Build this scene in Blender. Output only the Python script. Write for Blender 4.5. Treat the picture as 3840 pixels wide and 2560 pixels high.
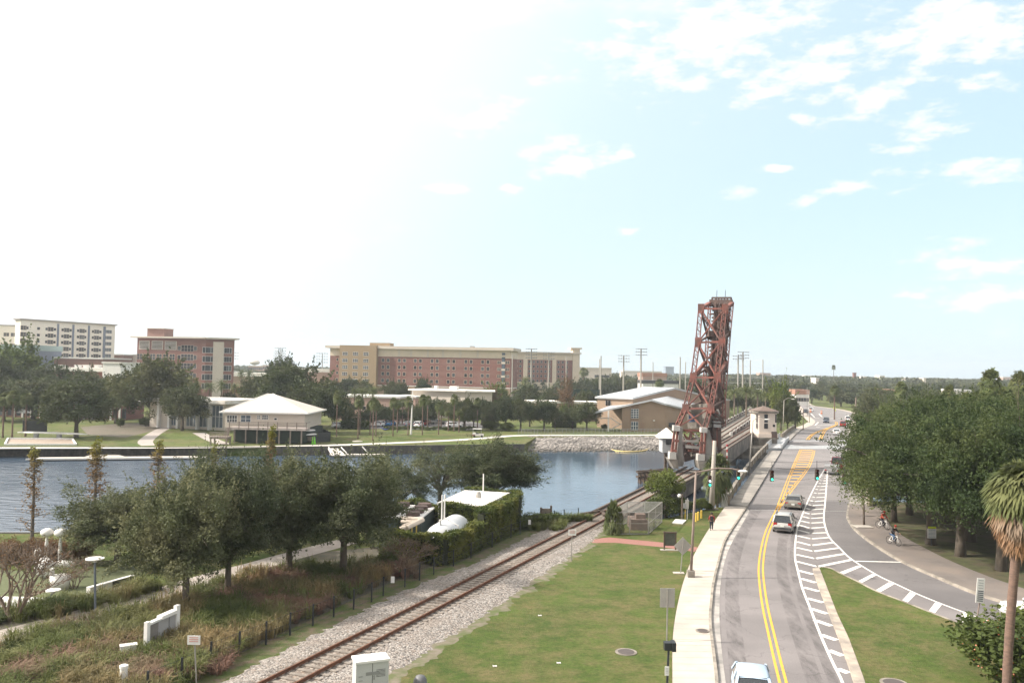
import bpy, bmesh, math, random
import numpy as np
from mathutils import Vector, Matrix, noise as mnoise
R = math.radians
for o in list(bpy.data.objects): bpy.data.objects.remove(o, do_unlink=True)
scene = bpy.context.scene
COL = scene.collection

# ------------------------------------------------------------------ camera
CAMZ = 15.0; FPX = 3102.0; PITCH = R(1.93); ROLL = R(1.1)
cd = bpy.data.cameras.new('camera'); cam = bpy.data.objects.new('camera', cd); COL.objects.link(cam)
cd.sensor_width = 36.0; cd.lens = 36.0 * FPX / 3840.0
cd.clip_start = 0.5; cd.clip_end = 12000
cam.location = (0, 0, CAMZ)
CM = Matrix.Rotation(R(90) + PITCH, 3, 'X') @ Matrix.Rotation(ROLL, 3, 'Z')
cam.rotation_euler = CM.to_euler()
scene.camera = cam

def ray(x, y): return CM @ Vector(((x - 1920) / FPX, -(y - 1280) / FPX, -1.0))
def P(x, y, z=0.0):
    "point of the plane at height z that the photograph shows at (x, y)"
    d = ray(x, y); t = (z - CAMZ) / d.z
    return Vector((d.x * t, d.y * t, z))
def PD(x, y, Y):
    d = ray(x, y); t = Y / d.y
    return Vector((d.x * t, Y, CAMZ + d.z * t))

# ------------------------------------------------------------------ sun, sky, exposure
SUN_AZ, SUN_EL = R(-96), R(38)          # azimuth from +Y, positive to the right
SUN_DIR = Vector((math.sin(SUN_AZ) * math.cos(SUN_EL), math.cos(SUN_AZ) * math.cos(SUN_EL), math.sin(SUN_EL)))
GLOW_DIR = Vector((math.sin(R(-60)) * math.cos(R(38)), math.cos(R(-60)) * math.cos(R(38)), math.sin(R(38))))   # the bright thin-cloud side of the sky
ld = bpy.data.lights.new('sun', 'SUN'); ld.energy = 2.8; ld.angle = R(1.6); ld.color = (1.0, 0.93, 0.84)
sun = bpy.data.objects.new('sun', ld); COL.objects.link(sun)
sun.rotation_euler = SUN_DIR.to_track_quat('Z', 'Y').to_euler()
scene.view_settings.view_transform = 'Standard'; scene.view_settings.look = 'None'
scene.view_settings.exposure = 1.32; scene.view_settings.gamma = 1.0
scene.cycles.max_bounces = 6; scene.cycles.diffuse_bounces = 2; scene.cycles.glossy_bounces = 3
scene.cycles.transmission_bounces = 3; scene.cycles.transparent_max_bounces = 8; scene.cycles.volume_bounces = 0
scene.cycles.use_adaptive_sampling = True; scene.cycles.adaptive_threshold = 0.02

world = bpy.data.worlds.new('World'); scene.world = world; world.use_nodes = True
wn, wl = world.node_tree.nodes, world.node_tree.links
wn.clear()
def N(nodes, kind, **kw):
    n = nodes.new(kind)
    for k, v in kw.items():
        if k.startswith('i_'):
            n.inputs[int(k[2:])].default_value = v
        else: setattr(n, k, v)
    return n
wout = N(wn, 'ShaderNodeOutputWorld'); bg = N(wn, 'ShaderNodeBackground')
wl.new(bg.outputs[0], wout.inputs[0])
sky = N(wn, 'ShaderNodeTexSky', sky_type='NISHITA', sun_disc=False, sun_elevation=SUN_EL, sun_rotation=SUN_AZ,
        altitude=0, air_density=1.0, dust_density=1.6, ozone_density=1.6)
skyg = N(wn, 'ShaderNodeVectorMath', operation='SCALE'); wl.new(sky.outputs[0], skyg.inputs[0]); skyg.inputs[3].default_value = 1.0
SKY_K = 0.115
bg.inputs[1].default_value = SKY_K
tc = N(wn, 'ShaderNodeTexCoord')
sep = N(wn, 'ShaderNodeSeparateXYZ'); wl.new(tc.outputs['Generated'], sep.inputs[0])
def M(op, a, b=None, c=None, clamp=False):
    n = N(wn, 'ShaderNodeMath', operation=op, use_clamp=clamp)
    for i, v in enumerate((a, b, c)):
        if v is None: continue
        if isinstance(v, (int, float)): n.inputs[i].default_value = v
        else: wl.new(v, n.inputs[i])
    return n.outputs[0]
def smooth(v, a, b):
    n = N(wn, 'ShaderNodeMapRange', interpolation_type='SMOOTHSTEP'); wl.new(v, n.inputs[0])
    n.inputs[1].default_value = a; n.inputs[2].default_value = b; return n.outputs[0]
# cloud puffs by direction: azimuth and elevation of each in the sky
az = M('ARCTAN2', sep.outputs[0], sep.outputs[1]); el = M('ARCSINE', sep.outputs[2])
cv = N(wn, 'ShaderNodeCombineXYZ'); wl.new(az, cv.inputs[0]); wl.new(el, cv.inputs[1])
nz = N(wn, 'ShaderNodeTexNoise', noise_dimensions='2D'); nz.inputs['Scale'].default_value = 26; nz.inputs['Detail'].default_value = 9; nz.inputs['Roughness'].default_value = 0.62
nmap = N(wn, 'ShaderNodeMapping'); nmap.inputs['Scale'].default_value = (0.75, 1.9, 1); nmap.inputs['Rotation'].default_value = (0, 0, R(14)); wl.new(cv.outputs[0], nmap.inputs[0]); wl.new(nmap.outputs[0], nz.inputs['Vector'])
nb = N(wn, 'ShaderNodeTexNoise', noise_dimensions='2D'); nb.inputs['Scale'].default_value = 6.5; nb.inputs['Detail'].default_value = 8; nb.inputs['Roughness'].default_value = 0.6
wl.new(nmap.outputs[0], nb.inputs['Vector'])
def dirae(x, y):
    d = ray(x, y).normalized(); return math.atan2(d.x, d.y), math.asin(d.z)
puffs = [(2140, 590, 150, 60, -.05), (2345, 578, 38, 16, 0), (2775, 722, 60, 22, -.12), (3020, 740, 60, 24, -.2), (3180, 700, 110, 22, -.2),
         (3000, 445, 38, 28, 0), (3120, 355, 80, 28, -.25), (3280, 370, 130, 50, -.3), (3450, 490, 120, 46, -.22), (3690, 295, 70, 30, -.1),
         (3640, 640, 170, 36, -.05), (3570, 980, 110, 50, 0), (3720, 1005, 110, 28, -.1), (3690, 1112, 160, 36, 0), (3440, 1112, 50, 14, 0),
         (1680, 702, 90, 18, 0), (1905, 708, 40, 16, 0), (2640, 300, 120, 40, -.2), (3380, 160, 130, 70, -.2), (3560, 120, 240, 110, -.1),
         (2700, 130, 460, 130, -.18), (3060, 250, 240, 60, -.3), (3800, 130, 160, 90, 0), (1830, 440, 120, 60, -.3), (2350, 868, 50, 14, 0), (2920, 630, 50, 12, 0)]
best = None
for (x, y, w, h, rot) in puffs:
    a0, e0 = dirae(x, y)
    mp = N(wn, 'ShaderNodeMapping', vector_type='TEXTURE')
    mp.inputs['Location'].default_value = (a0, e0, 0); mp.inputs['Rotation'].default_value = (0, 0, -rot)
    mp.inputs['Scale'].default_value = (w / FPX, h / FPX, 1)
    wl.new(cv.outputs[0], mp.inputs[0])
    ln = N(wn, 'ShaderNodeVectorMath', operation='LENGTH'); wl.new(mp.outputs[0], ln.inputs[0])
    v = M('SUBTRACT', 1.0, ln.outputs[1])
    best = v if best is None else M('MAXIMUM', best, v)
den = M('ADD', M('MAXIMUM', best, -2.0), M('MULTIPLY', M('SUBTRACT', nz.outputs[0], 0.5), 4.2))
puff_mask = smooth(den, -0.30, 1.15)
# high cloud sheet over the upper part and towards the sun
dt = N(wn, 'ShaderNodeVectorMath', operation='DOT_PRODUCT'); wl.new(tc.outputs['Generated'], dt.inputs[0]); dt.inputs[1].default_value = GLOW_DIR
sheet = M('ADD', M('ADD', smooth(dt.outputs['Value'], 0.45, 0.95), M('MULTIPLY', smooth(el, R(19), R(30)), 0.55)), M('MULTIPLY', M('SUBTRACT', nb.outputs[0], 0.5), 1.5))
sheet_mask = smooth(sheet, 0.26, 0.92)
# unseen cloud overhead and behind the camera, closed to give neutral fill light
behind = smooth(sep.outputs[1], 0.35, -0.25)
mask = M('MAXIMUM', M('MAXIMUM', puff_mask, sheet_mask), M('MAXIMUM', M('MULTIPLY', behind, .8), smooth(el, R(30), R(48))))
# thin haze veil: the clear part of the sky is milky blue and whitens towards the sun and the horizon
veil = M('MAXIMUM', smooth(dt.outputs['Value'], 0.10, 0.85), 0.0)
milk = N(wn, 'ShaderNodeMix', data_type='RGBA'); milk.inputs[0].default_value = 0.75
wl.new(skyg.outputs[0], milk.inputs[6]); milk.inputs[7].default_value = (2.5, 3.2, 3.62, 1)
hz = N(wn, 'ShaderNodeMix', data_type='RGBA')
wl.new(M('MULTIPLY', smooth(el, R(13), R(-1)), 0.55), hz.inputs[0]); wl.new(milk.outputs[2], hz.inputs[6]); hz.inputs[7].default_value = (3.0, 3.5, 3.75, 1)
m2 = N(wn, 'ShaderNodeMix', data_type='RGBA'); wl.new(veil, m2.inputs[0]); wl.new(hz.outputs[2], m2.inputs[6]); m2.inputs[7].default_value = (3.1, 3.62, 3.8, 1)
m2b = N(wn, 'ShaderNodeMix', data_type='RGBA'); wl.new(smooth(dt.outputs['Value'], 0.46, 0.86), m2b.inputs[0]); wl.new(m2.outputs[2], m2b.inputs[6]); m2b.inputs[7].default_value = (4.2, 4.2, 4.2, 1)
m3 = N(wn, 'ShaderNodeMix', data_type='RGBA'); wl.new(M('MULTIPLY', mask, 0.95), m3.inputs[0]); wl.new(m2b.outputs[2], m3.inputs[6]); m3.inputs[7].default_value = (4.15, 4.0, 3.85, 1)
m4 = N(wn, 'ShaderNodeMix', data_type='RGBA'); wl.new(smooth(dt.outputs['Value'], 0.80, 0.99), m4.inputs[0]); wl.new(m3.outputs[2], m4.inputs[6]); m4.inputs[7].default_value = (17, 16, 14.5, 1)  # brighter lobe added out of frame for directional fill light
wl.new(m4.outputs[2], bg.inputs[0])

# ------------------------------------------------------------------ materials
MATS = {}
def mat(name, c1, c2=None, scale=4.0, rough=0.8, bump=0.0, bscale=None, metal=0.0, detail=6, c3=None, scale3=0.5, coord='Object', spec=0.5, stretch=None, lo=0.35, hi=0.65, trans=0.0, rnd=0.0):
    if name in MATS: return MATS[name]
    m = bpy.data.materials.new(name); m.use_nodes = True; MATS[name] = m
    nt = m.node_tree; nd, lk = nt.nodes, nt.links
    b = nd['Principled BSDF']; b.inputs['Roughness'].default_value = rough; b.inputs['Metallic'].default_value = metal
    b.inputs['Specular IOR Level'].default_value = spec
    c1 = tuple(c1) + (1,)
    if c2 is None: c2 = tuple(min(1, v * 0.86) for v in c1[:3])
    c2 = tuple(c2)[:3] + (1,)
    t = N(nd, 'ShaderNodeTexCoord'); src = t.outputs[coord]
    if stretch:
        mp = N(nd, 'ShaderNodeMapping'); mp.inputs['Scale'].default_value = stretch; lk.new(src, mp.inputs[0]); src = mp.outputs[0]
    n = N(nd, 'ShaderNodeTexNoise'); n.inputs['Scale'].default_value = scale; n.inputs['Detail'].default_value = detail; lk.new(src, n.inputs[0])
    mr = N(nd, 'ShaderNodeMapRange'); lk.new(n.outputs[0], mr.inputs[0]); mr.inputs[1].default_value = lo; mr.inputs[2].default_value = hi
    mx = N(nd, 'ShaderNodeMix', data_type='RGBA'); lk.new(mr.outputs[0], mx.inputs[0]); mx.inputs[6].default_value = c1; mx.inputs[7].default_value = c2
    out = mx.outputs[2]
    if c3:
        n3 = N(nd, 'ShaderNodeTexNoise'); n3.inputs['Scale'].default_value = scale3; n3.inputs['Detail'].default_value = 5; lk.new(src, n3.inputs[0])
        mr3 = N(nd, 'ShaderNodeMapRange'); lk.new(n3.outputs[0], mr3.inputs[0]); mr3.inputs[1].default_value = .42; mr3.inputs[2].default_value = .66
        mx3 = N(nd, 'ShaderNodeMix', data_type='RGBA'); lk.new(mr3.outputs[0], mx3.inputs[0]); lk.new(out, mx3.inputs[6]); mx3.inputs[7].default_value = tuple(c3) + (1,)
        out = mx3.outputs[2]
    if rnd:
        oi = N(nd, 'ShaderNodeObjectInfo'); hs = N(nd, 'ShaderNodeHueSaturation')
        a = N(nd, 'ShaderNodeMapRange'); lk.new(oi.outputs['Random'], a.inputs[0]); a.inputs[3].default_value = 1 - rnd; a.inputs[4].default_value = 1 + rnd
        h = N(nd, 'ShaderNodeMapRange'); lk.new(oi.outputs['Random'], h.inputs[0]); h.inputs[3].default_value = 0.5 + rnd * .07; h.inputs[4].default_value = 0.5 - rnd * .07
        lk.new(a.outputs[0], hs.inputs['Value']); lk.new(h.outputs[0], hs.inputs['Hue']); lk.new(out, hs.inputs['Color']); out = hs.outputs[0]
    lk.new(out, b.inputs['Base Color'])
    if bump:
        nb_ = N(nd, 'ShaderNodeTexNoise'); nb_.inputs['Scale'].default_value = bscale or scale * 6; nb_.inputs['Detail'].default_value = 4; lk.new(src, nb_.inputs[0])
        bp = N(nd, 'ShaderNodeBump'); bp.inputs['Strength'].default_value = 1.0; bp.inputs['Distance'].default_value = bump; lk.new(nb_.outputs[0], bp.inputs['Height']); lk.new(bp.outputs[0], b.inputs['Normal'])
    if trans:
        tr = N(nd, 'ShaderNodeBsdfTranslucent'); lk.new(out, tr.inputs[0]); ms = N(nd, 'ShaderNodeMixShader'); ms.inputs[0].default_value = trans
        lk.new(b.outputs[0], ms.inputs[1]); lk.new(tr.outputs[0], ms.inputs[2]); lk.new(ms.outputs[0], nd['Material Output'].inputs[0])
    return m

# ------------------------------------------------------------------ mesh building
class MB:
    def __init__(s): s.v = []; s.f = []
    def add(s, vs, fs):
        k = len(s.v); s.v += [tuple(p) for p in vs]; s.f += [tuple(i + k for i in f) for f in fs]; return s
    def quad(s, a, b, c, d): return s.add([a, b, c, d], [(0, 1, 2, 3)])
    def tri(s, a, b, c): return s.add([a, b, c], [(0, 1, 2)])
    def box(s, cx, cy, cz, sx, sy, sz, rz=0.0, taper=1.0):
        vs = []
        c, n = math.cos(rz), math.sin(rz)
        for dz in (-.5, .5):
            k = taper if dz > 0 else 1.0
            for dx, dy in ((-.5, -.5), (.5, -.5), (.5, .5), (-.5, .5)):
                x, y = dx * sx * k, dy * sy * k
                vs.append((cx + x * c - y * n, cy + x * n + y * c, cz + dz * sz))
        return s.add(vs, [(3, 2, 1, 0), (4, 5, 6, 7), (0, 1, 5, 4), (1, 2, 6, 5), (2, 3, 7, 6), (3, 0, 4, 7)])
    def bb(s, x0, x1, y0, y1, z0, z1): return s.box((x0 + x1) / 2, (y0 + y1) / 2, (z0 + z1) / 2, x1 - x0, y1 - y0, z1 - z0)
    def bar(s, a, b, w, h=None, side=None):
        a, b = Vector(a), Vector(b); d = b - a
        if d.length < 1e-6: return s
        d.normalize(); h = w if h is None else h
        u = Vector((0, 0, 1)) if abs(d.z) < .98 else Vector((0, 1, 0))
        if side is not None: u = Vector(side)
        l = d.cross(u).normalized(); u = l.cross(d).normalized()
        vs = [p + l * (i * w / 2) + u * (j * h / 2) for p in (a, b) for i, j in ((-1, -1), (1, -1), (1, 1), (-1, 1))]
        return s.add(vs, [(3, 2, 1, 0), (4, 5, 6, 7), (0, 1, 5, 4), (1, 2, 6, 5), (2, 3, 7, 6), (3, 0, 4, 7)])
    def tube(s, pts, r, n=8, cap=True):
        pts = [Vector(p) for p in pts]; m = len(pts)
        rs = r if isinstance(r, (list, tuple)) else [r] * m
        vs = []; fs = []; pu = None
        for i, p in enumerate(pts):
            d = (pts[min(i + 1, m - 1)] - pts[max(i - 1, 0)])
            d = d.normalized() if d.length > 1e-9 else Vector((0, 0, 1))
            u = pu if pu is not None else (Vector((0, 0, 1)) if abs(d.z) < .9 else Vector((1, 0, 0)))
            u = (u - d * u.dot(d));
            if u.length < 1e-4: u = Vector((1, 0, 0)) if abs(d.x) < .9 else Vector((0, 1, 0)); u = (u - d * u.dot(d))
            u.normalize(); pu = u; l = d.cross(u)
            for k in range(n):
                a = 2 * math.pi * k / n; vs.append(p + (u * math.cos(a) + l * math.sin(a)) * rs[i])
        for i in range(m - 1):
            for k in range(n):
                a, b = i * n + k, i * n + (k + 1) % n; fs.append((a, b, b + n, a + n))
        if cap: fs.append(tuple(range(n))[::-1]); fs.append(tuple((m - 1) * n + k for k in range(n)))
        return s.add(vs, fs)
    def lathe(s, cx, cy, prof, n=16):
        return s.tube([(cx, cy, z) for r, z in prof], [r for r, z in prof], n) if False else s._lathe(cx, cy, prof, n)
    def _lathe(s, cx, cy, prof, n):
        vs = []; fs = []
        for r, z in prof:
            for k in range(n):
                a = 2 * math.pi * k / n; vs.append((cx + r * math.cos(a), cy + r * math.sin(a), z))
        for i in range(len(prof) - 1):
            for k in range(n):
                a, b = i * n + k, i * n + (k + 1) % n; fs.append((a, b, b + n, a + n))
        fs.append(tuple(range(n))[::-1]); fs.append(tuple((len(prof) - 1) * n + k for k in range(n)))
        return s.add(vs, fs)
    def prism(s, poly, z0, z1):
        "vertical prism over a 2-D outline (z0/z1 numbers or per-vertex lists)"
        n = len(poly); A = sum(poly[i][0] * poly[(i + 1) % n][1] - poly[(i + 1) % n][0] * poly[i][1] for i in range(n))
        if A < 0:
            poly = list(poly)[::-1]
            if isinstance(z1, (list, tuple)): z1 = list(z1)[::-1]
            if isinstance(z0, (list, tuple)): z0 = list(z0)[::-1]
        g = lambda z, i: z[i] if isinstance(z, (list, tuple)) else z
        vs = [(poly[i][0], poly[i][1], g(z0, i)) for i in range(n)] + [(poly[i][0], poly[i][1], g(z1, i)) for i in range(n)]
        fs = [tuple(range(n))[::-1], tuple(range(n, 2 * n))] + [(i, (i + 1) % n, (i + 1) % n + n, i + n) for i in range(n)]
        return s.add(vs, fs)
    def sphere(s, c, r, n=12, m=8, sq=(1, 1, 1)):
        vs = []; fs = []
        for i in range(m + 1):
            t = math.pi * i / m
            for k in range(n):
                a = 2 * math.pi * k / n
                vs.append((c[0] + r * sq[0] * math.sin(t) * math.cos(a), c[1] + r * sq[1] * math.sin(t) * math.sin(a), c[2] + r * sq[2] * math.cos(t)))
        for i in range(m):
            for k in range(n):
                a, b = i * n + k, i * n + (k + 1) % n; fs.append((a, a + n, b + n, b))
        return s.add(vs, fs)
    def build(s, name, m, parent=None, smooth=False, origin=None, loc=None):
        me = bpy.data.meshes.new(name)
        v = s.v
        if origin is not None: ox, oy, oz = origin; v = [(a - ox, b - oy, c - oz) for a, b, c in v]
        me.from_pydata(v, [], s.f); me.validate(clean_customdata=False)
        me.materials.append(m)
        if smooth: me.polygons.foreach_set('use_smooth', [True] * len(me.polygons))
        return link(name, me, parent, origin or loc)
def link(name, me, parent=None, loc=None):
    o = bpy.data.objects.new(name, me); COL.objects.link(o)
    if parent is not None: o.parent = parent
    if loc is not None: o.location = loc
    return o
def np_mesh(name, V, F, m, smooth=False):
    me = bpy.data.meshes.new(name); V = np.asarray(V, np.float32); F = np.asarray(F, np.int32)
    me.vertices.add(len(V)); me.vertices.foreach_set('co', V.ravel())
    k = F.shape[1]; me.loops.add(F.size); me.loops.foreach_set('vertex_index', F.ravel())
    me.polygons.add(len(F)); me.polygons.foreach_set('loop_start', np.arange(0, F.size, k, dtype=np.int32)); me.polygons.foreach_set('loop_total', np.full(len(F), k, np.int32))
    if smooth: me.polygons.foreach_set('use_smooth', np.ones(len(F), bool))
    me.materials.append(m); me.update(calc_edges=True); return me
def tag(o, label=None, cat=None, group=None, kind=None):
    if label: o['label'] = label
    if cat: o['category'] = cat
    if group: o['group'] = group
    if kind: o['kind'] = kind
    return o
def thing(name, label, cat, loc=(0, 0, 0), rz=0.0, group=None):
    o = bpy.data.objects.new(name, None); COL.objects.link(o); o.location = loc; o.rotation_euler = (0, 0, rz); o.empty_display_size = .3
    return tag(o, label, cat, group)
def dup(root, loc, rz=None, label=None, group=None, scale=None):
    r = root.copy(); COL.objects.link(r); r.location = loc
    if rz is not None: r.rotation_euler = (0, 0, rz)
    if scale is not None: r.scale = scale
    if label: r['label'] = label
    if group: r['group'] = group
    for ch in root.children:
        c = ch.copy(); COL.objects.link(c); c.parent = r
        for g in ch.children:
            d = g.copy(); COL.objects.link(d); d.parent = c
    return r
def struct(o): o['kind'] = 'structure'; return o
def smooth_line(pts, n=4):
    "Catmull-Rom through 2-D/3-D points"
    pts = [Vector(p) for p in pts]; out = []
    for i in range(len(pts) - 1):
        p0, p1, p2, p3 = pts[max(i - 1, 0)], pts[i], pts[i + 1], pts[min(i + 2, len(pts) - 1)]
        for k in range(n):
            t = k / n
            out.append(0.5 * ((2 * p1) + (p2 - p0) * t + (2 * p0 - 5 * p1 + 4 * p2 - p3) * t * t + (3 * p1 - p0 - 3 * p2 + p3) * t ** 3))
    out.append(pts[-1]); return out
def offset(line, d):
    out = []
    for i, p in enumerate(line):
        t = line[min(i + 1, len(line) - 1)] - line[max(i - 1, 0)]; t.z = 0; t.normalize()
        out.append(p + Vector((t.y, -t.x, 0)) * d)
    return out
def strip(a, b, dz=0.0):
    m = MB(); vs = []
    for p, q in zip(a, b): vs += [(p.x, p.y, p.z + dz), (q.x, q.y, q.z + dz)]
    return m.add(vs, [(2 * i, 2 * i + 1, 2 * i + 3, 2 * i + 2) for i in range(len(a) - 1)])
def resample(line, n):
    L = [0]
    for i in range(1, len(line)): L.append(L[-1] + (line[i] - line[i - 1]).length)
    out = []; j = 0
    for k in range(n):
        s_ = L[-1] * k / (n - 1)
        while j < len(line) - 2 and L[j + 1] < s_: j += 1
        t = (s_ - L[j]) / max(1e-9, L[j + 1] - L[j]); out.append(line[j].lerp(line[j + 1], min(1, t)))
    return out
# ------------------------------------------------------------------ the setting: land, water, road
FARZ, WATERZ = -0.9, -2.5
def zr(Y): return 0.0 if Y < 185 else (FARZ + .02 if Y > 235 else (FARZ + .02) * (Y - 185) / 50)
def PR(x, y, dz=0.0):
    z = 0.0
    for _ in range(12):
        p = P(x, y, z + dz); z = zr(p.y)
    return Vector((p.x, p.y, z + dz))
def PL(pts, z=0.0): return [P(x, y, z) for x, y in pts]
def PRL(pts, dz=0.0): return [PR(x, y, dz) for x, y in pts]

def turf(name, a, b_, dry, grain=9.0, k=1.0):
    m = bpy.data.materials.new(name); m.use_nodes = True; nd, lk = m.node_tree.nodes, m.node_tree.links; bs = nd['Principled BSDF']; bs.inputs['Roughness'].default_value = .95; bs.inputs['Specular IOR Level'].default_value = .15
    t = N(nd, 'ShaderNodeTexCoord')
    def nz_(sc, det, rough=.6, st=(1, 1, 1)):
        mp = N(nd, 'ShaderNodeMapping'); mp.inputs['Scale'].default_value = st; lk.new(t.outputs['Object'], mp.inputs[0]); n = N(nd, 'ShaderNodeTexNoise'); n.inputs['Scale'].default_value = sc; n.inputs['Detail'].default_value = det; n.inputs['Roughness'].default_value = rough; lk.new(mp.outputs[0], n.inputs[0]); return n.outputs[0]
    def rng_(v, a0, a1, b0=0., b1=1.): r = N(nd, 'ShaderNodeMapRange'); lk.new(v, r.inputs[0]); r.inputs[1].default_value = a0; r.inputs[2].default_value = a1; r.inputs[3].default_value = b0; r.inputs[4].default_value = b1; return r.outputs[0]
    def mix_(f, x, y):
        q = N(nd, 'ShaderNodeMix', data_type='RGBA'); lk.new(f, q.inputs[0])
        for i, v in ((6, x), (7, y)):
            if isinstance(v, tuple): q.inputs[i].default_value = v + (1,)
            else: lk.new(v, q.inputs[i])
        return q.outputs[2]
    c = mix_(rng_(nz_(.16 * k, 8, .65), .38, .62), a, b_)
    c = mix_(rng_(nz_(.38 * k, 12, .80), .44, .62, 0, .85), c, dry); c = mix_(rng_(nz_(.9 * k, 8, .7, (1, 1.7, 1)), .50, .68, 0, .6), c, tuple(v * .75 for v in b_))
    c = mix_(rng_(nz_(2.6 * k, 8, .75, (1, 1.6, 1)), .50, .80, 0, .55), c, tuple(v * .8 + .02 for v in dry))
    g = rng_(nz_(grain * .55, 9, .85), .34, .66, .68, 1.32); v = N(nd, 'ShaderNodeVectorMath', operation='SCALE'); lk.new(c, v.inputs[0]); lk.new(g, v.inputs[3]); lk.new(v.outputs[0], bs.inputs['Base Color'])
    bp = N(nd, 'ShaderNodeBump'); bp.inputs['Distance'].default_value = .06; lk.new(nz_(grain * 1.6, 5, .7), bp.inputs['Height']); lk.new(bp.outputs[0], bs.inputs['Normal']); return m
g_lawn = turf('lawn', (.086, .120, .028), (.056, .088, .020), (.160, .130, .062))
g_lawn_old = mat('lawn_plain', (.105, .135, .030), (.060, .098, .020), scale=.55, rough=.95, bump=.05, bscale=30, c3=(.15, .135, .055), scale3=.16, detail=10)
g_far = turf('far_lawn', (.095, .125, .03), (.065, .10, .024), (.15, .125, .065), 3.0, .35)
g_soil = mat('soil', (.10, .085, .06), (.065, .062, .045), scale=1.2, rough=1)
m_bank = mat('bank_wall', (.05, .045, .04), (.10, .09, .075), scale=1.6, rough=.9, stretch=(1, 1, .4))
m_conc = mat('concrete', (.46, .42, .37), (.37, .34, .30), scale=1.4, rough=.85, bump=.004, bscale=40)
m_conc2 = mat('old_concrete', (.30, .27, .23), (.20, .18, .15), scale=1.1, rough=.9, bump=.01, bscale=14, c3=(.14, .12, .10), scale3=.7)
m_asph = mat('asphalt', (.205, .187, .183), (.175, .160, .158), scale=.22, rough=.85, bump=.004, bscale=60, c3=(.15, .138, .138), scale3=.13, detail=12)
def asphalt(name, a, b_, seed=0.0):
    m = mat(name, a, b_, scale=.22, rough=.85, bump=.006, bscale=45, c3=tuple(v * .82 for v in b_), scale3=.11, detail=12); nd, lk = m.node_tree.nodes, m.node_tree.links; bs = nd['Principled BSDF']; src = bs.inputs['Base Color'].links[0].from_socket
    t = N(nd, 'ShaderNodeTexCoord'); n = N(nd, 'ShaderNodeTexNoise'); n.inputs['Scale'].default_value = 14; n.inputs['Detail'].default_value = 6; n.inputs['Roughness'].default_value = .8; lk.new(t.outputs['Object'], n.inputs[0])
    r = N(nd, 'ShaderNodeMapRange'); lk.new(n.outputs[0], r.inputs[0]); r.inputs[1].default_value = .3; r.inputs[2].default_value = .7; r.inputs[3].default_value = .82; r.inputs[4].default_value = 1.18
    v = N(nd, 'ShaderNodeTexVoronoi', feature='DISTANCE_TO_EDGE'); v.inputs['Scale'].default_value = .16; w = N(nd, 'ShaderNodeTexNoise'); w.inputs['Scale'].default_value = .9; w.inputs['Detail'].default_value = 6; lk.new(t.outputs['Object'], w.inputs[0])
    ad = N(nd, 'ShaderNodeVectorMath', operation='ADD'); sc = N(nd, 'ShaderNodeVectorMath', operation='SCALE'); sc.inputs[3].default_value = 1.6; lk.new(w.outputs['Color'], sc.inputs[0]); lk.new(t.outputs['Object'], ad.inputs[0]); lk.new(sc.outputs[0], ad.inputs[1]); lk.new(ad.outputs[0], v.inputs['Vector'])
    cr = N(nd, 'ShaderNodeMapRange'); lk.new(v.outputs[0], cr.inputs[0]); cr.inputs[1].default_value = .002; cr.inputs[2].default_value = .006; cr.inputs[3].default_value = .72; cr.inputs[4].default_value = 1.0
    mu = N(nd, 'ShaderNodeMath', operation='MULTIPLY'); lk.new(r.outputs[0], mu.inputs[0]); lk.new(cr.outputs[0], mu.inputs[1]); sv = N(nd, 'ShaderNodeVectorMath', operation='SCALE'); lk.new(src, sv.inputs[0]); lk.new(mu.outputs[0], sv.inputs[3]); lk.new(sv.outputs[0], bs.inputs['Base Color']); return m
m_asph = asphalt('road_asphalt', (.215, .195, .192), (.180, .164, .162))
m_asph_d = asphalt('ramp_asphalt', (.165, .152, .15), (.14, .13, .13))
m_ballast = None
def gravel(name, cols, scale, bump):
    m = bpy.data.materials.new(name); m.use_nodes = True; nt = m.node_tree; nd, lk = nt.nodes, nt.links
    b = nd['Principled BSDF']; b.inputs['Roughness'].default_value = .95
    t = N(nd, 'ShaderNodeTexCoord'); v = N(nd, 'ShaderNodeTexVoronoi'); v.inputs['Scale'].default_value = scale; lk.new(t.outputs['Object'], v.inputs['Vector'])
    sp = N(nd, 'ShaderNodeSeparateColor'); lk.new(v.outputs['Color'], sp.inputs[0])
    cr = N(nd, 'ShaderNodeValToRGB'); lk.new(sp.outputs[0], cr.inputs[0])
    els = cr.color_ramp.elements
    els[0].color = cols[0] + (1,); els[1].color = cols[-1] + (1,)
    for i, c in enumerate(cols[1:-1]): e = els.new((i + 1) / (len(cols) - 1)); e.color = c + (1,)
    n = N(nd, 'ShaderNodeTexNoise'); n.inputs['Scale'].default_value = .5; lk.new(t.outputs['Object'], n.inputs[0])
    mr = N(nd, 'ShaderNodeMapRange'); lk.new(n.outputs[0], mr.inputs[0]); mr.inputs[1].default_value = .5; mr.inputs[2].default_value = .75; mr.inputs[4].default_value = .6
    mx = N(nd, 'ShaderNodeMix', data_type='RGBA'); lk.new(mr.outputs[0], mx.inputs[0]); lk.new(cr.outputs[0], mx.inputs[6]); mx.inputs[7].default_value = (.20, .16, .13, 1)
    lk.new(mx.outputs[2], b.inputs['Base Color'])
    bp = N(nd, 'ShaderNodeBump'); bp.inputs['Distance'].default_value = bump; bp.invert = True; lk.new(v.outputs['Distance'], bp.inputs['Height']); lk.new(bp.outputs[0], b.inputs['Normal'])
    return m
m_ballast = gravel('ballast', [(.09, .08, .07), (.18, .16, .145), (.26, .235, .21), (.38, .35, .32), (.22, .17, .135)], 10, .06)

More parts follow.
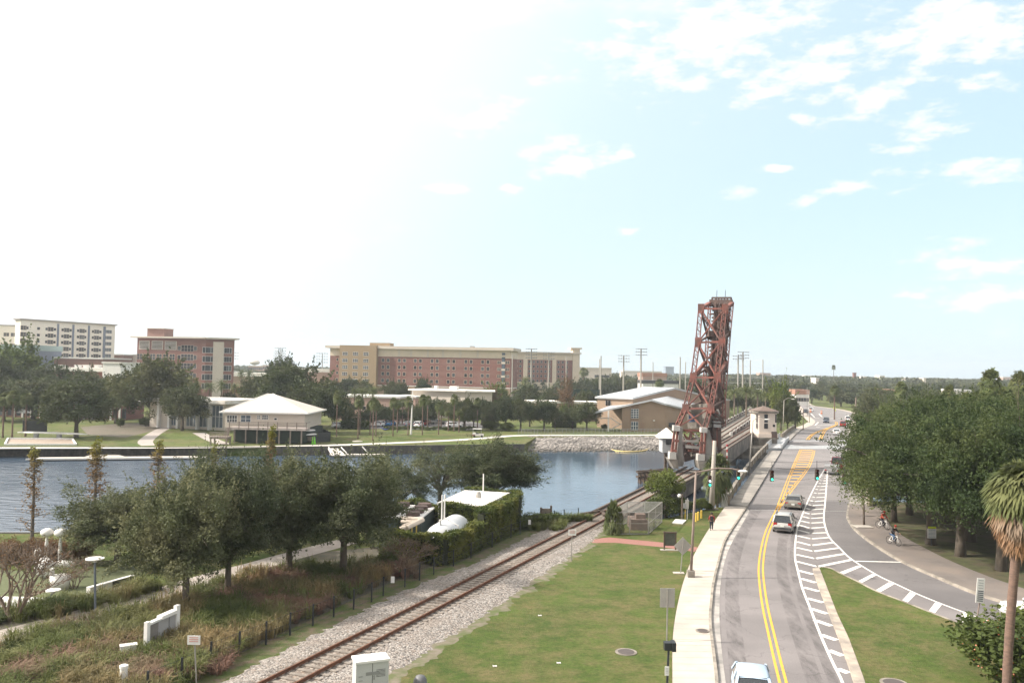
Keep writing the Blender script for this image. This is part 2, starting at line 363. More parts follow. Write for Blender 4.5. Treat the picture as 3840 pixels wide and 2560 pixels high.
# water
m_water = bpy.data.materials.new('river_water'); m_water.use_nodes = True
nd, lk = m_water.node_tree.nodes, m_water.node_tree.links; b = nd['Principled BSDF']
b.inputs['Specular IOR Level'].default_value = .75; b.inputs['Base Color'].default_value = (.055, .085, .125, 1); b.inputs['Roughness'].default_value = .08; b.inputs['IOR'].default_value = 1.33
t = N(nd, 'ShaderNodeTexCoord')
mp = N(nd, 'ShaderNodeMapping'); mp.inputs['Scale'].default_value = (.28, 1.1, 1); mp.inputs['Rotation'].default_value = (0, 0, R(-6)); lk.new(t.outputs['Object'], mp.inputs[0])
w1 = N(nd, 'ShaderNodeTexNoise'); w1.inputs['Scale'].default_value = 1.15; w1.inputs['Detail'].default_value = 5; lk.new(mp.outputs[0], w1.inputs[0])
w2 = N(nd, 'ShaderNodeTexNoise'); w2.inputs['Scale'].default_value = .025; w2.inputs['Detail'].default_value = 3; lk.new(t.outputs['Object'], w2.inputs[0])
mr = N(nd, 'ShaderNodeMapRange'); lk.new(w2.outputs[0], mr.inputs[0]); mr.inputs[1].default_value = .4; mr.inputs[2].default_value = .62; mr.inputs[3].default_value = .25; mr.inputs[4].default_value = 1.0
# calmer in the lee by the bridge: ripple height falls off from the open left reach to the right
sx = N(nd, 'ShaderNodeSeparateXYZ'); lk.new(t.outputs['Object'], sx.inputs[0])
lee = N(nd, 'ShaderNodeMapRange'); lk.new(sx.outputs[0], lee.inputs[0]); lee.inputs[1].default_value = -45; lee.inputs[2].default_value = 10; lee.inputs[3].default_value = 1.0; lee.inputs[4].default_value = .22
mm = N(nd, 'ShaderNodeMath', operation='MULTIPLY'); lk.new(mr.outputs[0], mm.inputs[0]); lk.new(lee.outputs[0], mm.inputs[1])
m3_ = N(nd, 'ShaderNodeMath', operation='MULTIPLY'); lk.new(mm.outputs[0], m3_.inputs[0]); lk.new(w1.outputs[0], m3_.inputs[1])
bp = N(nd, 'ShaderNodeBump'); bp.inputs['Distance'].default_value = .22; bp.inputs['Strength'].default_value = 1; lk.new(m3_.outputs[0], bp.inputs['Height']); lk.new(bp.outputs[0], b.inputs['Normal'])
W = MB(); W.quad((-1500, 20, WATERZ), (1500, 20, WATERZ), (1500, 1200, WATERZ), (-1500, 1200, WATERZ))
struct(W.build('river_water', m_water))

near_bank = [Vector((-900, 60, 0)), Vector((-120, 66, 0)), P(98, 2000), P(1250, 1962), P(2175, 1942), P(2330, 1930), P(2479, 1946), P(2581, 1924), P(2661, 1905), P(2730, 1897), P(3185, 1885), Vector((90, 101, 0)), Vector((900, 240, 0))]
poly = [(p.x, p.y) for p in near_bank] + [(900, -60), (-900, -60)]
G = MB(); G.prism(poly, -4.5, 0.0); struct(G.build('near_ground', g_lawn))
wz = [(-500, 1712), (0, 1707), (490, 1709), (980, 1708), (1388, 1701), (1700, 1699), (2044, 1692), (2450, 1688), (2600, 1672)]
far_bank = [P(x, y, WATERZ) for x, y in wz[:6]] + [P(1965, 1694, WATERZ), P(2010, 1639, FARZ), P(2200, 1637, FARZ), P(2400, 1637, FARZ), P(2560, 1636, FARZ)]
far_bank = [Vector((-900, far_bank[0].y - 30, 0))] + far_bank + [P(2870, 1668, WATERZ), P(3230, 1650, WATERZ), Vector((200, 235, 0)), Vector((900, 420, 0))]
poly = [(p.x, p.y) for p in far_bank] + [(6500, 420), (6500, 9000), (-6500, 9000), (-6500, far_bank[0].y)]
G = MB(); G.prism(poly, -4.5, FARZ); struct(G.build('far_ground', g_far))
# seawalls (a cap and a face in front of the land's edge)
def wallstrip(name, line, z0, z1, th, m, lab=None):
    line = [Vector((p.x, p.y, 0)) for p in line]; a = line; b = offset(line, th); k = MB(); n = len(line); vs = []
    for p, q in zip(a, b): vs += [(p.x, p.y, z0), (p.x, p.y, z1), (q.x, q.y, z1), (q.x, q.y, z0)]
    fs = []
    for i in range(n - 1):
        for j in range(4): fs.append((4 * i + j, 4 * i + (j + 1) % 4, 4 * i + 4 + (j + 1) % 4, 4 * i + 4 + j))
    fs += [(0, 3, 2, 1), (4 * n - 4, 4 * n - 3, 4 * n - 2, 4 * n - 1)]
    k.add(vs, fs); return k.build(name, m, origin=tuple(line[n // 2]))
fw = resample([Vector((p.x, p.y, 0)) for p in far_bank[:8]], 40)
o = wallstrip('seawall', fw, -4.4, FARZ + .12, .45, m_bank); tag(o, 'dark stained seawall along the far river bank below the walkway', 'seawall')
nb_ = [Vector((p.x, p.y, 0)) for p in near_bank[:6]]
o = wallstrip('seawall', nb_, -4.4, .06, -.35, m_bank); tag(o, 'low seawall edging the near bank behind the park trees', 'seawall')

# ---- railway bed
bl = PL([(480, 2720), (900, 2520), (1536, 2205), (1800, 2100), (2060, 1975), (2172, 1938)]); br = PL([(1250, 2680), (1451, 2538), (1800, 2312), (2100, 2112), (2219, 2030), (2262, 1975)])
bl, br = resample(smooth_line(bl), 160), resample(smooth_line(br), 160)
rng = random.Random(4)
bl = [p + Vector((rng.uniform(-.25, .25), rng.uniform(-.1, .1), .004)) for p in bl]; br = [p + Vector((rng.uniform(-.25, .25), rng.uniform(-.1, .1), .004)) for p in br]
il = [a.lerp(b, .18) + Vector((0, 0, .13)) for a, b in zip(bl, br)]; ir = [a.lerp(b, .82) + Vector((0, 0, .13)) for a, b in zip(bl, br)]
k = strip(bl, il); k.add(strip(il, ir).v, strip(il, ir).f); k.add(strip(ir, br).v, strip(ir, br).f)
tag(k.build('ballast_gravel', m_ballast), None, None, kind='stuff')['label'] = 'pale grey ballast stones under and beside the rail track'
m_verge = mat('verge', (.15, .11, .075), (.085, .10, .035), scale=1.6, rough=1, bump=.05, bscale=20, c3=(.07, .10, .02), scale3=.8)
va = resample(smooth_line(PL([(380, 2700), (800, 2500), (1010, 2395), (1536, 2150), (1800, 2060), (2060, 1960)])), 40)
vb = resample(smooth_line(PL([(480, 2720), (900, 2520), (1200, 2370), (1536, 2205), (1800, 2100), (2060, 1975)])), 40)
struct(strip(va, vb, .002).build('verge', m_verge))
def ragged(line, n, a, seed):
    q = random.Random(seed); return [p + lat * (q.uniform(-a, a) * .35 + 1.5 * a * mnoise.noise(Vector((p.x * .45, p.y * .45, seed))) + a * mnoise.noise(Vector((p.x * 1.7, p.y * 1.7, seed)))) for i, p in enumerate(resample(line, n))]
axis = (P(2270, 1936) - P(1073, 2560)).normalized(); axis.z = 0; axis.normalize(); lat = Vector((axis.y, -axis.x, 0))
ve = resample(smooth_line(PL([(1250, 2680), (1451, 2538), (1800, 2312), (2100, 2112), (2219, 2030), (2262, 1975)])), 150)
vf = ragged(smooth_line(PL([(1300, 2685), (1498, 2540), (1845, 2312), (2130, 2112), (2240, 2034), (2272, 1985)])), 150, .45, 3)
struct(strip([p - lat * .5 for p in ve], vf, .003).build('verge', mat('verge_dry', (.185, .155, .12), (.12, .115, .065), scale=1.8, rough=1, c3=(.09, .11, .035), scale3=.9)))
# rails and ties
axis = (P(2270, 1936) - P(1073, 2560)).normalized(); axis.z = 0; axis.normalize(); lat = Vector((axis.y, -axis.x, 0))
T0 = P(1772, 2200)
def TR(s, l, z=0.0): return T0 + axis * s + lat * l + Vector((0, 0, z))
m_rail = mat('rusty_rail', (.17, .07, .035), (.11, .05, .03), scale=3, rough=.75)
m_tie = mat('weathered_tie', (.14, .115, .095), (.24, .21, .18), scale=3, rough=.95)
m_timb = mat('old_timber', (.12, .085, .06), (.07, .05, .04), scale=3, rough=.95)
rt = thing('rail_track', 'rusty single rail track on ballast running up to the raised bridge', 'rail track', tuple(T0))
rt.rotation_euler = (0, 0, math.atan2(axis.y, axis.x))
for s in (-1, 1):
    q = MB(); q.bb(-27, 33.5, s * .75 - .07, s * .75 + .07, .19, .21); q.bb(-27, 33.5, s * .75 - .02, s * .75 + .02, .21, .31); q.bb(-27, 33.5, s * .75 - .04, s * .75 + .04, .31, .35)
    q.build('rail', m_rail, rt)
st = [TR(s_, -.68, .137) for s_ in np.linspace(-27, 33, 30)]; st2 = [TR(s_, .68, .137) for s_ in np.linspace(-27, 33, 30)]
struct(strip(st, st2).build('stained_ballast', gravel('stained_ballast', [(.09, .07, .055), (.17, .14, .115), (.24, .20, .17), (.33, .29, .25), (.20, .14, .10)], 7.5, .06)))
q = MB()
tie = MB(); tie.bb(-.11, .11, -1.3, 1.3, .07, .187)
t0 = tie.build('tie', m_tie, rt, loc=(-26.6, 0, 0))
for i in range(1, 100):
    c = t0.copy(); COL.objects.link(c); c.location = (-26.6 + i * .602, rng.uniform(-.06, .06), rng.uniform(-.01, .003)); c.rotation_euler = (0, 0, rng.uniform(-.03, .03))

# ---- brick path, pads
m_brick_p = mat('red_pavers', (.30, .14, .11), (.24, .115, .095), scale=6, rough=.9)
a = resample(PL([(2215, 2024), (2276, 2013), (2493, 2034), (2620, 2052)]), 14); b_ = resample(PL([(2222, 2035), (2300, 2033), (2487, 2051), (2604, 2068)]), 14)
struct(strip(a, b_, .008).build('path', m_brick_p))

# ---- sidewalk, kerb, gutter
kerb = [(2692, 2640), (2694, 2560), (2681, 2447), (2668, 2334), (2672, 2260), (2679, 2194), (2699, 2106), (2720, 2034), (2757, 1972), (2803, 1903)]
kerb_up = [(2803, 1903), (2845, 1834), (2894, 1752), (2937, 1683)]
gut = [(2735, 2650), (2722, 2560), (2710, 2468), (2700, 2358), (2698, 2292), (2701, 2205), (2712, 2128), (2732, 2062), (2765, 1996), (2811, 1917)]
swl = [(2521, 2640), (2521, 2560), (2521, 2447), (2526, 2360), (2544, 2256), (2570, 2163), (2604, 2081), (2648, 2003), (2688, 1945), (2722, 1899)]
KZ = .14
K = smooth_line(PL(kerb)); S = smooth_line(PL(swl)); GU = smooth_line(PL(gut))
n_ = 60; K, S, GU = resample(K, n_), resample(S, n_), resample(GU, n_)
m_walk = bpy.data.materials.new('sidewalk'); m_walk = mat('sidewalk_concrete', (.52, .455, .385), (.44, .39, .335), scale=.9, rough=.88, bump=.004, bscale=40, c3=(.38, .34, .30), scale3=.35)
wk = strip(S, [p + lat * 0 for p in offset(K, -.16)], KZ - .012); sw = struct(wk.build('sidewalk', m_walk))
j = MB()
for i in range(1, n_ - 1):
    a, c = S[i], offset(K, -.16)[i]; d = (S[i + 1] - S[i - 1]).normalized() * .02
    j.quad((a.x, a.y, KZ - .008), (c.x, c.y, KZ - .008), (c.x + d.x, c.y + d.y, KZ - .008), (a.x + d.x, a.y + d.y, KZ - .008))
struct(j.build('sidewalk_joint', mat('joint', (.20, .18, .16))))
wallk = strip(offset(K, -.16), K, KZ); kk = MB(); kk.v, kk.f = wallk.v, wallk.f
for i in range(n_ - 1): kk.quad(tuple(K[i] + Vector((0, 0, KZ))), tuple(K[i]), tuple(K[i + 1]), tuple(K[i + 1] + Vector((0, 0, KZ))))
for i in range(n_ - 1): kk.quad(tuple(S[i]), tuple(S[i] + Vector((0, 0, KZ))), tuple(S[i + 1] + Vector((0, 0, KZ))), tuple(S[i + 1]))
m_kerb = mat('kerb_concrete', (.36, .32, .27), (.26, .23, .19), scale=1.5, rough=.9, c3=(.17, .15, .13), scale3=1.0)
struct(kk.build('kerb', m_kerb))
m_gut = mat('gutter_concrete', (.48, .44, .40), (.33, .31, .29), scale=.8, rough=.9, c3=(.20, .19, .18), scale3=.6)
struct(strip([p + Vector((0, 0, 0)) for p in K], GU, .012).build('gutter', m_gut))

# ---- asphalt
rk = [(3900, 2296), (3840, 2284), (3786, 2268), (3649, 2224), (3511, 2166), (3407, 2120), (3330, 2078), (3265, 2035), (3210, 1991), (3188, 1963), (3177, 1936), (3184, 1895)]
RK = resample(smooth_line(PL(rk)), 60)
apoly = [P(x, y) for x, y in kerb[:-1]] ; apoly = resample(smooth_line(PL(kerb)), 40)
A = [(p.x, p.y) for p in apoly] + [(p.x, p.y) for p in RK[::-1]] + [(P(3900, 2700).x, P(3900, 2700).y)]
q = MB(); q.add([(x, y, .004) for x, y in A], [tuple(range(len(A)))[::-1]]); ro = q.build('road', m_asph); struct(ro)
bm = bmesh.new(); bm.from_mesh(ro.data); bmesh.ops.triangulate(bm, faces=bm.faces[:]); bmesh.ops.recalc_face_normals(bm, faces=bm.faces[:])
if sum(f.normal.z for f in bm.faces) < 0: bmesh.ops.reverse_faces(bm, faces=bm.faces[:])
bm.to_mesh(ro.data); bm.free()
# darker resurfaced ramp lane
ra = resample(smooth_line(PL([(3088, 1880), (3094, 1963), (3110, 2013), (3149, 2054), (3192, 2095), (3289, 2155), (3358, 2188), (3435, 2224), (3528, 2262), (3638, 2303), (3780, 2353), (3900, 2392)])), 50)
rb = resample(smooth_line(PL([(3180, 1880), (3190, 1966), (3208, 1995), (3262, 2038), (3327, 2081), (3404, 2123), (3508, 2169), (3646, 2227), (3783, 2271), (3837, 2287), (3950, 2325)])), 50)
struct(strip(ra, rb, .008).build('road', m_asph_d))

# ---- road bridge: deck, kerb, sidewalks
brL = PRL([(2803, 1903), (2845, 1834), (2894, 1752), (2937, 1683), (2960, 1655), (2985, 1628), (3010, 1608)])
brR = PRL([(3184, 1895), (3187, 1834), (3180, 1752), (3175, 1683), (3174, 1655), (3174, 1628), (3176, 1608)])
brL, brR = resample(brL, 30), resample(brR, 30)
struct(strip(brL, brR, .006).build('road', asphalt('bridge_deck_asphalt', (.215, .195, .19), (.18, .166, .163))))
m_girder = mat('bridge_concrete', (.22, .19, .16), (.15, .13, .11), scale=.8, rough=.95, c3=(.09, .08, .07), scale3=.4)
bridge = thing('road_bridge', 'low concrete road bridge carrying the curving street over the river', 'bridge', tuple(brL[0]))
oo = tuple(brL[0])
def bpart(k, name, m): return k.build(name, m, bridge, loc=None, origin=None) 
def rel(k):
    k.v = [(x - oo[0], y - oo[1], z - oo[2]) for x, y, z in k.v]; return k
k = MB(); Ld, Rd = offset(brL, -2.25), offset(brR, 2.25)
for i in range(len(Ld) - 1):
    a, b_, c, d = Ld[i], Rd[i], Rd[i + 1], Ld[i + 1]
    if 150 < a.y < 185:
        if k.v: rel(k).build('deck', m_girder, bridge); k = MB()
        continue
    k.add([(p.x, p.y, p.z - .95) for p in (a, b_, c, d)] + [(p.x, p.y, p.z - .004) for p in (a, b_, c, d)], [(3, 2, 1, 0), (4, 5, 6, 7), (0, 1, 5, 4), (1, 2, 6, 5), (2, 3, 7, 6), (3, 0, 4, 7)])
rel(k).build('deck', m_girder, bridge)
for Yp in (112, 132, 152, 186):
    i = min(range(len(Ld)), key=lambda i: abs(Ld[i].y - Yp)); a, b_ = Ld[i], Rd[i]
    k = MB(); k.bar((a.x, a.y, -2.9), (b_.x, b_.y, -2.9), 2.0, 3.9); rel(k).build('pier', m_girder, bridge)
m_walk2 = mat('bridge_walk_concrete', (.33, .30, .265), (.25, .23, .205), scale=.6, rough=.92, c3=(.18, .165, .15), scale3=.3)
wl_ = [i for i in range(len(brL)) if brL[i].y <= 166]; wh_ = [i for i in range(len(brL)) if brL[i].y >= 190]
def walk_part(idx, line, side, m):
    L1 = [line[i] for i in idx]; L0 = offset(line, -2.15 * side); L0 = [L0[i] for i in idx]
    k = MB()
    for i in range(len(L1) - 1):
        A4 = (L0[i], L1[i], L1[i + 1], L0[i + 1]) if side > 0 else (L1[i], L0[i], L0[i + 1], L1[i + 1])
        k.add([(p.x, p.y, p.z - .002) for p in A4] + [(p.x, p.y, p.z + .2) for p in A4], [(4, 5, 6, 7), (0, 1, 5, 4), (1, 2, 6, 5), (2, 3, 7, 6), (3, 0, 4, 7)])
    rel(k).build('bridge_sidewalk', m, bridge)
walk_part(wl_, brL, 1, m_walk2); walk_part(wh_, brL, 1, m_walk2); walk_part(list(range(30)), brR, -1, m_walk2)
# parapets: long low wall with a cap and a row of posts
m_para = mat('parapet_concrete', (.36, .30, .23), (.24, .20, .155), scale=.9, rough=.92, c3=(.15, .125, .10), scale3=.6)
def parapet(line, h=1.05, zb=.16):
    k = MB(); cap = MB()
    for i in range(len(line) - 1):
        a, b_ = line[i], line[i + 1]
        k.bar((a.x, a.y, a.z + zb + (h - .14) / 2), (b_.x, b_.y, b_.z + zb + (h - .14) / 2), .22, h - .16)
        cap.bar((a.x, a.y, a.z + zb + h - .07), (b_.x, b_.y, b_.z + zb + h - .07), .36, .14)
    rel(k).build('parapet', m_para, bridge); rel(cap).build('parapet_cap', m_conc2, bridge)
    pts = resample(line, max(2, int((line[-1] - line[0]).length / 5.2)))
    for p in pts:
        q = MB(); q.box(0, 0, zb + h / 2, .42, .42, h + .06)
        q.build('parapet_post', m_para, bridge, loc=(p.x - oo[0], p.y - oo[1], p.z - oo[2]))
pl0 = offset(brL, -2.25)
parapet(resample([P(2728, 1897), P(2752, 1853), P(2800, 1775), P(2845, 1718), P(2876, 1686)], 16))
parapet([pl0[i] for i in wh_[1:]], 1.0)
prr = offset(brR, 2.25); parapet([prr[i] for i in range(0, 30, 2)], 1.0)
# steel grid bascule span
m_grid = mat('steel_grid_deck', (.38, .385, .385), (.31, .315, .315), scale=.4, rough=.6, metal=.1, stretch=(4, 1, 1))
gi = [PR(2937, 1683), PR(2963, 1651)]; gj = [PR(3175, 1683), PR(3174, 1651)]
k = MB(); vs = [(p.x, p.y, p.z + .035) for p in (gi[0], gj[0], gj[1], gi[1])]; k.add(vs + [(x, y, z - 1.2) for x, y, z in vs], [(0, 1, 2, 3), (4, 5, 1, 0), (5, 6, 2, 1), (6, 7, 3, 2), (7, 4, 0, 3)]); rel(k).build('steel_grid_deck', m_grid, bridge)
m_plate = mat('galvanised_plate', (.50, .50, .50), (.42, .42, .42), scale=.7, rough=.45, metal=.2)
lw0, lw1 = P(2873, 1683), P(2925, 1640)
k = MB(); e0, e1 = gi[0] + Vector((-.35, 0, 0)), gi[1] + Vector((-.35, 0, 0))
vs = [(p.x, p.y, .2) for p in (lw0, e0, e1, lw1)]; k.add(vs + [(x, y, -.8) for x, y, z in vs], [(0, 1, 2, 3), (4, 5, 1, 0), (5, 6, 2, 1), (6, 7, 3, 2), (7, 4, 0, 3)]); rel(k).build('plate_walkway', m_plate, bridge)
k = MB(); k.bar((e0.x, e0.y, .45), (e1.x, e1.y, .45), .3, .75); k.bar((lw0.x, lw0.y, .7), (lw1.x, lw1.y, .7), .08, 1.0); rel(k).build('barrier', m_plate, bridge)

# ---- road beyond the bridge
fl = PRL([(3010, 1608), (3040, 1597), (3056, 1588), (3058, 1579), (3046, 1570), (3032, 1558), (3018, 1543), (3008, 1530), (3000, 1518), (2996, 1508)])
fr = PRL([(3176, 1608), (3185, 1590), (3200, 1575), (3212, 1562), (3210, 1553), (3185, 1545), (3140, 1535), (3090, 1528), (3040, 1522), (3015, 1510)])
fl, fr = resample(fl, 30), resample(fr, 30)
struct(strip([p + Vector((0, 0, .03)) for p in fl], [p + Vector((0, 0, .03)) for p in fr]).build('road', mat('far_asphalt', (.22, .205, .20), (.19, .175, .172), scale=.1, rough=.9)))
m_walk_far = mat('far_sidewalk', (.46, .40, .34), (.40, .35, .30), scale=.5, rough=.9)
struct(strip([p + Vector((0, 0, .08)) for p in offset(fl, -2.6)], [p + Vector((0, 0, .08)) for p in fl]).build('sidewalk', m_walk_far))
struct(strip([p + Vector((0, 0, .08)) for p in fr], [p + Vector((0, 0, .08)) for p in offset(fr, 2.2)]).build('sidewalk', m_walk_far))

# ---- painted lines
m_yel = mat('yellow_paint', (.72, .38, .05), (.62, .33, .05), scale=3, rough=.8)
m_wht = mat('white_paint', (.74, .71, .66), (.60, .58, .54), scale=3, rough=.8)
LZ = .013
def ribbon(line, w, m, name='road_marking', z=LZ):
    k = strip(offset(line, -w / 2), offset(line, w / 2), z); return struct(k.build(name, m))
cy = [(2940, 2640), (2924, 2560), (2902, 2468), (2880, 2369), (2861, 2281), (2850, 2205), (2845, 2128), (2855, 2051), (2874, 1985), (2909, 1912)]
yl = smooth_line(PL(cy), 6)
ribbon(yl, .14, m_yel); ribbon(offset(yl, .32), .14, m_yel)
ya = smooth_line(PL([(2909, 1912), (2932, 1850), (2957, 1785), (2982, 1725), (3000, 1685)]), 6); yb = smooth_line(PL([(2920, 1912), (2971, 1838), (3030, 1760), (3048, 1720), (3056, 1688)]), 6)
for l_, s_ in ((ya, 1), (yb, -1)): ribbon(l_, .13, m_yel); ribbon(offset(l_, .30 * s_), .13, m_yel)
q = MB(); aa, bb_ = resample(ya, 60), resample(yb, 60); Ys = np.linspace(ya[0].y + 6, ya[-1].y - 1, 19)
for Y in Ys:
    a = min(aa, key=lambda p: abs(p.y - Y)); b2 = min(bb_, key=lambda p: abs(p.y - Y))
    if b2.x - a.x < .8: continue
    w9 = .30 + .0035 * (Y - 92); q.quad((a.x + .3, Y - w9, LZ), (b2.x - .3, Y - w9, LZ), (b2.x - .3, Y + w9, LZ), (a.x + .3, Y + w9, LZ))
struct(q.build('road_marking', m_yel))
for pts in ([(3024, 1650), (3036, 1636), (3054, 1624), (3090, 1610), (3129, 1596), (3134, 1588), (3132, 1582)], [(3071, 1649), (3088, 1618), (3105, 1605), (3129, 1596)]):
    l_ = smooth_line(PRL(pts), 5); ribbon(l_, .22, m_yel, z=.14); ribbon(offset(l_, .5), .22, m_yel, z=.14)
wlL = [(3175, 2640), (3160, 2560), (3121, 2479), (3077, 2380), (3039, 2281), (3009, 2205), (2992, 2139), (2982, 2095), (2982, 2040), (2990, 1980), (3006, 1936), (3033, 1870), (3066, 1804), (3091, 1760), (3100, 1740)]
ribbon(smooth_line(PL(wlL), 6), .15, m_wht)
wlR = [(3105, 1740), (3102, 1782), (3096, 1865), (3090, 1930), (3092, 1963), (3110, 2013), (3149, 2054), (3192, 2095), (3289, 2155), (3358, 2188), (3435, 2224), (3528, 2262), (3638, 2303), (3780, 2353), (3900, 2392)]
ribbon(smooth_line(PL(wlR), 6)[::-1], .17, m_wht)
C5 = lambda x, y: (2600 + x * .5486, 1700 + y * .5486)
C6 = lambda x, y: (3100 + x * .5486, 1700 + y * .5486)
chev = [((882, 150), (893, 153), (917, 150)), ((877, 166), (888, 169), (917, 166)), ((870, 184), (882, 187), (916, 184)), ((861, 202), (876, 206), (915, 202)), ((850, 222), (866, 226), (914, 222)), ((838, 243), (856, 248), (911, 245)), ((826, 268), (846, 273), (908, 271)), ((812, 295), (835, 300), (905, 298)),
 ((797, 320), (822, 328), (900, 322)), ((782, 347), (808, 356), (893, 350)), ((768, 373), (802, 384), (890, 378)), ((757, 402), (800, 414), (890, 408)), ((745, 430), (800, 443), (892, 437)), ((735, 460), (800, 475), (895, 470)),
 ((727, 490), (800, 510), (900, 503)), ((718, 523), (803, 545), (915, 540)), ((713, 562), (805, 583), (935, 573)), ((708, 602), (808, 628), (955, 608)), ((705, 642), (820, 668), (995, 645)), ((705, 690), (833, 718), (1035, 685)), ((705, 737), (850, 773), (1085, 725))]
ch = MB()
def dashbar(a, b_, w, wa=None):
    a, b_ = Vector(a), Vector(b_); d = (b_ - a); d.z = 0; d.normalize(); n2 = Vector((-d.y, d.x, 0)) * w / 2
    ch.quad(tuple(a - n2 + Vector((0, 0, .017))), tuple(b_ - n2 + Vector((0, 0, .017))), tuple(b_ + n2 + Vector((0, 0, .017))), tuple(a + n2 + Vector((0, 0, .017))))
for a, v_, c in chev: dashbar(P(*C5(*a)), P(*C5(*v_)), .42); dashbar(P(*C5(*v_)), P(*C5(*c)), .42)
for a, c in [((715, 798), (820, 825)), ((733, 853), (838, 883)), ((750, 913), (862, 942)), ((775, 988), (888, 1018)), ((800, 1058), (915, 1095)), ((830, 1138), (945, 1178)), ((873, 1238), (980, 1275)), ((925, 1343), (1022, 1382)), ((985, 1470), (1062, 1500))]: dashbar(P(*C5(*a)), P(*C5(*c)), .45)
for quad6 in [((82, 812), (118, 822), (245, 770), (215, 763)), ((205, 875), (240, 882), (345, 828), (312, 820)), ((330, 935), (370, 943), (465, 890), (425, 878)), ((508, 1010), (550, 1020), (610, 960), (568, 945)), ((690, 1083), (735, 1094), (788, 1030), (742, 1015)), ((915, 1168), (972, 1184), (985, 1105), (932, 1085)), ((1155, 1225), (1215, 1245), (1225, 1195), (1160, 1165))]:
    ch.quad(*[tuple(P(*C6(*p), .017)) for p in quad6])
dashbar(P(*C6(198, 735)), P(*C6(505, 742)), .3)
for Y in np.arange(1655, 1760, 11.5):
    p = PR(3118, Y, 0); ch.box(p.x, p.y, .05, .3, .6, .004)
for (x0, x1, y) in [(3056, 3200, 1568.5), (3040, 3120, 1596.5), (3060, 3075, 1603), (3110, 3128, 1618)]:
    a, b_ = PR(x0, y), PR(x1, y); n9 = max(1, int((b_ - a).length / 3.2)) if y < 1570 else 1
    for i in range(n9):
        u, v_ = a.lerp(b_, i / n9), a.lerp(b_, (i + (.6 if n9 > 1 else 1)) / n9); ch.quad((u.x, u.y - .5, u.z + .14), (v_.x, v_.y - .5, v_.z + .14), (v_.x, v_.y + .5, v_.z + .14), (u.x, u.y + .5, u.z + .14))
for (x0, y0, x1, y1) in [(3041, 1551, 3055, 1566), (3071, 1552, 3083, 1564), (3180, 1557, 3198, 1567), (3057, 1595, 3069, 1584)]:
    a, b_ = PR(x0, y0), PR(x1, y1); ch.quad((a.x - .25, a.y, a.z + .14), (b_.x - .25, b_.y, b_.z + .14), (b_.x + .25, b_.y, b_.z + .14), (a.x + .25, a.y, a.z + .14))
struct(ch.build('road_marking', m_wht))
# thin tar seams across the road
sm = MB()
for y, xa, xb in [(1912, 2812, 3180), (1866, 2835, 3185), (1819, 2852, 3180), (1776, 2880, 3170), (1737, 2905, 3150), (1712, 2920, 3150)]:
    a, b_ = P(xa, y), P(xb, y + 5); sm.quad((a.x, a.y, .011), (b_.x, b_.y, .011), (b_.x, b_.y + .16, .011), (a.x, a.y + .16, .011))
struct(sm.build('road_joint', mat('joint_sealant', (.36, .35, .33), (.28, .27, .26))))

# tyre darkened and oily streaks down the lanes
m_st = bpy.data.materials.new('tyre_stain'); m_st.use_nodes = True; nd, lk = m_st.node_tree.nodes, m_st.node_tree.links; bs = nd['Principled BSDF']; bs.inputs['Base Color'].default_value = (.10, .092, .09, 1); bs.inputs['Roughness'].default_value = .8
t = N(nd, 'ShaderNodeTexCoord'); n = N(nd, 'ShaderNodeTexNoise'); n.inputs['Scale'].default_value = .9; n.inputs['Detail'].default_value = 10; n.inputs['Roughness'].default_value = .75; mp = N(nd, 'ShaderNodeMapping'); mp.inputs['Scale'].default_value = (1.6, .35, 1); lk.new(t.outputs['Object'], mp.inputs[0]); lk.new(mp.outputs[0], n.inputs[0])
r = N(nd, 'ShaderNodeMapRange'); lk.new(n.outputs[0], r.inputs[0]); r.inputs[1].default_value = .42; r.inputs[2].default_value = .75; r.inputs[4].default_value = .55; tp_ = N(nd, 'ShaderNodeBsdfTransparent'); ms = N(nd, 'ShaderNodeMixShader'); lk.new(r.outputs[0], ms.inputs[0]); lk.new(tp_.outputs[0], ms.inputs[1]); lk.new(bs.outputs[0], ms.inputs[2]); lk.new(ms.outputs[0], nd['Material Output'].inputs[0])
for dd_, w_ in ((-1.9, .9), (-2.9, .5), (1.7, .8), (2.6, .5)): struct(strip(offset(yl, dd_ - w_ / 2), offset(yl, dd_ + w_ / 2), .009).build('lane_stain', m_st))
# ---- planted median
isl_l = [C5(860, 788), C5(885, 850), C5(915, 930), C5(950, 1020), C5(985, 1110), C5(1023, 1190), C5(1060, 1270), C5(1090, 1350), C5(1120, 1430), C5(1170, 1568), C5(1200, 1680)]
isl_o = [C5(815, 795), C5(836, 860), C5(860, 930), C5(895, 1020), C5(930, 1110), C5(965, 1200), C5(1000, 1290), C5(1030, 1375), C5(1060, 1460), C5(1095, 1568), C5(1125, 1680)]
isl_t = [C5(870, 787), C6(30, 795), C6(90, 828), C6(205, 882), C6(330, 948), C6(500, 1014), C6(690, 1090), C6(930, 1183), C6(1080, 1245), C6(1349, 1340), C6(1500, 1400)]
IL, IO, IT = [resample(smooth_line(PL(l_)), 40) for l_ in (isl_l, isl_o, isl_t)]
pol = [(p.x, p.y) for p in IL[::-1]] + [(p.x, p.y) for p in IT[1:]] + [(P(4100, 2750).x, P(4100, 2750).y)]
k = MB(); k.prism(pol, .0, .13); mo = k.build('median_lawn', g_lawn); struct(mo)
k = strip(IO, IL, .145); 
for i in range(39): k.quad(tuple(IO[i] + Vector((0, 0, .0))), tuple(IO[i + 1]), tuple(IO[i + 1] + Vector((0, 0, .145))), tuple(IO[i] + Vector((0, 0, .145))))
struct(k.build('kerb', mat('median_kerb', (.46, .40, .32), (.34, .29, .24), scale=1.2, rough=.9, c3=(.22, .19, .17), scale3=.8)))
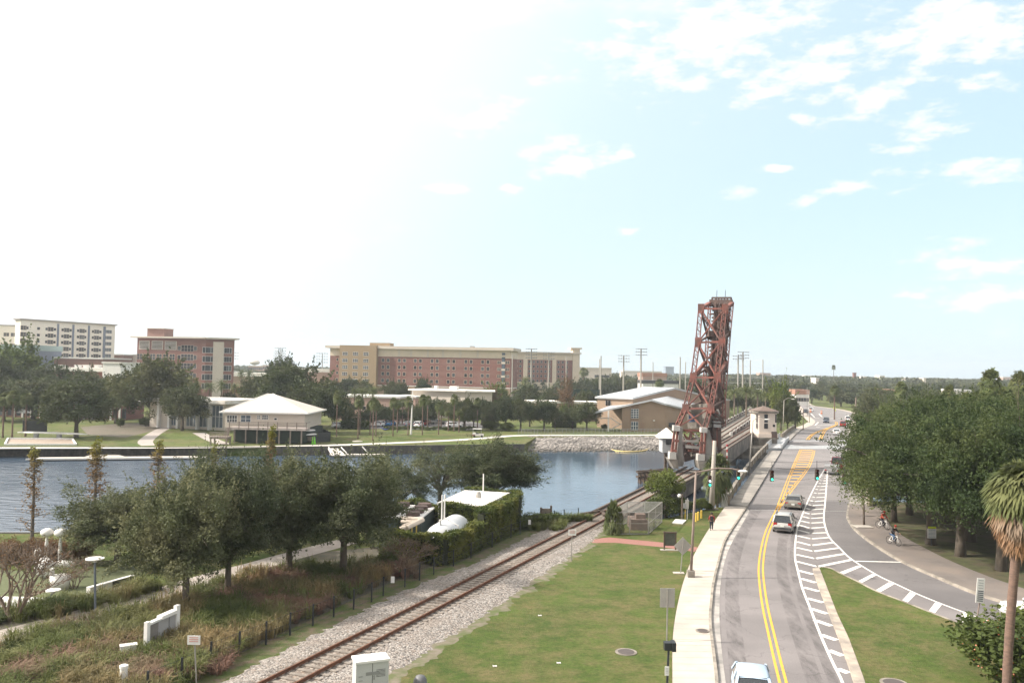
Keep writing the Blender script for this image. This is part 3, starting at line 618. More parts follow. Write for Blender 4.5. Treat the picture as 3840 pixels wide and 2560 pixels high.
k = MB()
for i in range(39): a, b_ = IT[i], IT[i + 1]; k.bar((a.x, a.y, .09), (b_.x, b_.y, .09), .16, .16)
struct(k.build('kerb', m_kerb))
# kerb and pavement on the outer side of the ramp
k = MB(); RK2 = RK[::-1]
for i in range(59): a, b_ = RK2[i], RK2[i + 1]; k.bar((a.x, a.y, .08), (b_.x, b_.y, .08), .2, .17)
struct(k.build('kerb', m_kerb)); struct(strip(offset(RK2, -.75), offset(RK2, -.1), .012).build('gutter', m_gut)) if False else None
outr = resample(smooth_line(PL([(3300, 1900), (3330, 1960), (3363, 1999), (3451, 2051), (3566, 2109), (3703, 2166), (3840, 2213), (3950, 2250)])), 60)
inr = resample(smooth_line(PL([(3184, 1880), (3179, 1936), (3190, 1962), (3212, 1990), (3267, 2034), (3332, 2077), (3409, 2119), (3513, 2165), (3651, 2223), (3788, 2267), (3842, 2283), (3950, 2322)])), 60)
struct(strip(inr, outr, .15).build('sidewalk', mat('brick_paved_walk', (.175, .15, .135), (.14, .122, .11), scale=1.2, rough=.92, c3=(.205, .17, .145), scale3=.3)))
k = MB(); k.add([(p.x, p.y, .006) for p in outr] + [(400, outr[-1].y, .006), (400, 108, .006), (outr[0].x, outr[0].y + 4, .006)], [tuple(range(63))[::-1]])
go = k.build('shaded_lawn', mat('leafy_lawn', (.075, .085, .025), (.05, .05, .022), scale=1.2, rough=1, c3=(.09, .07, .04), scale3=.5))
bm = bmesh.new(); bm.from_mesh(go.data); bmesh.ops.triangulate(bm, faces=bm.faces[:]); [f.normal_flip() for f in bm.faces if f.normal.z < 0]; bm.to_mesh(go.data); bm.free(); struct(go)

# ---- park on the left: path, turf, beds
pth = smooth_line([P(*p) for p in [(-60, 2405), (87, 2364), (250, 2323), (360, 2291), (493, 2254), (638, 2213), (755, 2175), (871, 2143), (952, 2123), (1100, 2082), (1300, 2030)]], 4)
struct(strip(offset(pth, -1.15), offset(pth, 1.15), .012).build('path', mat('park_path', (.40, .35, .31), (.33, .29, .26), scale=1, rough=.9)))
bed = MB(); bedp = [P(-200, 2700), P(520, 2700), P(800, 2500), P(1010, 2395), P(1536, 2150), P(1800, 2060), P(1500, 2040), P(1000, 2090), P(500, 2230), P(-200, 2250)]
bed.add([(p.x, p.y, .006) for p in bedp], [tuple(range(len(bedp)))]); bo = bed.build('planting_bed', g_soil); struct(bo)
bm = bmesh.new(); bm.from_mesh(bo.data); bmesh.ops.triangulate(bm, faces=bm.faces[:]); [f.normal_flip() for f in bm.faces if f.normal.z < 0]; bm.to_mesh(bo.data); bm.free()
tf = MB(); tf.add([tuple(P(x, y, .010)) for x, y in [(-60, 2240), (190, 2238), (330, 2226), (500, 2185), (560, 2140), (470, 2115), (250, 2150), (-60, 2130)]], [tuple(range(8))]); struct(tf.build('turf_lawn', mat('olive_turf', (.105, .12, .055), (.085, .10, .045), scale=3, rough=1)))
tf = MB(); tf.add([tuple(P(x, y, .016)) for x, y in [(-60, 2275), (60, 2275), (110, 2268), (190, 2260), (200, 2240), (90, 2236), (-60, 2234)]], [tuple(range(7))]); struct(tf.build('plaza_paving', mat('white_paving', (.75, .74, .72), (.68, .67, .66), scale=1, rough=.7)))

# ---- far bank: walkway, side path, car park
fwk = smooth_line([P(x, y, FARZ) for x, y in [(-500, 1683), (0, 1679), (500, 1678), (700, 1677), (1000, 1674), (1300, 1667), (1600, 1655), (1750, 1647), (1850, 1639), (1930, 1633), (2060, 1631), (2300, 1631), (2560, 1630)]], 5)
struct(strip(offset(fwk, -1.5), offset(fwk, 1.5), .02).build('path', mat('far_walkway', (.56, .53, .48), (.50, .47, .43), scale=.5, rough=.9)))
for pts in ([(560, 1670), (545, 1655), (580, 1625), (620, 1605), (670, 1592), (740, 1585)], [(840, 1665), (800, 1650), (770, 1635), (745, 1622)]):
    l_ = smooth_line([P(x, y, FARZ) for x, y in pts], 5); struct(strip(offset(l_, -1.4), offset(l_, 1.4), .015).build('path', mat('side_path', (.38, .33, .30), (.32, .29, .26), scale=.5)))
cp = MB(); cp.add([tuple(P(x, y, FARZ + .02)) for x, y in [(1380, 1606), (1750, 1612), (1860, 1600), (1760, 1578), (1380, 1578)]], [tuple(range(5))]); struct(cp.build('car_park', mat('carpark_asphalt', (.17, .16, .16), (.14, .135, .135), scale=.3)))
db = MB(); db.add([tuple(P(x, y, FARZ + .012)) for x, y in [(470, 1640), (560, 1618), (620, 1598), (590, 1585), (440, 1588), (300, 1600), (330, 1630)]], [tuple(range(7))]); struct(db.build('bare_ground', mat('bare_dirt', (.13, .10, .075), (.09, .085, .05), scale=.5)))
# sand court with a white border
sc = MB(); sp = [P(x, y, FARZ + .025) for x, y in [(18, 1668), (285, 1668), (272, 1647), (30, 1645)]]; sc.add([tuple(p) for p in sp], [(0, 1, 2, 3)]); struct(sc.build('sand_court', mat('court_sand', (.36, .28, .22), (.30, .24, .19), scale=1)))
bd = MB()
for i in range(4): bd.bar(sp[i] + Vector((0, 0, .1)), sp[(i + 1) % 4] + Vector((0, 0, .1)), .3, .3)
tag(bd.build('court_border', mat('white_board', (.75, .74, .72)), origin=tuple(sp[0])), 'white timber border round the sand court by the river walk', 'border')
# ------------------------------------------------------------------ vegetation makers
def leafmat(name, c1, c2, c3=None, scale=.9, rnd=.12, trans=.22):
    return mat(name, c1, c2, scale=scale, rough=.75, detail=4, c3=c3, scale3=scale * .45, trans=trans, rnd=rnd, spec=.25, lo=.38, hi=.62)
L_OAK = leafmat('oak_leaves', (.112, .130, .062), (.064, .080, .040), (.155, .158, .082), scale=.9, trans=.25, rnd=.3)
L_OAK_D = leafmat('dense_oak_leaves', (.066, .094, .030), (.038, .060, .021), (.105, .125, .042), scale=.5, trans=.3, rnd=.22)
L_FAR = leafmat('far_leaves', (.075, .092, .036), (.045, .062, .027), (.105, .105, .045), scale=.3, rnd=.28)
L_BRIGHT = leafmat('bright_leaves', (.14, .17, .035), (.09, .125, .03), (.18, .18, .05), scale=.4, rnd=.15)
L_CYP = leafmat('cypress_leaves', (.20, .125, .055), (.15, .105, .05), (.26, .15, .06), scale=.5)
_nd, _lk = L_CYP.node_tree.nodes, L_CYP.node_tree.links; _t = N(_nd, 'ShaderNodeTexCoord'); _s = N(_nd, 'ShaderNodeSeparateXYZ'); _lk.new(_t.outputs['Object'], _s.inputs[0])
_r = N(_nd, 'ShaderNodeMapRange'); _lk.new(_s.outputs[2], _r.inputs[0]); _r.inputs[1].default_value = 7.0; _r.inputs[2].default_value = 8.8; _m = N(_nd, 'ShaderNodeMix', data_type='RGBA'); _lk.new(_r.outputs[0], _m.inputs[0])   # new green growth at the tips, autumn rust below
_src = _nd['Principled BSDF'].inputs['Base Color'].links[0].from_socket; _lk.new(_src, _m.inputs[6]); _m.inputs[7].default_value = (.20, .20, .035, 1)
for _l in list(_src.links):
    if _l.to_node != _m: _to = _l.to_socket; _lk.new(_m.outputs[2], _to)
L_RUST = leafmat('rusty_leaves', (.20, .115, .06), (.15, .10, .055), scale=.6)
L_PALM = leafmat('palm_fronds', (.12, .145, .055), (.085, .11, .04), (.16, .17, .07), scale=1.1)
L_DEAD = leafmat('dead_fronds', (.36, .19, .085), (.24, .15, .085), (.27, .21, .155), scale=1.3)
L_DEAD2 = leafmat('brown_fronds', (.24, .17, .095), (.17, .125, .07), scale=1.3)
L_IVY = leafmat('ivy_leaves', (.105, .13, .03), (.05, .072, .018), (.16, .16, .04), scale=1.1, rnd=0)
L_SHRUB = leafmat('shrub_leaves', (.10, .125, .03), (.06, .08, .022), scale=1.0)
BARK = mat('bark', (.13, .105, .08), (.075, .062, .05), scale=3, rough=1, stretch=(1, 1, .3))
BARK_G = mat('grey_bark', (.16, .14, .12), (.10, .09, .08), scale=3, rough=1, stretch=(1, 1, .3))
BARK_P = mat('palm_bark', (.22, .17, .13), (.14, .11, .085), scale=5, rough=1, stretch=(1, 1, 2.5))
BARK_R = mat('reddish_palm_bark', (.19, .12, .09), (.12, .08, .065), scale=5, rough=1, stretch=(1, 1, 2.5))
TWIG = mat('bare_twigs', (.22, .165, .125), (.15, .115, .09), scale=2, rough=1)

def leaf_quads(rg, C, size, aspect=.55, up=.35, jit=.35):
    "one small diamond leaf clump at every centre"
    n = len(C); a = rg.normal(size=(n, 3)); a /= np.linalg.norm(a, axis=1)[:, None]
    nn = rg.normal(size=(n, 3)); nn[:, 2] += up * 3; nn -= a * (nn * a).sum(1)[:, None]; nn /= np.linalg.norm(nn, axis=1)[:, None] + 1e-9
    b = np.cross(nn, a); s = size * (1 - jit + 2 * jit * rg.random(n))[:, None]
    V = np.stack([C - a * s * .5, C - b * s * .5 * aspect, C + a * s * .5, C + b * s * .5 * aspect], 1).reshape(-1, 3)
    return V, np.arange(4 * n).reshape(-1, 4)
def blob_points(rg, blobs, n, shell=.45, zsq=.8):
    B = np.array([b[:3] for b in blobs]); Rr = np.array([b[3] for b in blobs]); w = Rr ** 2; w /= w.sum()
    k = rg.choice(len(B), n, p=w); d = rg.normal(size=(n, 3)); d /= np.linalg.norm(d, axis=1)[:, None]
    r = (shell + (1 - shell) * rg.random(n)) ** .7 * (1 + .25 * rg.normal(size=n) * .5)
    d[:, 2] *= zsq
    return B[k] + d * (Rr[k] * r)[:, None]
def crown_blobs(rg, n, cz, rx, rz, rb, low=-.5, irregular=.25):
    out = []
    while len(out) < n:
        d = rg.normal(size=3); d /= np.linalg.norm(d)
        if d[2] < low: continue
        q = (.45 + .55 * rg.random() ** .5)
        ir = 1 + irregular * rg.normal() * .6
        out.append((d[0] * rx * q * ir, d[1] * rx * q * ir, cz + d[2] * rz * q * ir, rb * (.65 + .7 * rg.random())))
    return out
def limbs(rg, h0, blobs, r0, nlimb, lean=0.0):
    k = MB(); fork = h0 * .85
    k.tube([(0, 0, -.3), (lean * .1, 0, h0 * .3), (lean * .3, 0, fork), (lean * .3, 0, fork + .5)], [r0 * 1.35, r0, r0 * .82, r0 * .5], 8)
    idx = rg.choice(len(blobs), min(nlimb, len(blobs)), replace=False)
    for j in idx:
        b = blobs[j]; st = np.array([lean * .3, 0, fork * (.8 + .3 * rg.random())]); en = np.array(b[:3]); mid = (st + en) / 2 + np.array([0, 0, .12 * np.linalg.norm(en - st)]) + rg.normal(size=3) * .2
        mid[:2] = st[:2] + (en - st)[:2] * .42
        k.tube([st, st * .55 + mid * .45 + rg.normal(size=3) * .08, mid, mid * .45 + en * .55 + rg.normal(size=3) * .15, en], [r0 * .45, r0 * .36, r0 * .25, r0 * .15, r0 * .04], 5, cap=False)
        for _ in range(2):
            e2 = en + rg.normal(size=3) * b[3] * .8; m2_ = mid * .5 + en * .5; k.tube([m2_, (m2_ + e2) / 2 + rg.normal(size=3) * .1, e2], [r0 * .14, r0 * .08, r0 * .02], 4, cap=False)
    return k
def broadleaf(seed, H, Wd, trunk, nblob, nleaf, leaf, mleaf, rb, mbark=BARK, nlimb=14, droop=0, low=-.45, shell=.4, zc=None, irregular=.25, spray=0, lean=0.0, rt_=None):
    rg = np.random.default_rng(seed); rz = (H - trunk) / 2; cz = trunk + rz
    bl = crown_blobs(rg, nblob, cz, Wd / 2 - rb * .6, rz - rb * .4, rb, low, irregular)
    C = blob_points(rg, bl, nleaf, shell)
    if droop:
        m_ = C[:, 2] < cz; C[m_, 2] -= droop * rg.random(m_.sum()) ** 2 * (np.linalg.norm(C[m_, :2], axis=1) / (Wd / 2))
    if spray:   # upright shoots that break the outline
        ns = spray; S = []
        for _ in range(ns):
            b = bl[rg.integers(len(bl))]; d = np.array([b[0], b[1], (b[2] - cz) * 1.6 + 1.2]); d /= np.linalg.norm(d) + 1e-9; d += rg.normal(size=3) * .25
            L = rb * (1.0 + rg.random() * .9); t = rg.random(26)[:, None]; S.append(np.array(b[:3]) + d * (b[3] * .6 + L * t) + rg.normal(size=(26, 3)) * .16 * (1.1 - t))
        C = np.concatenate([C] + S)
    C[:, 2] = np.maximum(C[:, 2], trunk * .55)
    V, F = leaf_quads(rg, C, leaf)
    cm = np_mesh('crown', V, F, mleaf)
    k = limbs(rg, trunk + rz * .35, bl, rt_ or Wd * .028 + .03, nlimb, lean); me = bpy.data.meshes.new('trunk'); me.from_pydata(k.v, [], k.f); me.materials.append(mbark)
    me.polygons.foreach_set('use_smooth', [True] * len(me.polygons))
    return dict(crown=cm, trunk=me, H=H, W=Wd)
def frond(rg, n, L, az, el0, curl, width, base, leafl, leafw, k=None, droop=.25):
    "a feather or fan frond as thin leaflets along an arching rib; returns vertex and face arrays"
    ts = np.linspace(0, 1, n); el = el0 - curl * ts; dx = np.cos(el); dz = np.sin(el); st = L / n
    r = np.cumsum(dx) * st; z = np.cumsum(dz) * st; ca, sa = math.cos(az), math.sin(az)
    pts = np.stack([base[0] + r * ca, base[1] + r * sa, base[2] + z], 1); side = np.array([-sa, ca, 0])
    V = []; F = []
    for i in range(n):
        w = leafl * (math.sin(math.pi * (.12 + .86 * ts[i])) ** .7); fwd = np.array([ca * dx[i], sa * dx[i], dz[i]])
        for s_ in (-1, 1):
            tip = pts[i] + side * s_ * w + fwd * w * .55 + np.array([0, 0, -droop * w * (1 + .5 * rg.random())]); b0 = pts[i]; b1 = pts[i] + fwd * leafw
            q = len(V); V += [b0, b1, tip + fwd * .02, tip]; F.append((q, q + 1, q + 2, q + 3))
    for i in range(n - 1):
        q = len(V); V += [pts[i] + side * .03, pts[i] - side * .03, pts[i + 1] - side * .02, pts[i + 1] + side * .02]; F.append((q, q + 1, q + 2, q + 3))
    return V, F
def fan(rg, base, az, el, stem, rad, n=14, droop=.5, spread=2.6):
    "a fan frond: stem then a spray of drooping blades"
    d = np.array([math.cos(az) * math.cos(el), math.sin(az) * math.cos(el), math.sin(el)]); side = np.array([-math.sin(az), math.cos(az), 0]); up = np.cross(d, side) * -1
    c = np.array(base) + d * stem - np.array([0, 0, droop * stem * .25]); V = []; F = []
    V += [np.array(base) + side * .02, np.array(base) - side * .02, c - side * .02, c + side * .02]; F.append((0, 1, 2, 3))
    for i in range(n):
        a = (i / (n - 1) - .5) * spread; dir_ = d * math.cos(a) + side * math.sin(a) + up * (.12 * rg.normal()); w = side * math.cos(a) - d * math.sin(a)
        m_ = c + dir_ * rad * .55; e = c + dir_ * rad * (.9 + .2 * rg.random()) - np.array([0, 0, rad * droop * (.45 + .4 * rg.random())]); bw = rad * .085
        q = len(V); V += [c, m_ - w * bw, e, m_ + w * bw]; F.append((q, q + 1, q + 2, q + 3))
    return V, F
def palm(seed, kind, H, r, nf, mtr=BARK_P, L=2.6, skirt=0, lean=0.0, mleaf=L_PALM):
    rg = np.random.default_rng(seed); V = []; F = []; V2 = []; F2 = []
    def addto(v, f, A=None, B_=None):
        A = V if A is None else A; B_ = F if B_ is None else B_; q = len(A); A.extend(v); B_.extend([tuple(i + q for i in g) for g in f])
    top = (lean, 0, H)
    for i in range(nf):
        az = i * 2.4 + rg.normal() * .2; u = (i + .5) / nf
        if kind == 'date': v, f = frond(rg, 20, L * (.85 + .3 * rg.random()), az, 1.35 - 1.5 * u + rg.normal() * .08, 1.25, 0, top, .52, .05)
        elif kind == 'shag': v, f = fan(rg, top, az, 1.45 - 1.75 * u + rg.normal() * .14, L * .31 * (.8 + .4 * rg.random()), L * .42, 15, .55 + .5 * u)
        elif kind == 'sabal': v, f = fan(rg, top, az, 1.35 - 2.35 * u + rg.normal() * .1, L * .42 * (.8 + .4 * rg.random()), L * .55, 13, .5 + .4 * u)
        else: v, f = fan(rg, top, az, 1.3 - 2.0 * u, L * .3, L * .5, 12, .35)
        addto(v, f)
    for i in range(skirt):
        az = i * 2.4 + rg.normal() * .3; u = i / max(1, skirt)
        b = (top[0], top[1], top[2] + .1 - u * L * .48)
        v, f = fan(rg, b, az, -.75 - .55 * u + rg.normal() * .12, L * .42 * (1 - .25 * u), L * .38, 12, .8, 1.5); addto(v, f, V2, F2)
    F_ = [g for g in F if len(g) == 4]
    cm = np_mesh('crown', np.array(V), F_, mleaf); out = dict(crown=cm, H=H + L * .5, W=L * 2)
    if skirt: out['dead'] = np_mesh('dead_frond_skirt', np.array(V2), F2, L_DEAD if skirt > 30 else L_DEAD2)
    k = MB(); nseg = 14; pts = [(lean * (i / nseg) ** 1.5, 0, -.3 + (H + .3) * i / nseg) for i in range(nseg + 1)]; rs = [r * (1.35 - .35 * min(1, i / 2)) * (1 + .06 * (i % 2)) for i in range(nseg + 1)]
    k.tube(pts, rs, 9); me = bpy.data.meshes.new('trunk'); me.from_pydata(k.v, [], k.f); me.materials.append(mtr); me.polygons.foreach_set('use_smooth', [True] * len(me.polygons)); out['trunk'] = me
    return out
def cypress(seed, H, Wd, nleaf, leaf, mleaf, density=1.0):
    rg = np.random.default_rng(seed); k = MB(); k.tube([(0, 0, -.3), (0, 0, H * .5), (0, 0, H * .98)], [.14, .09, .02], 6); C = []
    nb = 60
    for i in range(nb):
        z = H * (.18 + .8 * i / nb) + rg.normal() * .1; L = (Wd / 2) * (1 - (z / H) ** 1.3) * (.55 + .7 * rg.random()) + .22; az = rg.random() * 6.28
        e = np.array([math.cos(az) * L, math.sin(az) * L, z + L * .35]); k.tube([(0, 0, z), tuple(e)], [.03, .008], 4, cap=False)
        thick = density * (.35 + 1.3 * (z / H) ** 2) * (.5 + rg.random()); n = int(nleaf / nb * thick); t = rg.random(n)[:, None]
        C.append(np.array([0, 0, z]) * (1 - t) + e * t + rg.normal(size=(n, 3)) * np.array([.13, .13, .13]))
    V, F = leaf_quads(rg, np.concatenate(C), leaf, up=0); me = bpy.data.meshes.new('trunk'); me.from_pydata(k.v, [], k.f); me.materials.append(BARK_G)
    return dict(crown=np_mesh('crown', V, F, mleaf), trunk=me, H=H, W=Wd)
def twiggy(seed, H, Wd, nst, mleaf, nleaf, leaf, fork=.35, depth=4, r0=.07):
    "many-stemmed tree or bush of forking bare branches with a thin scatter of leaves"
    rg = np.random.default_rng(seed); k = MB(); tips = []
    def grow(p, d, L, r, dep):
        e = p + d * L; k.tube([p, (p + e) / 2 + rg.normal(size=3) * L * .05, e], [r, r * .85, r * .7], 5 if dep > 2 else 3, cap=False)
        if dep <= 2: tips.append((p, e))
        if dep == 0: return
        for _ in range(3 if dep > 1 else 4):
            nd_ = d + rg.normal(size=3) * .42; nd_[2] = abs(nd_[2]) * .8 + .25; nd_ /= np.linalg.norm(nd_); grow(e, nd_, L * (.62 + .2 * rg.random()), r * .62, dep - 1)
    for i in range(nst):
        a = 6.28 * i / nst + rg.normal() * .3; t = Wd / H * .62 * (.4 + .8 * rg.random()); d = np.array([math.cos(a) * t, math.sin(a) * t, 1.0]); d /= np.linalg.norm(d)
        grow(np.array([math.cos(a) * r0, math.sin(a) * r0, -.2]), d, H * fork, r0, depth)
    T = [tips[j] for j in rg.integers(len(tips), size=nleaf)]; t = rg.random(nleaf)[:, None]
    C = np.array([a for a, b in T]) * (1 - t) + np.array([b for a, b in T]) * t + rg.normal(size=(nleaf, 3)) * .06
    V, F = leaf_quads(rg, C, leaf); me = bpy.data.meshes.new('branches'); me.from_pydata(k.v, [], k.f); me.materials.append(TWIG)
    zs = [v[2] for v in k.v]
    return dict(crown=np_mesh('crown', V, F, mleaf), trunk=me, H=max(zs), W=Wd)

PARTNAME = dict(crown='crown', trunk='trunk', dead='dead_frond_skirt')
def plant(proto, loc, sx=1.0, sz=1.0, rz=0.0, name='tree', label='tree', cat='tree', group=None, trunkname='trunk'):
    t = thing(name, label, cat, tuple(loc), rz, group); t.scale = (sx, sx, sz)
    for key in ('trunk', 'crown', 'dead'):
        if key in proto: link(trunkname if key == 'trunk' else PARTNAME[key], proto[key], t)
    return t
def plant_px(proto, xb, yb, ytop, wpx, z=0.0, rz=None, Y=None, zb=None, **kw):
    "stand the plant where its foot is, scaled to the height and width it has"
    if Y is None: b = P(xb, yb, z)
    else:
        b = PD(xb, 1400, Y); b.z = z
    top = PD(xb, ytop, b.y); sz = (top.z - b.z) / proto['H']; sx = (wpx / FPX * b.y) / proto['W']
    return plant(proto, b, sx, sz, rz if rz is not None else random.uniform(0, 6.28), **kw)
random.seed(11)
NEAR = [broadleaf(i, 8.0, 7.6, 1.9, 150, 56000, .155, L_OAK, .72, nlimb=26, low=-.75, spray=300, shell=.55, irregular=.32) for i in (1, 2, 3)]
THIN = [broadleaf(i, 8.0, 8.0, 1.2, 90, 22000, .155, L_OAK, .8, nlimb=26, low=-.7, spray=260, shell=.2, irregular=.4) for i in (5, 6)]
BIG = [broadleaf(i, 12.0, 13.4, 3.4, 230, 80000, .225, L_OAK_D, 1.0, nlimb=30, droop=2.0, low=-.6, spray=260, shell=.6, irregular=.38) for i in (8, 9, 10)]
MID = [broadleaf(i, 9.0, 11.0, 1.6, 95, 15000, .40, L_FAR, 1.05, nlimb=12, droop=1.0, low=-.6, spray=40, shell=.45, irregular=.3) for i in (12, 13, 14, 15)]
CAN = [palm(55, 'shag', 9.9, .19, 190, BARK_R, 2.4, skirt=150, lean=.78)]
CAB = palm(57, 'sabal', 4.2, .22, 60, BARK_P, 3.0, skirt=24)
MIDB = broadleaf(16, 8.0, 7.0, 1.6, 36, 6000, .42, L_BRIGHT, 1.3, nlimb=10, low=-.5, spray=40)
MIDR = broadleaf(17, 10.0, 6.0, 1.6, 30, 4200, .38, L_RUST, 1.1, nlimb=16, low=-.6, spray=60)
LOW = [broadleaf(i, 9.0, 11.0, 1.2, 34, 2600, .95, L_FAR, 1.7, nlimb=5, low=-.7, irregular=.3) for i in (22, 23, 24, 25)]
SABAL = [palm(31 + i, 'sabal', 9.0, .17, 46, BARK_R, 1.75) for i in range(2)]
DATE = [palm(41 + i, 'date', 8.2, .22, 48, BARK_P, 2.6) for i in range(2)]
WASH = palm(51, 'wash', 14.0, .18, 40, BARK_G, 2.4)
BUSH = [broadleaf(61 + i, 2.0, 2.4, .1, 34, 5200, .15, L_SHRUB, .42, nlimb=6, low=-.9) for i in range(2)]
RBUSH = broadleaf(66, 2.0, 2.6, .1, 34, 4200, .13, L_RUST, .42, nlimb=10, low=-.9, spray=90)
# ------------------------------------------------------------------ near-bank trees and beds
near_trees = [
 (NEAR[0], 694, 2294, 1798, 500, 'broad olive green tree beside the park path, whole crown in front'),
 (NEAR[1], 853, 2236, 1745, 430, 'olive tree with a forked low trunk just across the path'),
 (NEAR[2], 1082, 2161, 1745, 450, 'dark dense tree standing in the long grass mid row'),
 (NEAR[0], 1286, 2166, 1722, 500, 'tall dark tree nearest the ivy covered hedge wall'),
 (NEAR[1], 440, 2112, 1845, 420, 'low spreading dark tree overhanging the olive turf'),
 (THIN[0], 790, 2080, 1700, 300, 'thin upright tree rising behind the row against the river'),
 (THIN[1], 1010, 2040, 1755, 330, 'thin topped tree behind the dark dense tree by the water'),
 (THIN[0], 1380, 2020, 1715, 330, 'loose crowned tree by the water left of the utility yard'),
 (THIN[1], 1650, 1893, 1690, 340, 'sparse grey green tree behind the white chillers on the bank'),
 (NEAR[2], 1860, 1915, 1665, 400, 'tree leaning over the white flat roof beside the river'),
 (THIN[0], 1500, 1925, 1730, 250, 'small thin tree at the water behind the pipework'),
]
for i, (pr, x, y, yt, w, lab) in enumerate(near_trees):
    plant_px(pr, x, y, yt, w * .86, rz=i * 1.3, name='oak_tree', label=lab, group='trees planted along the near river bank')
CY = [cypress(70 + i, 9.0, 2.2, 2600, .17, L_CYP, d) for i, d in enumerate((.55, .75, 1.0))]
for i, (x, yb, yt, w, lab) in enumerate([(118, 2060, 1668, 120, 'slender thin cypress with orange leaves at the riverside edge'), (350, 2050, 1652, 130, 'slender cypress with green tip, second along the bank'),
        (583, 2030, 1643, 110, 'slender green tipped cypress rising behind the broad olive tree'), (794, 2010, 1668, 80, 'short rusty cypress top behind the upright thin tree'), (1008, 1990, 1606, 85, 'dense green and rust cypress in front of the boathouse')]):
    plant_px(CY[2] if i == 4 else CY[i % 2], x, yb, yt, w, name='cypress_tree', label=lab, group='slender cypresses along the near bank')
# crape myrtle with several stems
MY = twiggy(80, 4.6, 5.0, 7, L_RUST, 1500, .10, .34, 4, .075)
plant_px(MY, 48, 2325, 2010, 420, name='bare_tree', label='many stemmed almost bare tree with rusty leaves by the white paving', cat='tree', trunkname='stems')
MY2 = twiggy(81, 2.4, 2.6, 10, L_RUST, 500, .08, .34, 4, .03)
plant_px(MY2, 1510, 2130, 2010, 190, name='bare_shrub', label='twiggy reddish bare shrub beside the dark ivy wall', cat='shrub', trunkname='stems')
for i, (x, yb, yt, w) in enumerate([(20, 2105, 2040, 150), (110, 2100, 2030, 140), (200, 2092, 2040, 140)]):
    plant_px(MY2, x, yb, yt, w, name='bare_shrub', label='low brownish twiggy shrub on the river edge behind the play area', cat='shrub', trunkname='stems', group='brown shrubs along the river edge')
for i, x in enumerate((-40, 5, 50, 95, 140, 180, 220, 262, 300)): plant_px(RBUSH, x, 2092 + (i % 3) * 9, 2032 + (i % 2) * 10, 95, name='brown_shrub', label='dense purplish brown shrub along the river edge', cat='shrub', trunkname='stems', group='dense brown shrubs on the river edge')
MY3 = twiggy(83, 3.0, 3.0, 6, L_OAK, 900, .10, .34, 4, .04)
plant_px(MY3, 275, 2205, 2085, 170, name='small_tree', label='small dark leaved tree over the white play sculptures', cat='tree', trunkname='stems')

# ---- ornamental grasses
def tufts(name, spots, m, nblade, h, spread, seed, lab, w=.012):
    rg = np.random.default_rng(seed); V = []; F = []
    for (x, y, z, s) in spots:
        n = nblade; az = rg.random(n) * 6.28; rr = rg.random(n) ** .6; b = np.stack([x + np.cos(az) * rr * .22 * s, y + np.sin(az) * rr * .22 * s, np.full(n, z)], 1)
        out = np.stack([np.cos(az), np.sin(az), np.zeros(n)], 1) * (spread * s * (.3 + .9 * rg.random(n)))[:, None]; hh = (h * s * (.65 + .5 * rg.random(n)))[:, None]
        sd = np.stack([-np.sin(az), np.cos(az), np.zeros(n)], 1) * w * s; up = np.array([0, 0, 1.0])
        mid = b + out * .4 + up * hh * .75; tip = b + out * 1.15 + up * hh * (.55 + .45 * rg.random(n))[:, None]
        q = np.stack([b - sd, b + sd, mid + sd, mid - sd, tip], 1); k0 = sum(len(v) for v in V)
        V.append(q.reshape(-1, 3)); base = k0 + np.arange(n) * 5
        F.append(np.stack([base, base + 1, base + 2, base + 3], 1)); F.append(np.stack([base + 3, base + 2, base + 4, base + 4], 1))
    V = np.concatenate(V); F = np.concatenate(F); quads = [tuple(f) if f[2] != f[3] else tuple(f[:3]) for f in F.tolist()]
    me = bpy.data.meshes.new(name); me.from_pydata(V.tolist(), [], quads); me.materials.append(m)
    o = link(name, me); tag(o, lab, None, None, 'stuff'); return o
def inpoly(p, poly):
    c = False; j = len(poly) - 1
    for i in range(len(poly)):
        if (poly[i].y > p[1]) != (poly[j].y > p[1]) and p[0] < (poly[j].x - poly[i].x) * (p[1] - poly[i].y) / (poly[j].y - poly[i].y) + poly[i].x: c = not c
        j = i
    return c
bedA = [P(-80, 2660), P(560, 2660), P(860, 2470), P(1080, 2360), P(1480, 2165), P(1420, 2120), P(1150, 2130), P(950, 2165), P(780, 2212), P(640, 2262), P(400, 2325), P(230, 2372), P(-80, 2440)]
bedB = [P(150, 2330), P(350, 2290), P(560, 2225), P(700, 2185), P(580, 2200), P(420, 2232), P(300, 2270), P(120, 2285)]
bedC = [P(-50, 2345), P(80, 2335), P(150, 2300), P(60, 2290), P(-50, 2300)]
rg = np.random.default_rng(5); spots = {k: [] for k in ('g', 'd', 'p', 's')}
from mathutils import noise as mnoise
def scatter(poly, n):
    xs = [p.x for p in poly]; ys = [p.y for p in poly]
    for _ in range(n):
        x, y = rg.uniform(min(xs), max(xs)), rg.uniform(min(ys), max(ys))
        if not inpoly((x, y), poly): continue
        v = mnoise.noise(Vector((x * .28, y * .28, 3.1))) + .35 * mnoise.noise(Vector((x * 1.1, y * 1.1, 0)))
        u = mnoise.noise(Vector((x * .2 + 9, y * .2, 7.7))) + .3 * mnoise.noise(Vector((x * 1.4, y * 1.4, 5)))
        key = 'd' if v > .14 else ('p' if u > .22 else ('s' if u < -.30 else 'g'))
        spots[key].append((x, y, 0, rg.uniform(.7, 1.35)))
scatter(bedA, 3300); scatter(bedB, 420); scatter(bedC, 60)
for (x, y) in [(820, 2490), (1480, 2130)]:
    c = P(x, y)
    for _ in range(14): spots['p'].append((c.x + rg.normal() * .9, c.y + rg.normal() * .7, 0, 1.0))
c = P(560, 2520)
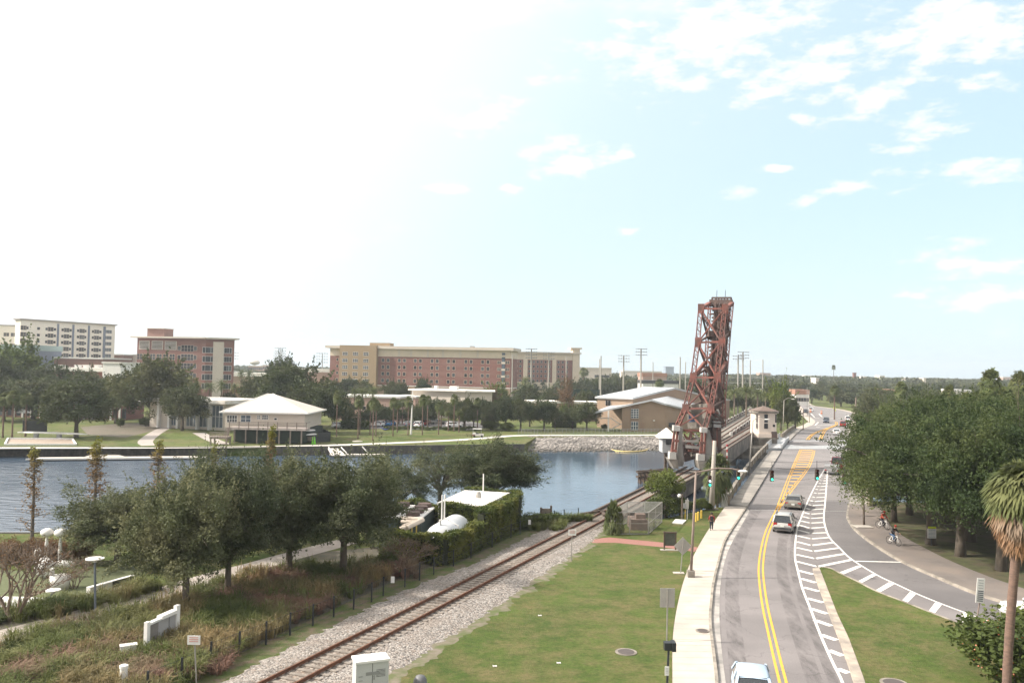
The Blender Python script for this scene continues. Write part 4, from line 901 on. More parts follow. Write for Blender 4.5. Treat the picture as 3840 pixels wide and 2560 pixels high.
for _ in range(60): spots['p'].append((c.x + rg.normal() * 1.5, c.y + rg.normal() * .9, 0, rg.uniform(.8, 1.2)))
for _ in range(26): c = P(1400 + rg.uniform(-60, 170), 2150 + rg.uniform(-25, 20)); spots['p'].append((c.x, c.y, 0, rg.uniform(.9, 1.5)))
G1 = leafmat('green_grass_blades', (.15, .17, .055), (.085, .115, .035), (.20, .20, .08), scale=.6, rnd=0)
G2 = leafmat('dry_grass_blades', (.33, .24, .12), (.21, .17, .085), (.16, .16, .07), scale=.7, rnd=0)
G3 = leafmat('purple_grass_blades', (.27, .155, .115), (.17, .11, .08), (.25, .19, .12), scale=.7, rnd=0)
G4 = leafmat('low_ground_cover', (.09, .11, .035), (.055, .075, .022), scale=.9, rnd=0)
tufts('green_grass', spots['g'], G1, 42, .85, .62, 1, 'tall arching green grass clumps covering the park slope')
tufts('dry_grass', spots['d'], G2, 42, .95, .45, 2, 'tall straw coloured grass clumps among the green ones')
tufts('purple_grass', spots['p'], G3, 60, .72, .62, 3, 'pinkish brown feathery grass clumps by the fence')
tufts('ground_cover', spots['s'], G4, 50, .42, .5, 4, 'low dark green ground cover under the trees')
wt = [(*(P(rg.uniform(2120, 2215), 1958)).xy, 0, rg.uniform(.8, 1.3)) for _ in range(24)]
wt += [(*(P(rg.uniform(1960, 2120), 1985 + rg.uniform(-15, 10))).xy, 0, rg.uniform(.6, 1.1)) for _ in range(40)]
tufts('bank_grass', wt, G1, 60, .9, .6, 6, 'tufted green grass on the bank corner beside the timber posts')
# ragged tufts on the near lawn edges
# ---- bushes
plant_px(BUSH[0], 1455, 2132, 2070, 80, name='green_shrub', label='round bright green shrub at the end of the ivy wall', cat='shrub', trunkname='stems')
# ---- the oak mass on the right
big = [(3602, 2084, 1600, 560), (3490, 2040, 1590, 520), (3755, 2139, 1590, 560), (3640, 2029, 1560, 560), (3352, 1955, 1610, 340), (3410, 1930, 1560, 380), (3560, 1960, 1530, 520), (3800, 2010, 1530, 560), (3950, 2100, 1560, 500),
       (3490, 1890, 1510, 420), (3700, 1900, 1505, 480), (3900, 1900, 1500, 480), (3375, 1850, 1545, 300), (3415, 1790, 1510, 280), (3600, 1810, 1490, 380), (3800, 1800, 1490, 380), (4000, 1850, 1480, 380)]
labs = {0: 'live oak with a pale leaning trunk behind the brick walk', 1: 'live oak behind the white lined sign on the lawn', 2: 'live oak in shade just behind the shaggy palm', 3: 'live oak whose dark trunk stands deep in the shade', 4: 'live oak branch reaching over the ramp lane'}
for i, (x, y, yt, w) in enumerate(big):
    plant_px(BIG[i % 3], x, y, yt, w, rz=i * 1.7, name='live_oak', label=labs.get(i, 'dense live oak in the mass of crowns beside the ramp'), group='live oaks massed beside the ramp')
# ------------------------------------------------------------------ buildings
m_cream = mat('cream_stucco', (.84, .77, .67), (.80, .73, .64), scale=.2, rough=.9)
m_brick = mat('red_brick', (.235, .105, .085), (.19, .088, .072), scale=.35, rough=.95, c3=(.25, .135, .11), scale3=.09, stretch=(1, 1, 3))
m_brick2 = mat('brown_brick', (.26, .15, .12), (.22, .125, .10), scale=.5, rough=.95)
m_tan = mat('tan_stucco', (.31, .225, .135), (.285, .21, .13), scale=.3, rough=.9)
m_tanb = mat('tan_block', (.33, .235, .165), (.295, .21, .15), scale=.4, rough=.92)
m_band = mat('cream_band', (.66, .55, .43), (.60, .51, .40), scale=.3, rough=.9)
m_white = mat('white_trim', (.74, .72, .68), (.68, .66, .63), scale=1, rough=.7)
m_wall_w = mat('pale_wall', (.60, .53, .45), (.56, .49, .42), scale=.3, rough=.85)
m_glass = mat('window_glass', (.03, .033, .04), (.06, .062, .07), scale=.3, rough=.3, spec=.25, rnd=.8)
m_glass_b = mat('bluish_glass', (.07, .095, .12), (.11, .135, .16), scale=.3, rough=.25, spec=.4)
m_roofg = mat('metal_roof', (.52, .53, .54), (.47, .48, .49), scale=.4, rough=.45, metal=.15)
m_roofw = mat('white_membrane_roof', (.80, .77, .72), (.70, .67, .62), scale=.35, rough=.8, c3=(.62, .57, .50), scale3=.5)
m_roofb = mat('grey_edge_shaded_slope', (.33, .30, .27), (.29, .265, .24), scale=.8, rough=.9)
m_hip = mat('pale_hip_roof', (.56, .50, .44), (.51, .46, .41), scale=.6, rough=.85, stretch=(6, .4, 1))
m_slate = mat('slate_strip', (.20, .22, .27), (.17, .19, .24), scale=1)
m_dark = mat('dark_metal', (.035, .035, .038), (.05, .05, .052), scale=2, rough=.6)
m_black = mat('black_paint', (.018, .02, .024), (.025, .027, .03), scale=2, rough=.5)
m_grey = mat('grey_metal', (.34, .34, .34), (.28, .28, .28), scale=2, rough=.5, metal=.4)
m_pink = mat('pink_stucco', (.46, .31, .25), (.42, .29, .235), scale=.3, rough=.9)
m_greenw = mat('green_screen', (.03, .055, .045), (.025, .045, .038), scale=.3, rough=.9)
m_cloth_g = mat('tile_roof', (.36, .19, .13), (.30, .16, .11), scale=.3)

class Fac:
    "a facade standing on the plane through two photographed corners at given distances"
    def __init__(s, name, label, xa, Ya, xb, Yb, cat='building', zb=FARZ, group=None):
        s.A = PD(xa, 1400, Ya); s.B = PD(xb, 1400, Yb); s.A.z = s.B.z = zb
        s.d = (s.B - s.A).normalized(); s.n = Vector((s.d.y, -s.d.x, 0)); s.W = (s.B - s.A).length; s.zb = zb
        s.rz = math.atan2(s.d.y, s.d.x); s.root = thing(name, label, cat, tuple(s.A), s.rz, group); s.protos = {}
    def uz(s, x, y):
        d = ray(x, y); o = Vector((0, 0, CAMZ)); t = (s.A - o).dot(s.n) / d.dot(s.n); p = o + d * t
        return (p - s.A).dot(s.d), p.z - s.zb
    def u(s, x, y=1400): return s.uz(x, y)[0]
    def z(s, y, x=None):
        return s.uz(x if x is not None else 1920, y)[1]
    def part(s, name, m, *boxes):
        k = MB()
        for b in boxes: k.bb(*b)
        return k.build(name, m, s.root)
    def window(s, u, z, w, h, mf=None, mp=None, mull=0, proud=.06, key=None, frame=.09):
        mf = mf or m_white; mp = mp or m_glass; key = (round(w, 2), round(h, 2), mf.name, mp.name, mull)
        if key not in s.protos:
            f = MB(); t = frame
            f.bb(-w / 2, w / 2, -proud, .02, -h / 2, -h / 2 + t); f.bb(-w / 2, w / 2, -proud, .02, h / 2 - t, h / 2)
            f.bb(-w / 2, -w / 2 + t, -proud, .02, -h / 2 + t, h / 2 - t); f.bb(w / 2 - t, w / 2, -proud, .02, -h / 2 + t, h / 2 - t)
            for i in range(mull): x = -w / 2 + w * (i + 1) / (mull + 1); f.bb(x - .05, x + .05, -proud, .02, -h / 2 + t, h / 2 - t)
            if mull: f.bb(-w / 2 + t, w / 2 - t, -proud + .01, .02, -.04, .04)
            o = f.build('window', mf, s.root); g = MB(); g.bb(-w / 2 + t, w / 2 - t, -proud * .4, .02, -h / 2 + t, h / 2 - t); pn = g.build('pane', mp, o); s.protos[key] = (o, pn); o.location = (u, 0, z); return
        o, pn = s.protos[key]; c = o.copy(); COL.objects.link(c); c.location = (u, 0, z); p2 = pn.copy(); COL.objects.link(p2); p2.parent = c
# --- cream residence block
b = Fac('apartment_block', 'tall cream residence block with slate coloured strips, top left skyline', 70, 380, 426, 424)
H = b.z(1198, 70)
b.part('wall', m_cream, (0, b.W, 0, 4, 5.5, H)); b.part('base_wall', m_brick, (-.1, b.W + .1, -.1, 4.1, 0, 5.5))
b.part('roof_edge', m_roofb, (-.7, b.W + .7, -.8, 4.5, H, H + .6))
cr = lambda x: x * .4082
for x0, x1 in ((512, 522), (652, 662), (796, 806), (938, 952)):
    b.part('recess_strip', m_slate, (b.u(cr(x0)) - .2, b.u(cr(x1)) + .3, -.12, .1, 5.5, H - .8))
for gi_, cols in enumerate([(200, 232), (338,), (415, 450, 487), (562, 597, 632), (705, 740, 768), (842, 873, 907)]):
    for r in range(7):
        z = H - 3.6 - r * 3.05
        if z < 6.5: continue
        for ci, c in enumerate(cols):
            big = (len(cols) == 3 and ci == 1) or (len(cols) == 2 and ci == 0)
            b.window(b.u(cr(c)), z, 3.0 if big else 1.5, 2.0 if big else 1.3, m_band if big else m_wall_w, m_glass, 1 if big else 0)
for r in range(7): b.window(b.u(cr(978)), H - 3.3 - r * 3.05, 4.4, 1.7, m_wall_w, m_glass_b, 2)
b2 = Fac('apartment_block', 'cream residence wing cut by the frame edge, behind the tall cream block', -160, 420, 66, 428)
H = b2.z(1221, 20); b2.part('wall', m_cream, (0, b2.W, 0, 15, 0, H)); b2.part('roof_edge', m_roofb, (-.5, b2.W + .4, -.6, 15.4, H, H + .5))
for x in (-40, 18, 45):
    for r in range(3): b2.window(b2.u(x), H - 4.5 - r * 5.6, 2.6, 1.9, m_band, m_glass, 1)
# --- brick office block
b = Fac('office_building', 'square red brick office block with flat overhanging roof and rooftop box', 511, 372, 768, 368)
H = b.z(1268, 640); C1 = lambda x: x * .4082
b.part('wall', m_brick, (0, b.W, 0, 22, 0, H)); b.part('penthouse', m_brick2, (2.2, b.u(592), 4, 12, H + .8, H + 4.4)); b.part('penthouse_roof', m_white, (1.6, b.u(595), 3.3, 12.6, H + 4.4, H + 4.8))
f2 = Fac('office_building', 'x', 768, 368, 876, 374); A2 = f2.A.copy(); 
f2.root.parent = None
rz2 = f2.rz - b.rz
# right hand facade of the same block, as parts of the first root
w2 = MB(); w2.bb(0, f2.W, 0, 20, 0, H - .15); o = w2.build('side_wall', m_brick, b.root); o.location = (b.W + .02, 0, 0); o.rotation_euler = (0, 0, rz2); side = o
class Sub: pass
def sub_window(par, u, z, w, h, mf, mp, mull=0):
    f = MB(); f.bb(-w / 2, w / 2, -.05, .02, -h / 2, h / 2); o = f.build('window', mf, par); o.location = (u, 0, z)
    # glazing set inside the frame
    g = MB(); n_g = max(1, mull + 1)
    for i in range(n_g): g.bb(-w / 2 + .12 + i * (w - .12) / n_g, -w / 2 + (i + 1) * (w - .12) / n_g, -.09, -.04, -h / 2 + .12, h / 2 - .12)
    v = [(x + u, y, zz + z) for x, y, zz in g.v]; g.v = v; g.build('glazing', mp, par)
for c, w, mf in ((1880, 3.2, m_white), (1930, 3.2, m_white), (2053, 3.2, m_white), (2100, 2.8, m_white)):
    for r in range(5): sub_window(side, f2.u(C1(c)) , H - 5.0 - r * 4.0, w * .8, 2.6, mf, m_glass, 1)
g = MB(); uu = f2.u(C1(2000)); g.bb(uu - 2.3, uu + 2.3, -.2, .1, 0, H - 1.2); g.build('metal_panel_strip', m_wall_w, side)
for r in range(5): sub_window(side, uu, H - 3.6 - r * 4.0, 2.9, 2.9, m_grey, m_glass, 1)
k = MB(); k.bb(-2.4, b.W + .3, -1.8, 23, H, H + .7); k.build('roof_slab', m_wall_w, b.root)
k = MB(); k.bb(0, f2.W + 1.6, -1.8, 21, H - .02, H + .66); o = k.build('roof_slab', m_wall_w, b.root); o.location = (b.W + .25, 0, 0); o.rotation_euler = (0, 0, rz2)
bpy.data.objects.remove(f2.root)
for x0, x1 in ((1270, 1365), (1385, 1490), (1505, 1615)):
    u0, u1 = b.u(C1(x0)), b.u(C1(x1)); b.part('louvre_frame', m_wall_w, (u0, u1, -.1, .1, H - 5.2, H - 1.3)); k = MB()
    for i in range(6): k.bb(u0 + .3, u1 - .3, -.2, 0, H - 4.8 + i * .58, H - 4.5 + i * .58)
    k.build('louvre', m_dark, b.root)
for r in range(4):
    z = H - 8.4 - r * 4.0
    for c in (1278, 1337, 1397, 1457, 1517, 1577): b.window(b.u(C1(c)), z, 2.6, 2.7, m_band, m_glass, 1)
for r in range(5):
    z = H - 4.4 - r * 4.0
    for c in (1640, 1787): b.window(b.u(C1(c)), z, 1.7, 2.0, m_band, m_glass, 0)
    b.window(b.u(C1(1715)), z, 6.0, 2.9, m_wall_w, m_glass, 3)
b.part('canopy', m_white, (b.u(C1(1545)), b.u(C1(1825)), -2.5, 0, H - 22.6, H - 22.0))
# --- long brick residence with cream top
b = Fac('residence_hall', 'long red brick residence hall with cream top storey and tan stair block', 1236, 394, 1914, 378)
H = b.z(1310, 1600)
b.part('wall', m_brick, (0, b.W, 0, 18, 7.4, H - 3.6)); b.part('top_storey', m_band, (-.02, b.W + .02, -.03, 18.03, H - 3.6, H)); b.part('ground_storey', m_tanb, (-.05, b.W + .05, -.06, 18.06, 0, 7.1)); b.part('string_course', m_white, (-.1, b.W + .1, -.14, 18.1, 7.1, 7.4))
b.part('eave', m_wall_w, (-1.9, b.W + 1.4, -1.6, 19.5, H, H + 1.3))
u0, u1 = b.u(1279), b.u(1417); b.part('stair_block', m_tan, (u0, u1, -2.6, .05, 5.5, H + 1.42)); b.part('penthouse', m_tan, (b.u(1375), b.u(1451), 3, 9, H + 1.3, H + 2.9))
for x in (1300, 1339, 1378):
    for r in range(5):
        o = b.window(b.u(x), H - 2.6 - r * 3.15, 2.6, 1.7, m_white, m_glass, 2); 
for ob in [o for o in b.root.children if o.name.startswith('window')]: ob.location.y = -2.6
b.protos = {}
pairs = (1445, 1506, 1566, 1629, 1691, 1756, 1819)
for x in pairs:
    for r in range(5):
        for dx in (-1, 1): b.window(b.u(x) + dx * 1.25, H - 2.2 - r * 3.15, 1.5, 1.75, m_band, m_glass)
for r in range(5):
    b.window(b.u(1264), H - 2.2 - r * 3.15, 1.15, 1.45, m_band, m_glass)
    for x in (1871, 1902): b.window(b.u(x), H - 5.4 - r * 3.15, 1.9, 1.5, m_band, m_glass, 1) if r < 4 else None
b.part('glass_bay', m_glass_b, (b.u(1881), b.u(1893), -.15, .1, 7.5, H - 1)); 
for r in range(6): b.part('bay_spandrel', m_wall_w, (b.u(1881) - .1, b.u(1893) + .1, -.22, .1, 9 + r * 3.1, 9.9 + r * 3.1))
for x in (1495, 1540, 1603, 1660, 1725, 1790): b.part('pilaster', m_wall_w, (b.u(x) - .45, b.u(x) + .45, -.2, .05, H - 3.6, H - .02))
b.part('roof_unit', m_grey, (b.u(1757) - 1, b.u(1757) + 1, 6, 8, H + 1.3, H + 2.1))
# --- further brick residence
b = Fac('residence_hall', 'farther red brick residence hall with tan pilasters, right of the long one', 1912, 516, 2168, 520)
H = b.z(1325, 2050)
gz = b.z(1433, 2050); b.part('wall', m_brick, (0, b.W, 0, 18, gz, H - 3.7)); b.part('top_storey', m_band, (-.02, b.W + .02, -.04, 18, H - 4.0, H)); b.part('ground_storey', m_band, (-.05, b.W + .05, -.06, 18.06, 0, gz)); b.part('eave', m_wall_w, (-1, b.W + 1.8, -1.4, 19, H, H + .9))
b.part('corner_tower', m_band, (b.W - 3.6, b.W + .8, -.6, 8, 0, H + 3)); b.part('tower_cap', m_band, (b.W - 5, b.W + 2, -1.4, 9, H + 3, H + 4))
C3 = lambda x: 1700 + x * .3827
for x in (705, 988): b.part('pilaster', m_band, (b.u(C3(x)) - 1.3, b.u(C3(x)) + 1.3, -.6, .05, 0, H - 1))
for r in range(7):
    for x in (583, 618, 655, 745, 787, 825, 862, 902, 940, 1030, 1070, 1112): b.window(b.u(C3(x)), H - 2.4 - r * 2.95, 1.35, 1.6, m_wall_w, m_glass)
# --- low beige hall with white roof
b = Fac('low_hall', 'low beige flat roofed hall with white roof edge and roof vents among palms', 1547, 268, 1746, 262)
H = b.z(1466, 1650); b.part('wall', m_wall_w, (0, b.W, 0, 14, 0, H)); b.part('roof', m_roofw, (-1.0, b.W + .4, -1.0, 15, H, H + .45))
w2 = MB(); w2.bb(0, 8.4, 0, 14, 0, H - .03); o = w2.build('side_wall', m_wall_w, b.root); o.location = (b.W - .02, .3, 0); o.rotation_euler = (0, 0, R(20))
w2 = MB(); w2.bb(6, 8.45, -.05, 2, 0, H - 3.6); o = w2.build('brick_corner', m_brick, b.root); o.location = (b.W - .02, .3, 0); o.rotation_euler = (0, 0, R(20))
w2 = MB(); w2.bb(0, 9.0, -.8, 13, H - .02, H + .43); o = w2.build('roof', m_roofw, b.root); o.location = (b.W + .38, .3, 0); o.rotation_euler = (0, 0, R(20))
for x, w in ((1614, .9), (1678, 1.8), (1692, .8)): b.part('roof_vent', m_white, (b.u(x) - w / 2, b.u(x) + w / 2, 4, 5.5, H + .45, H + 1.6))
# --- gym with metal roofs
gy = thing('sports_hall', 'tan block sports hall with pitched pale metal roofs by the rocky bank', 'building', (P(2420, 1613, FARZ).x, 222, FARZ)); go_ = Vector(gy.location)
def gpart(name, m, faces, th=None):
    k = MB()
    for f in faces:
        pts = [p - go_ for p in f]; k.add([tuple(p) for p in pts], [tuple(range(len(pts)))])
        if th:
            n = (pts[1] - pts[0]).cross(pts[2] - pts[0]).normalized() * th; q = [p - n for p in pts]; k.add([tuple(p) for p in q], [tuple(range(len(pts)))[::-1]])
            m_ = len(pts)
            for i in range(m_): j = (i + 1) % m_; k.quad(tuple(q[i]), tuple(q[j]), tuple(pts[j]), tuple(pts[i]))
    return k.build(name, m, gy)
def down(p, z=FARZ): return Vector((p.x, p.y, z))
a, b_, c, d, e = PD(2240, 1490, 236), PD(2374, 1494, 228), PD(2532, 1458, 240), PD(2700, 1496, 252), PD(2736, 1500, 262)
gpart('back_wall', m_tanb, [[down(a), down(b_), b_, a], [down(b_), down(d), d, c, b_], [down(d), down(e), e, d]])
ra_, rb_, rc_, rd_ = PD(2230, 1487, 236), PD(2372, 1490, 227), PD(2532, 1453, 239.5), PD(2412, 1450, 252)
re_, rf_ = PD(2704, 1494, 252), PD(2600, 1478, 270)
gpart('metal_roof', m_roofg, [[ra_, rb_, rc_, rd_]], .5); gpart('metal_roof', m_roofg, [[rc_, re_, PD(2740, 1497, 262), rf_, rd_]], .5)
f0, f1, f2_, f3 = PD(2333, 1523, 221), PD(2442, 1501, 221), PD(2496, 1517, 221), PD(2640, 1550, 236)
gpart('front_wall', m_tanb, [[down(f0), down(f2_), f2_, f1, f0]]); gpart('side_wall', m_tanb, [[down(f2_), down(f3), f3, f2_]]); gpart('inner_wall', m_tanb, [[down(PD(2334, 1520, 229)), down(f0), f0, PD(2334, 1520, 229)]])
r0, r1, r2, r3, r4, r5 = PD(2222, 1545, 220), PD(2442, 1497, 220), PD(2497, 1513, 220), PD(2645, 1548, 235), PD(2640, 1520, 246), PD(2507, 1484, 238)
gpart('front_roof', m_roofg, [[r1, r2, r3, r4, r5]], .45); gpart('front_roof', m_roofg, [[r0, r1, r5, PD(2300, 1515, 236)]], .45)
def gy_box(name, m, x0, y0, x1, y1, Y, proud=.12, back=.1):
    a, b_ = PD(x0, y1, Y), PD(x1, y0, Y); k = MB(); k.bb(a.x - go_.x, b_.x - go_.x, Y - go_.y - proud, Y - go_.y + back, a.z - go_.z, b_.z - go_.z); return k.build(name, m, gy)
gy_box('stair_recess_panel', mat('tan_dark_panel', (.25, .17, .12)), 2365, 1512, 2395, 1612, 220.97, .06)
for (x0, y0, x1, y1, nx, ny) in [(2366, 1533, 2395, 1568, 3, 4), (2366, 1580, 2393, 1612, 3, 2)]:
    gy_box('window', m_white, x0, y0, x1, y1, 220.8, .12); 
    w_, h_ = (x1 - x0) / nx, (y1 - y0) / ny
    for i in range(nx):
        for j in range(ny): gy_box('pane', m_glass_b, x0 + i * w_ + 1, y0 + j * h_ + 1, x0 + (i + 1) * w_ - 1, y0 + (j + 1) * h_ - 1, 220.66, .03)
gy_box('window', m_glass, 2270, 1501, 2326, 1520, 233.4, .5)
for i in range(7): gy_box('mullion', m_wall_w, 2270 + i * 9.2, 1501, 2271 + i * 9.2, 1520, 232.8, .06)
gy_box('door', mat('tan_door', (.30, .205, .15)), 2402, 1586, 2416, 1612, 220.97, .06); gy_box('door', m_tanb, 2456, 1588, 2478, 1612, 220.97, .08)
gy_box('wall_lamp', m_white, 2449, 1574, 2455, 1578, 220.9, .3)
a, b_ = PD(2500, 1600, 222), PD(2526, 1583, 224.5); k = MB(); k.bb(a.x - go_.x, b_.x - go_.x, .2, 2.2, a.z - go_.z, b_.z - go_.z); k.build('window', m_glass, gy)
# outside stair under the roof
k = MB(); s0, s1, s2 = PD(2290, 1610, 219), PD(2325, 1590, 219), PD(2290, 1567, 219)
for p, q in ((s0, s1), (s1, s2)):
    k.bar(p - go_, q - go_, .25, .3); k.bar(p - go_ + Vector((0, 0, 1)), q - go_ + Vector((0, 0, 1)), .06); 
    for t in np.linspace(0, 1, 6): w = p.lerp(q, t) - go_; k.bar(w, w + Vector((0, 0, 1)), .04)
k.bar(s1 - go_, PD(2332, 1590, 219) - go_, .25, .3); k.bar(PD(2250, 1567, 219) - go_, s2 - go_, .25, .3); k.build('outside_stair', mat('stair_metal', (.42, .37, .32)), gy)
k = MB(); p = PD(2282, 1540, 219.5) - go_; k.bar((p.x, p.y, 0), p, .35); k.build('column', m_white, gy)
# --- boathouse on stilts
b = Fac('boathouse', 'beige boathouse on stilts with a pale hipped roof and long deck rail', 849, 169.5, 1147, 169.5, zb=FARZ)
W_ = b.W; zd = 3.3; ze = 6.1; D_ = 15.0
b.part('wall', mat('boathouse_wall', (.56, .49, .41), (.52, .455, .385), scale=.4), (0, W_, 0, D_, zd, ze))
ov = .9; zr_ = b.z(1486, 964) + .35; k = MB(); rx = W_ * .5 - 1.6, W_ * .5 - .6; yb_ = D_ / 2
c4 = [(-ov, -ov, ze), (W_ + ov, -ov, ze), (W_ + ov, D_ + ov, ze), (-ov, D_ + ov, ze)]; rg2 = [(W_ * .40, yb_, zr_), (W_ * .46, yb_, zr_)]
k = MB(); k.add(c4 + rg2, [(0, 1, 5, 4), (1, 2, 5), (2, 3, 4, 5)]); k.build('roof', m_hip, b.root); k = MB(); k.add(c4 + rg2, [(3, 0, 4), (3, 2, 1, 0)]); k.build('roof', m_roofb, b.root)  # left slope: shade painted in as a darker roof colour
k = MB()
for i in range(4): p, q = Vector(c4[i]), Vector(c4[(i + 1) % 4]); k.bar(p, q, .12, .28)
for p, q in ((c4[0], rg2[0]), (c4[1], rg2[1])): k.bar(p, q, .22, .16)
k.build('roof_trim', m_white, b.root)
dx0, dx1 = b.u(880, 1600), b.u(1163, 1600)
b.part('deck', mat('deck_wood', (.42, .36, .32), (.36, .31, .28), scale=1), (dx0, dx1, -3.2, 0, zd - .5, zd - .02)); b.part('floor', m_wall_w, (0, W_, 0, D_, zd - .35, zd))
m_rail_w = mat('deck_rail_wood', (.24, .19, .16), (.19, .155, .13), scale=2)
k = MB()
for z in (.45, .75, 1.05): k.bar((dx0, -3.15, zd + z), (dx1, -3.15, zd + z), .05, .09)
k.bar((dx1, -3.15, zd + 1.05), (dx1, 0, zd + 1.05), .06, .09); k.build('rail', m_rail_w, b.root)
for i in range(9): b.part('rail_post', m_rail_w, (dx0 + (dx1 - dx0) * i / 8 - .08, dx0 + (dx1 - dx0) * i / 8 + .08, -3.25, -3.1, zd - .4, zd + 1.15))
for i in range(4): b.part('stilt', m_rail_w, (-.05 + .05, .3, 1.5 + i * 4, 1.8 + i * 4, 0, zd - .36))
for i in range(7): b.part('stilt', m_rail_w, (dx0 + 1 + i * (dx1 - dx0 - 2) / 6 - .12, dx0 + 1 + i * (dx1 - dx0 - 2) / 6 + .12, -3.0, -2.76, 0, zd - .5))
b.part('boat_store_screen', mat('dark_green_mesh', (.018, .028, .02), (.025, .036, .026), scale=1.5, rough=1), (dx0 + .6, dx1 - .6, -2.2, D_ - 1, .25, zd - .52))
CB = lambda x: 760 + x * .2041; CBy = lambda y: 1450 + y * .2041
for x0, x1, y0, y1, mu in ((445, 635, 515, 660, 3), (700, 885, 515, 655, 1), (1000, 1060, 515, 600, 1), (1090, 1205, 512, 605, 2), (1310, 1370, 565, 615, 0)):
    u0, z1 = b.uz(CB(x0), CBy(y0)); u1, z0 = b.uz(CB(x1), CBy(y1)); z0 = max(z0, zd + .05); b.window((u0 + u1) / 2, (z0 + z1) / 2, u1 - u0, z1 - z0, m_white, m_glass if x0 != 700 else m_glass_b, mu)
for i, y in enumerate((2.0, 5, 7.4, 9.8)):
    k = MB(); k.bb(-.06, .02, y, y + 1.1, zd + .7, zd + 2.3); f_ = k.build('window', m_white, b.root); k = MB(); k.bb(-.1, -.05, y + .12, y + .98, zd + .85, zd + 2.15); k.build('pane', m_glass, f_)
# stair with landing at the left end of the deck
b.part('stair_landing', m_rail_w, (b.u(832, 1640), b.u(896, 1640), -7, -4.6, 1.2, 1.6)); k = MB()
for i in range(8): k.bb(b.u(866, 1640), b.u(886, 1640), -4.6 + i * .2, -4.4 + i * .2, 1.55 + i * .21, 1.65 + i * .21)
k.build('stair', m_rail_w, b.root); k = MB(); l0, l1 = b.u(832, 1640), b.u(896, 1640)
for z in (1.9, 2.2, 2.5): k.bar((l0, -7, z), (l1, -7, z), .05, .12)
for t in np.linspace(0, 1, 12): k.bar((l0 + (l1 - l0) * t, -7, 1.6), (l0 + (l1 - l0) * t, -7, 2.5), .07)
k.build('rail', m_rail_w, b.root)
for x in (l0 + .2, l1 - .2):
    for y in (-6.9, -4.7): b.part('stilt', m_rail_w, (x - .12, x + .12, y - .12, y + .12, 0, 1.2))
# boat racks and stored hulls
m_hull = mat('pale_hull', (.55, .53, .50), (.48, .46, .44), scale=1, rough=.4)
def hull(name, p, L, w, h, rz, lab, m=m_hull, group=None):
    k = MB(); n = 14; vs = []; fs = []
    for i in range(n + 1):
        t = i / n * 2 - 1; ww = w / 2 * math.sqrt(max(0, 1 - abs(t) ** 2.6)) + .01; x = t * L / 2
        for j in range(7): a = math.pi * j / 6; vs.append((x, ww * math.cos(a), -h * math.sin(a) * (.35 + .65 * (ww / (w / 2)))))
    for i in range(n):
        for j in range(6): a_ = i * 7 + j; fs.append((a_, a_ + 1, a_ + 8, a_ + 7))
    k.add(vs, fs); k.add([(x, y, z + .02) for x, y, z in vs if abs(z) < 1e-6 or True][:0], [])
    o = k.build(name, m, None, True, loc=tuple(p)); o.rotation_euler = (R(180), 0, rz); return tag(o, lab, 'boat', group)
rk_ = thing('boat_rack', 'timber rack holding upturned hulls under the boathouse deck edge', 'rack', tuple(P(1080, 1660, FARZ)))
for x in (-2.2, 2.2):
    for y in (-.5, .5): k = MB(); k.bb(x - .06, x + .06, y - .06, y + .06, 0, 1.9); k.build('post', m_rail_w, rk_)
    for z in (.35, .95, 1.55): k = MB(); k.bb(x - .05, x + .05, -.6, .6, z - .05, z + .05); k.build('rack_arm', m_rail_w, rk_)
for i, (z, l_) in enumerate(((.42, 'lowest'), (1.02, 'middle'), (1.62, 'topmost'))):
    p = P(1080, 1660, FARZ); hull('upturned_boat', (p.x, p.y - .1, FARZ + z), 6.2, 1.0, .45, 0, f'pale upturned hull, {l_} of three on the rack under the boathouse', group='hulls on the boat rack')
q0 = thing('work_bench', 'grey timber stand beside the boat rack under the deck', 'stand', tuple(P(1140, 1660, FARZ)))
for x in (-2, 2):
    k = MB(); k.bb(x - .07, x + .07, -.07, .07, 0, 1.6); k.build('post', m_rail_w, q0)
k = MB(); k.bb(-2.1, 2.1, -.5, .5, .5, 1.35); k.build('slatted_side', m_rail_w, q0)
for i, (x, y) in enumerate(((1163, 1615), (1168, 1630))): p = PD(x, y, 170); hull('kayak', p, 3.0, .6, .3, R(60), ('small white kayak, upper of two at the end of the deck', 'yellowish kayak, lower of two at the end of the deck')[i], group='kayaks at the deck end')
# black screened yard fence beside the boathouse
def panel_fence(name, lab, pts, h, m, step=2.5, zb=FARZ, rails=False):
    t = thing(name, lab, 'fence', tuple(pts[0])); o0 = pts[0]
    for i in range(len(pts) - 1):
        a, b_ = pts[i] - o0, pts[i + 1] - o0; n = max(1, int((b_ - a).length / step))
        if m is not None: k = MB(); k.bar(a + Vector((0, 0, h / 2)), b_ + Vector((0, 0, h / 2)), .04, h); k.build('panel', m, t)
        for j in range(n + 1): p = a.lerp(b_, j / n); k = MB(); k.bar(p, p + Vector((0, 0, h + .1)), .1); k.build('post', m_dark, t)
    return t
panel_fence('screen_fence', 'black screened fence running down the lawn beside the boathouse', [P(1165, 1606, FARZ), P(1175, 1622, FARZ), P(1238, 1655, FARZ), P(1165, 1660, FARZ)], 2.0, m_black, 3)
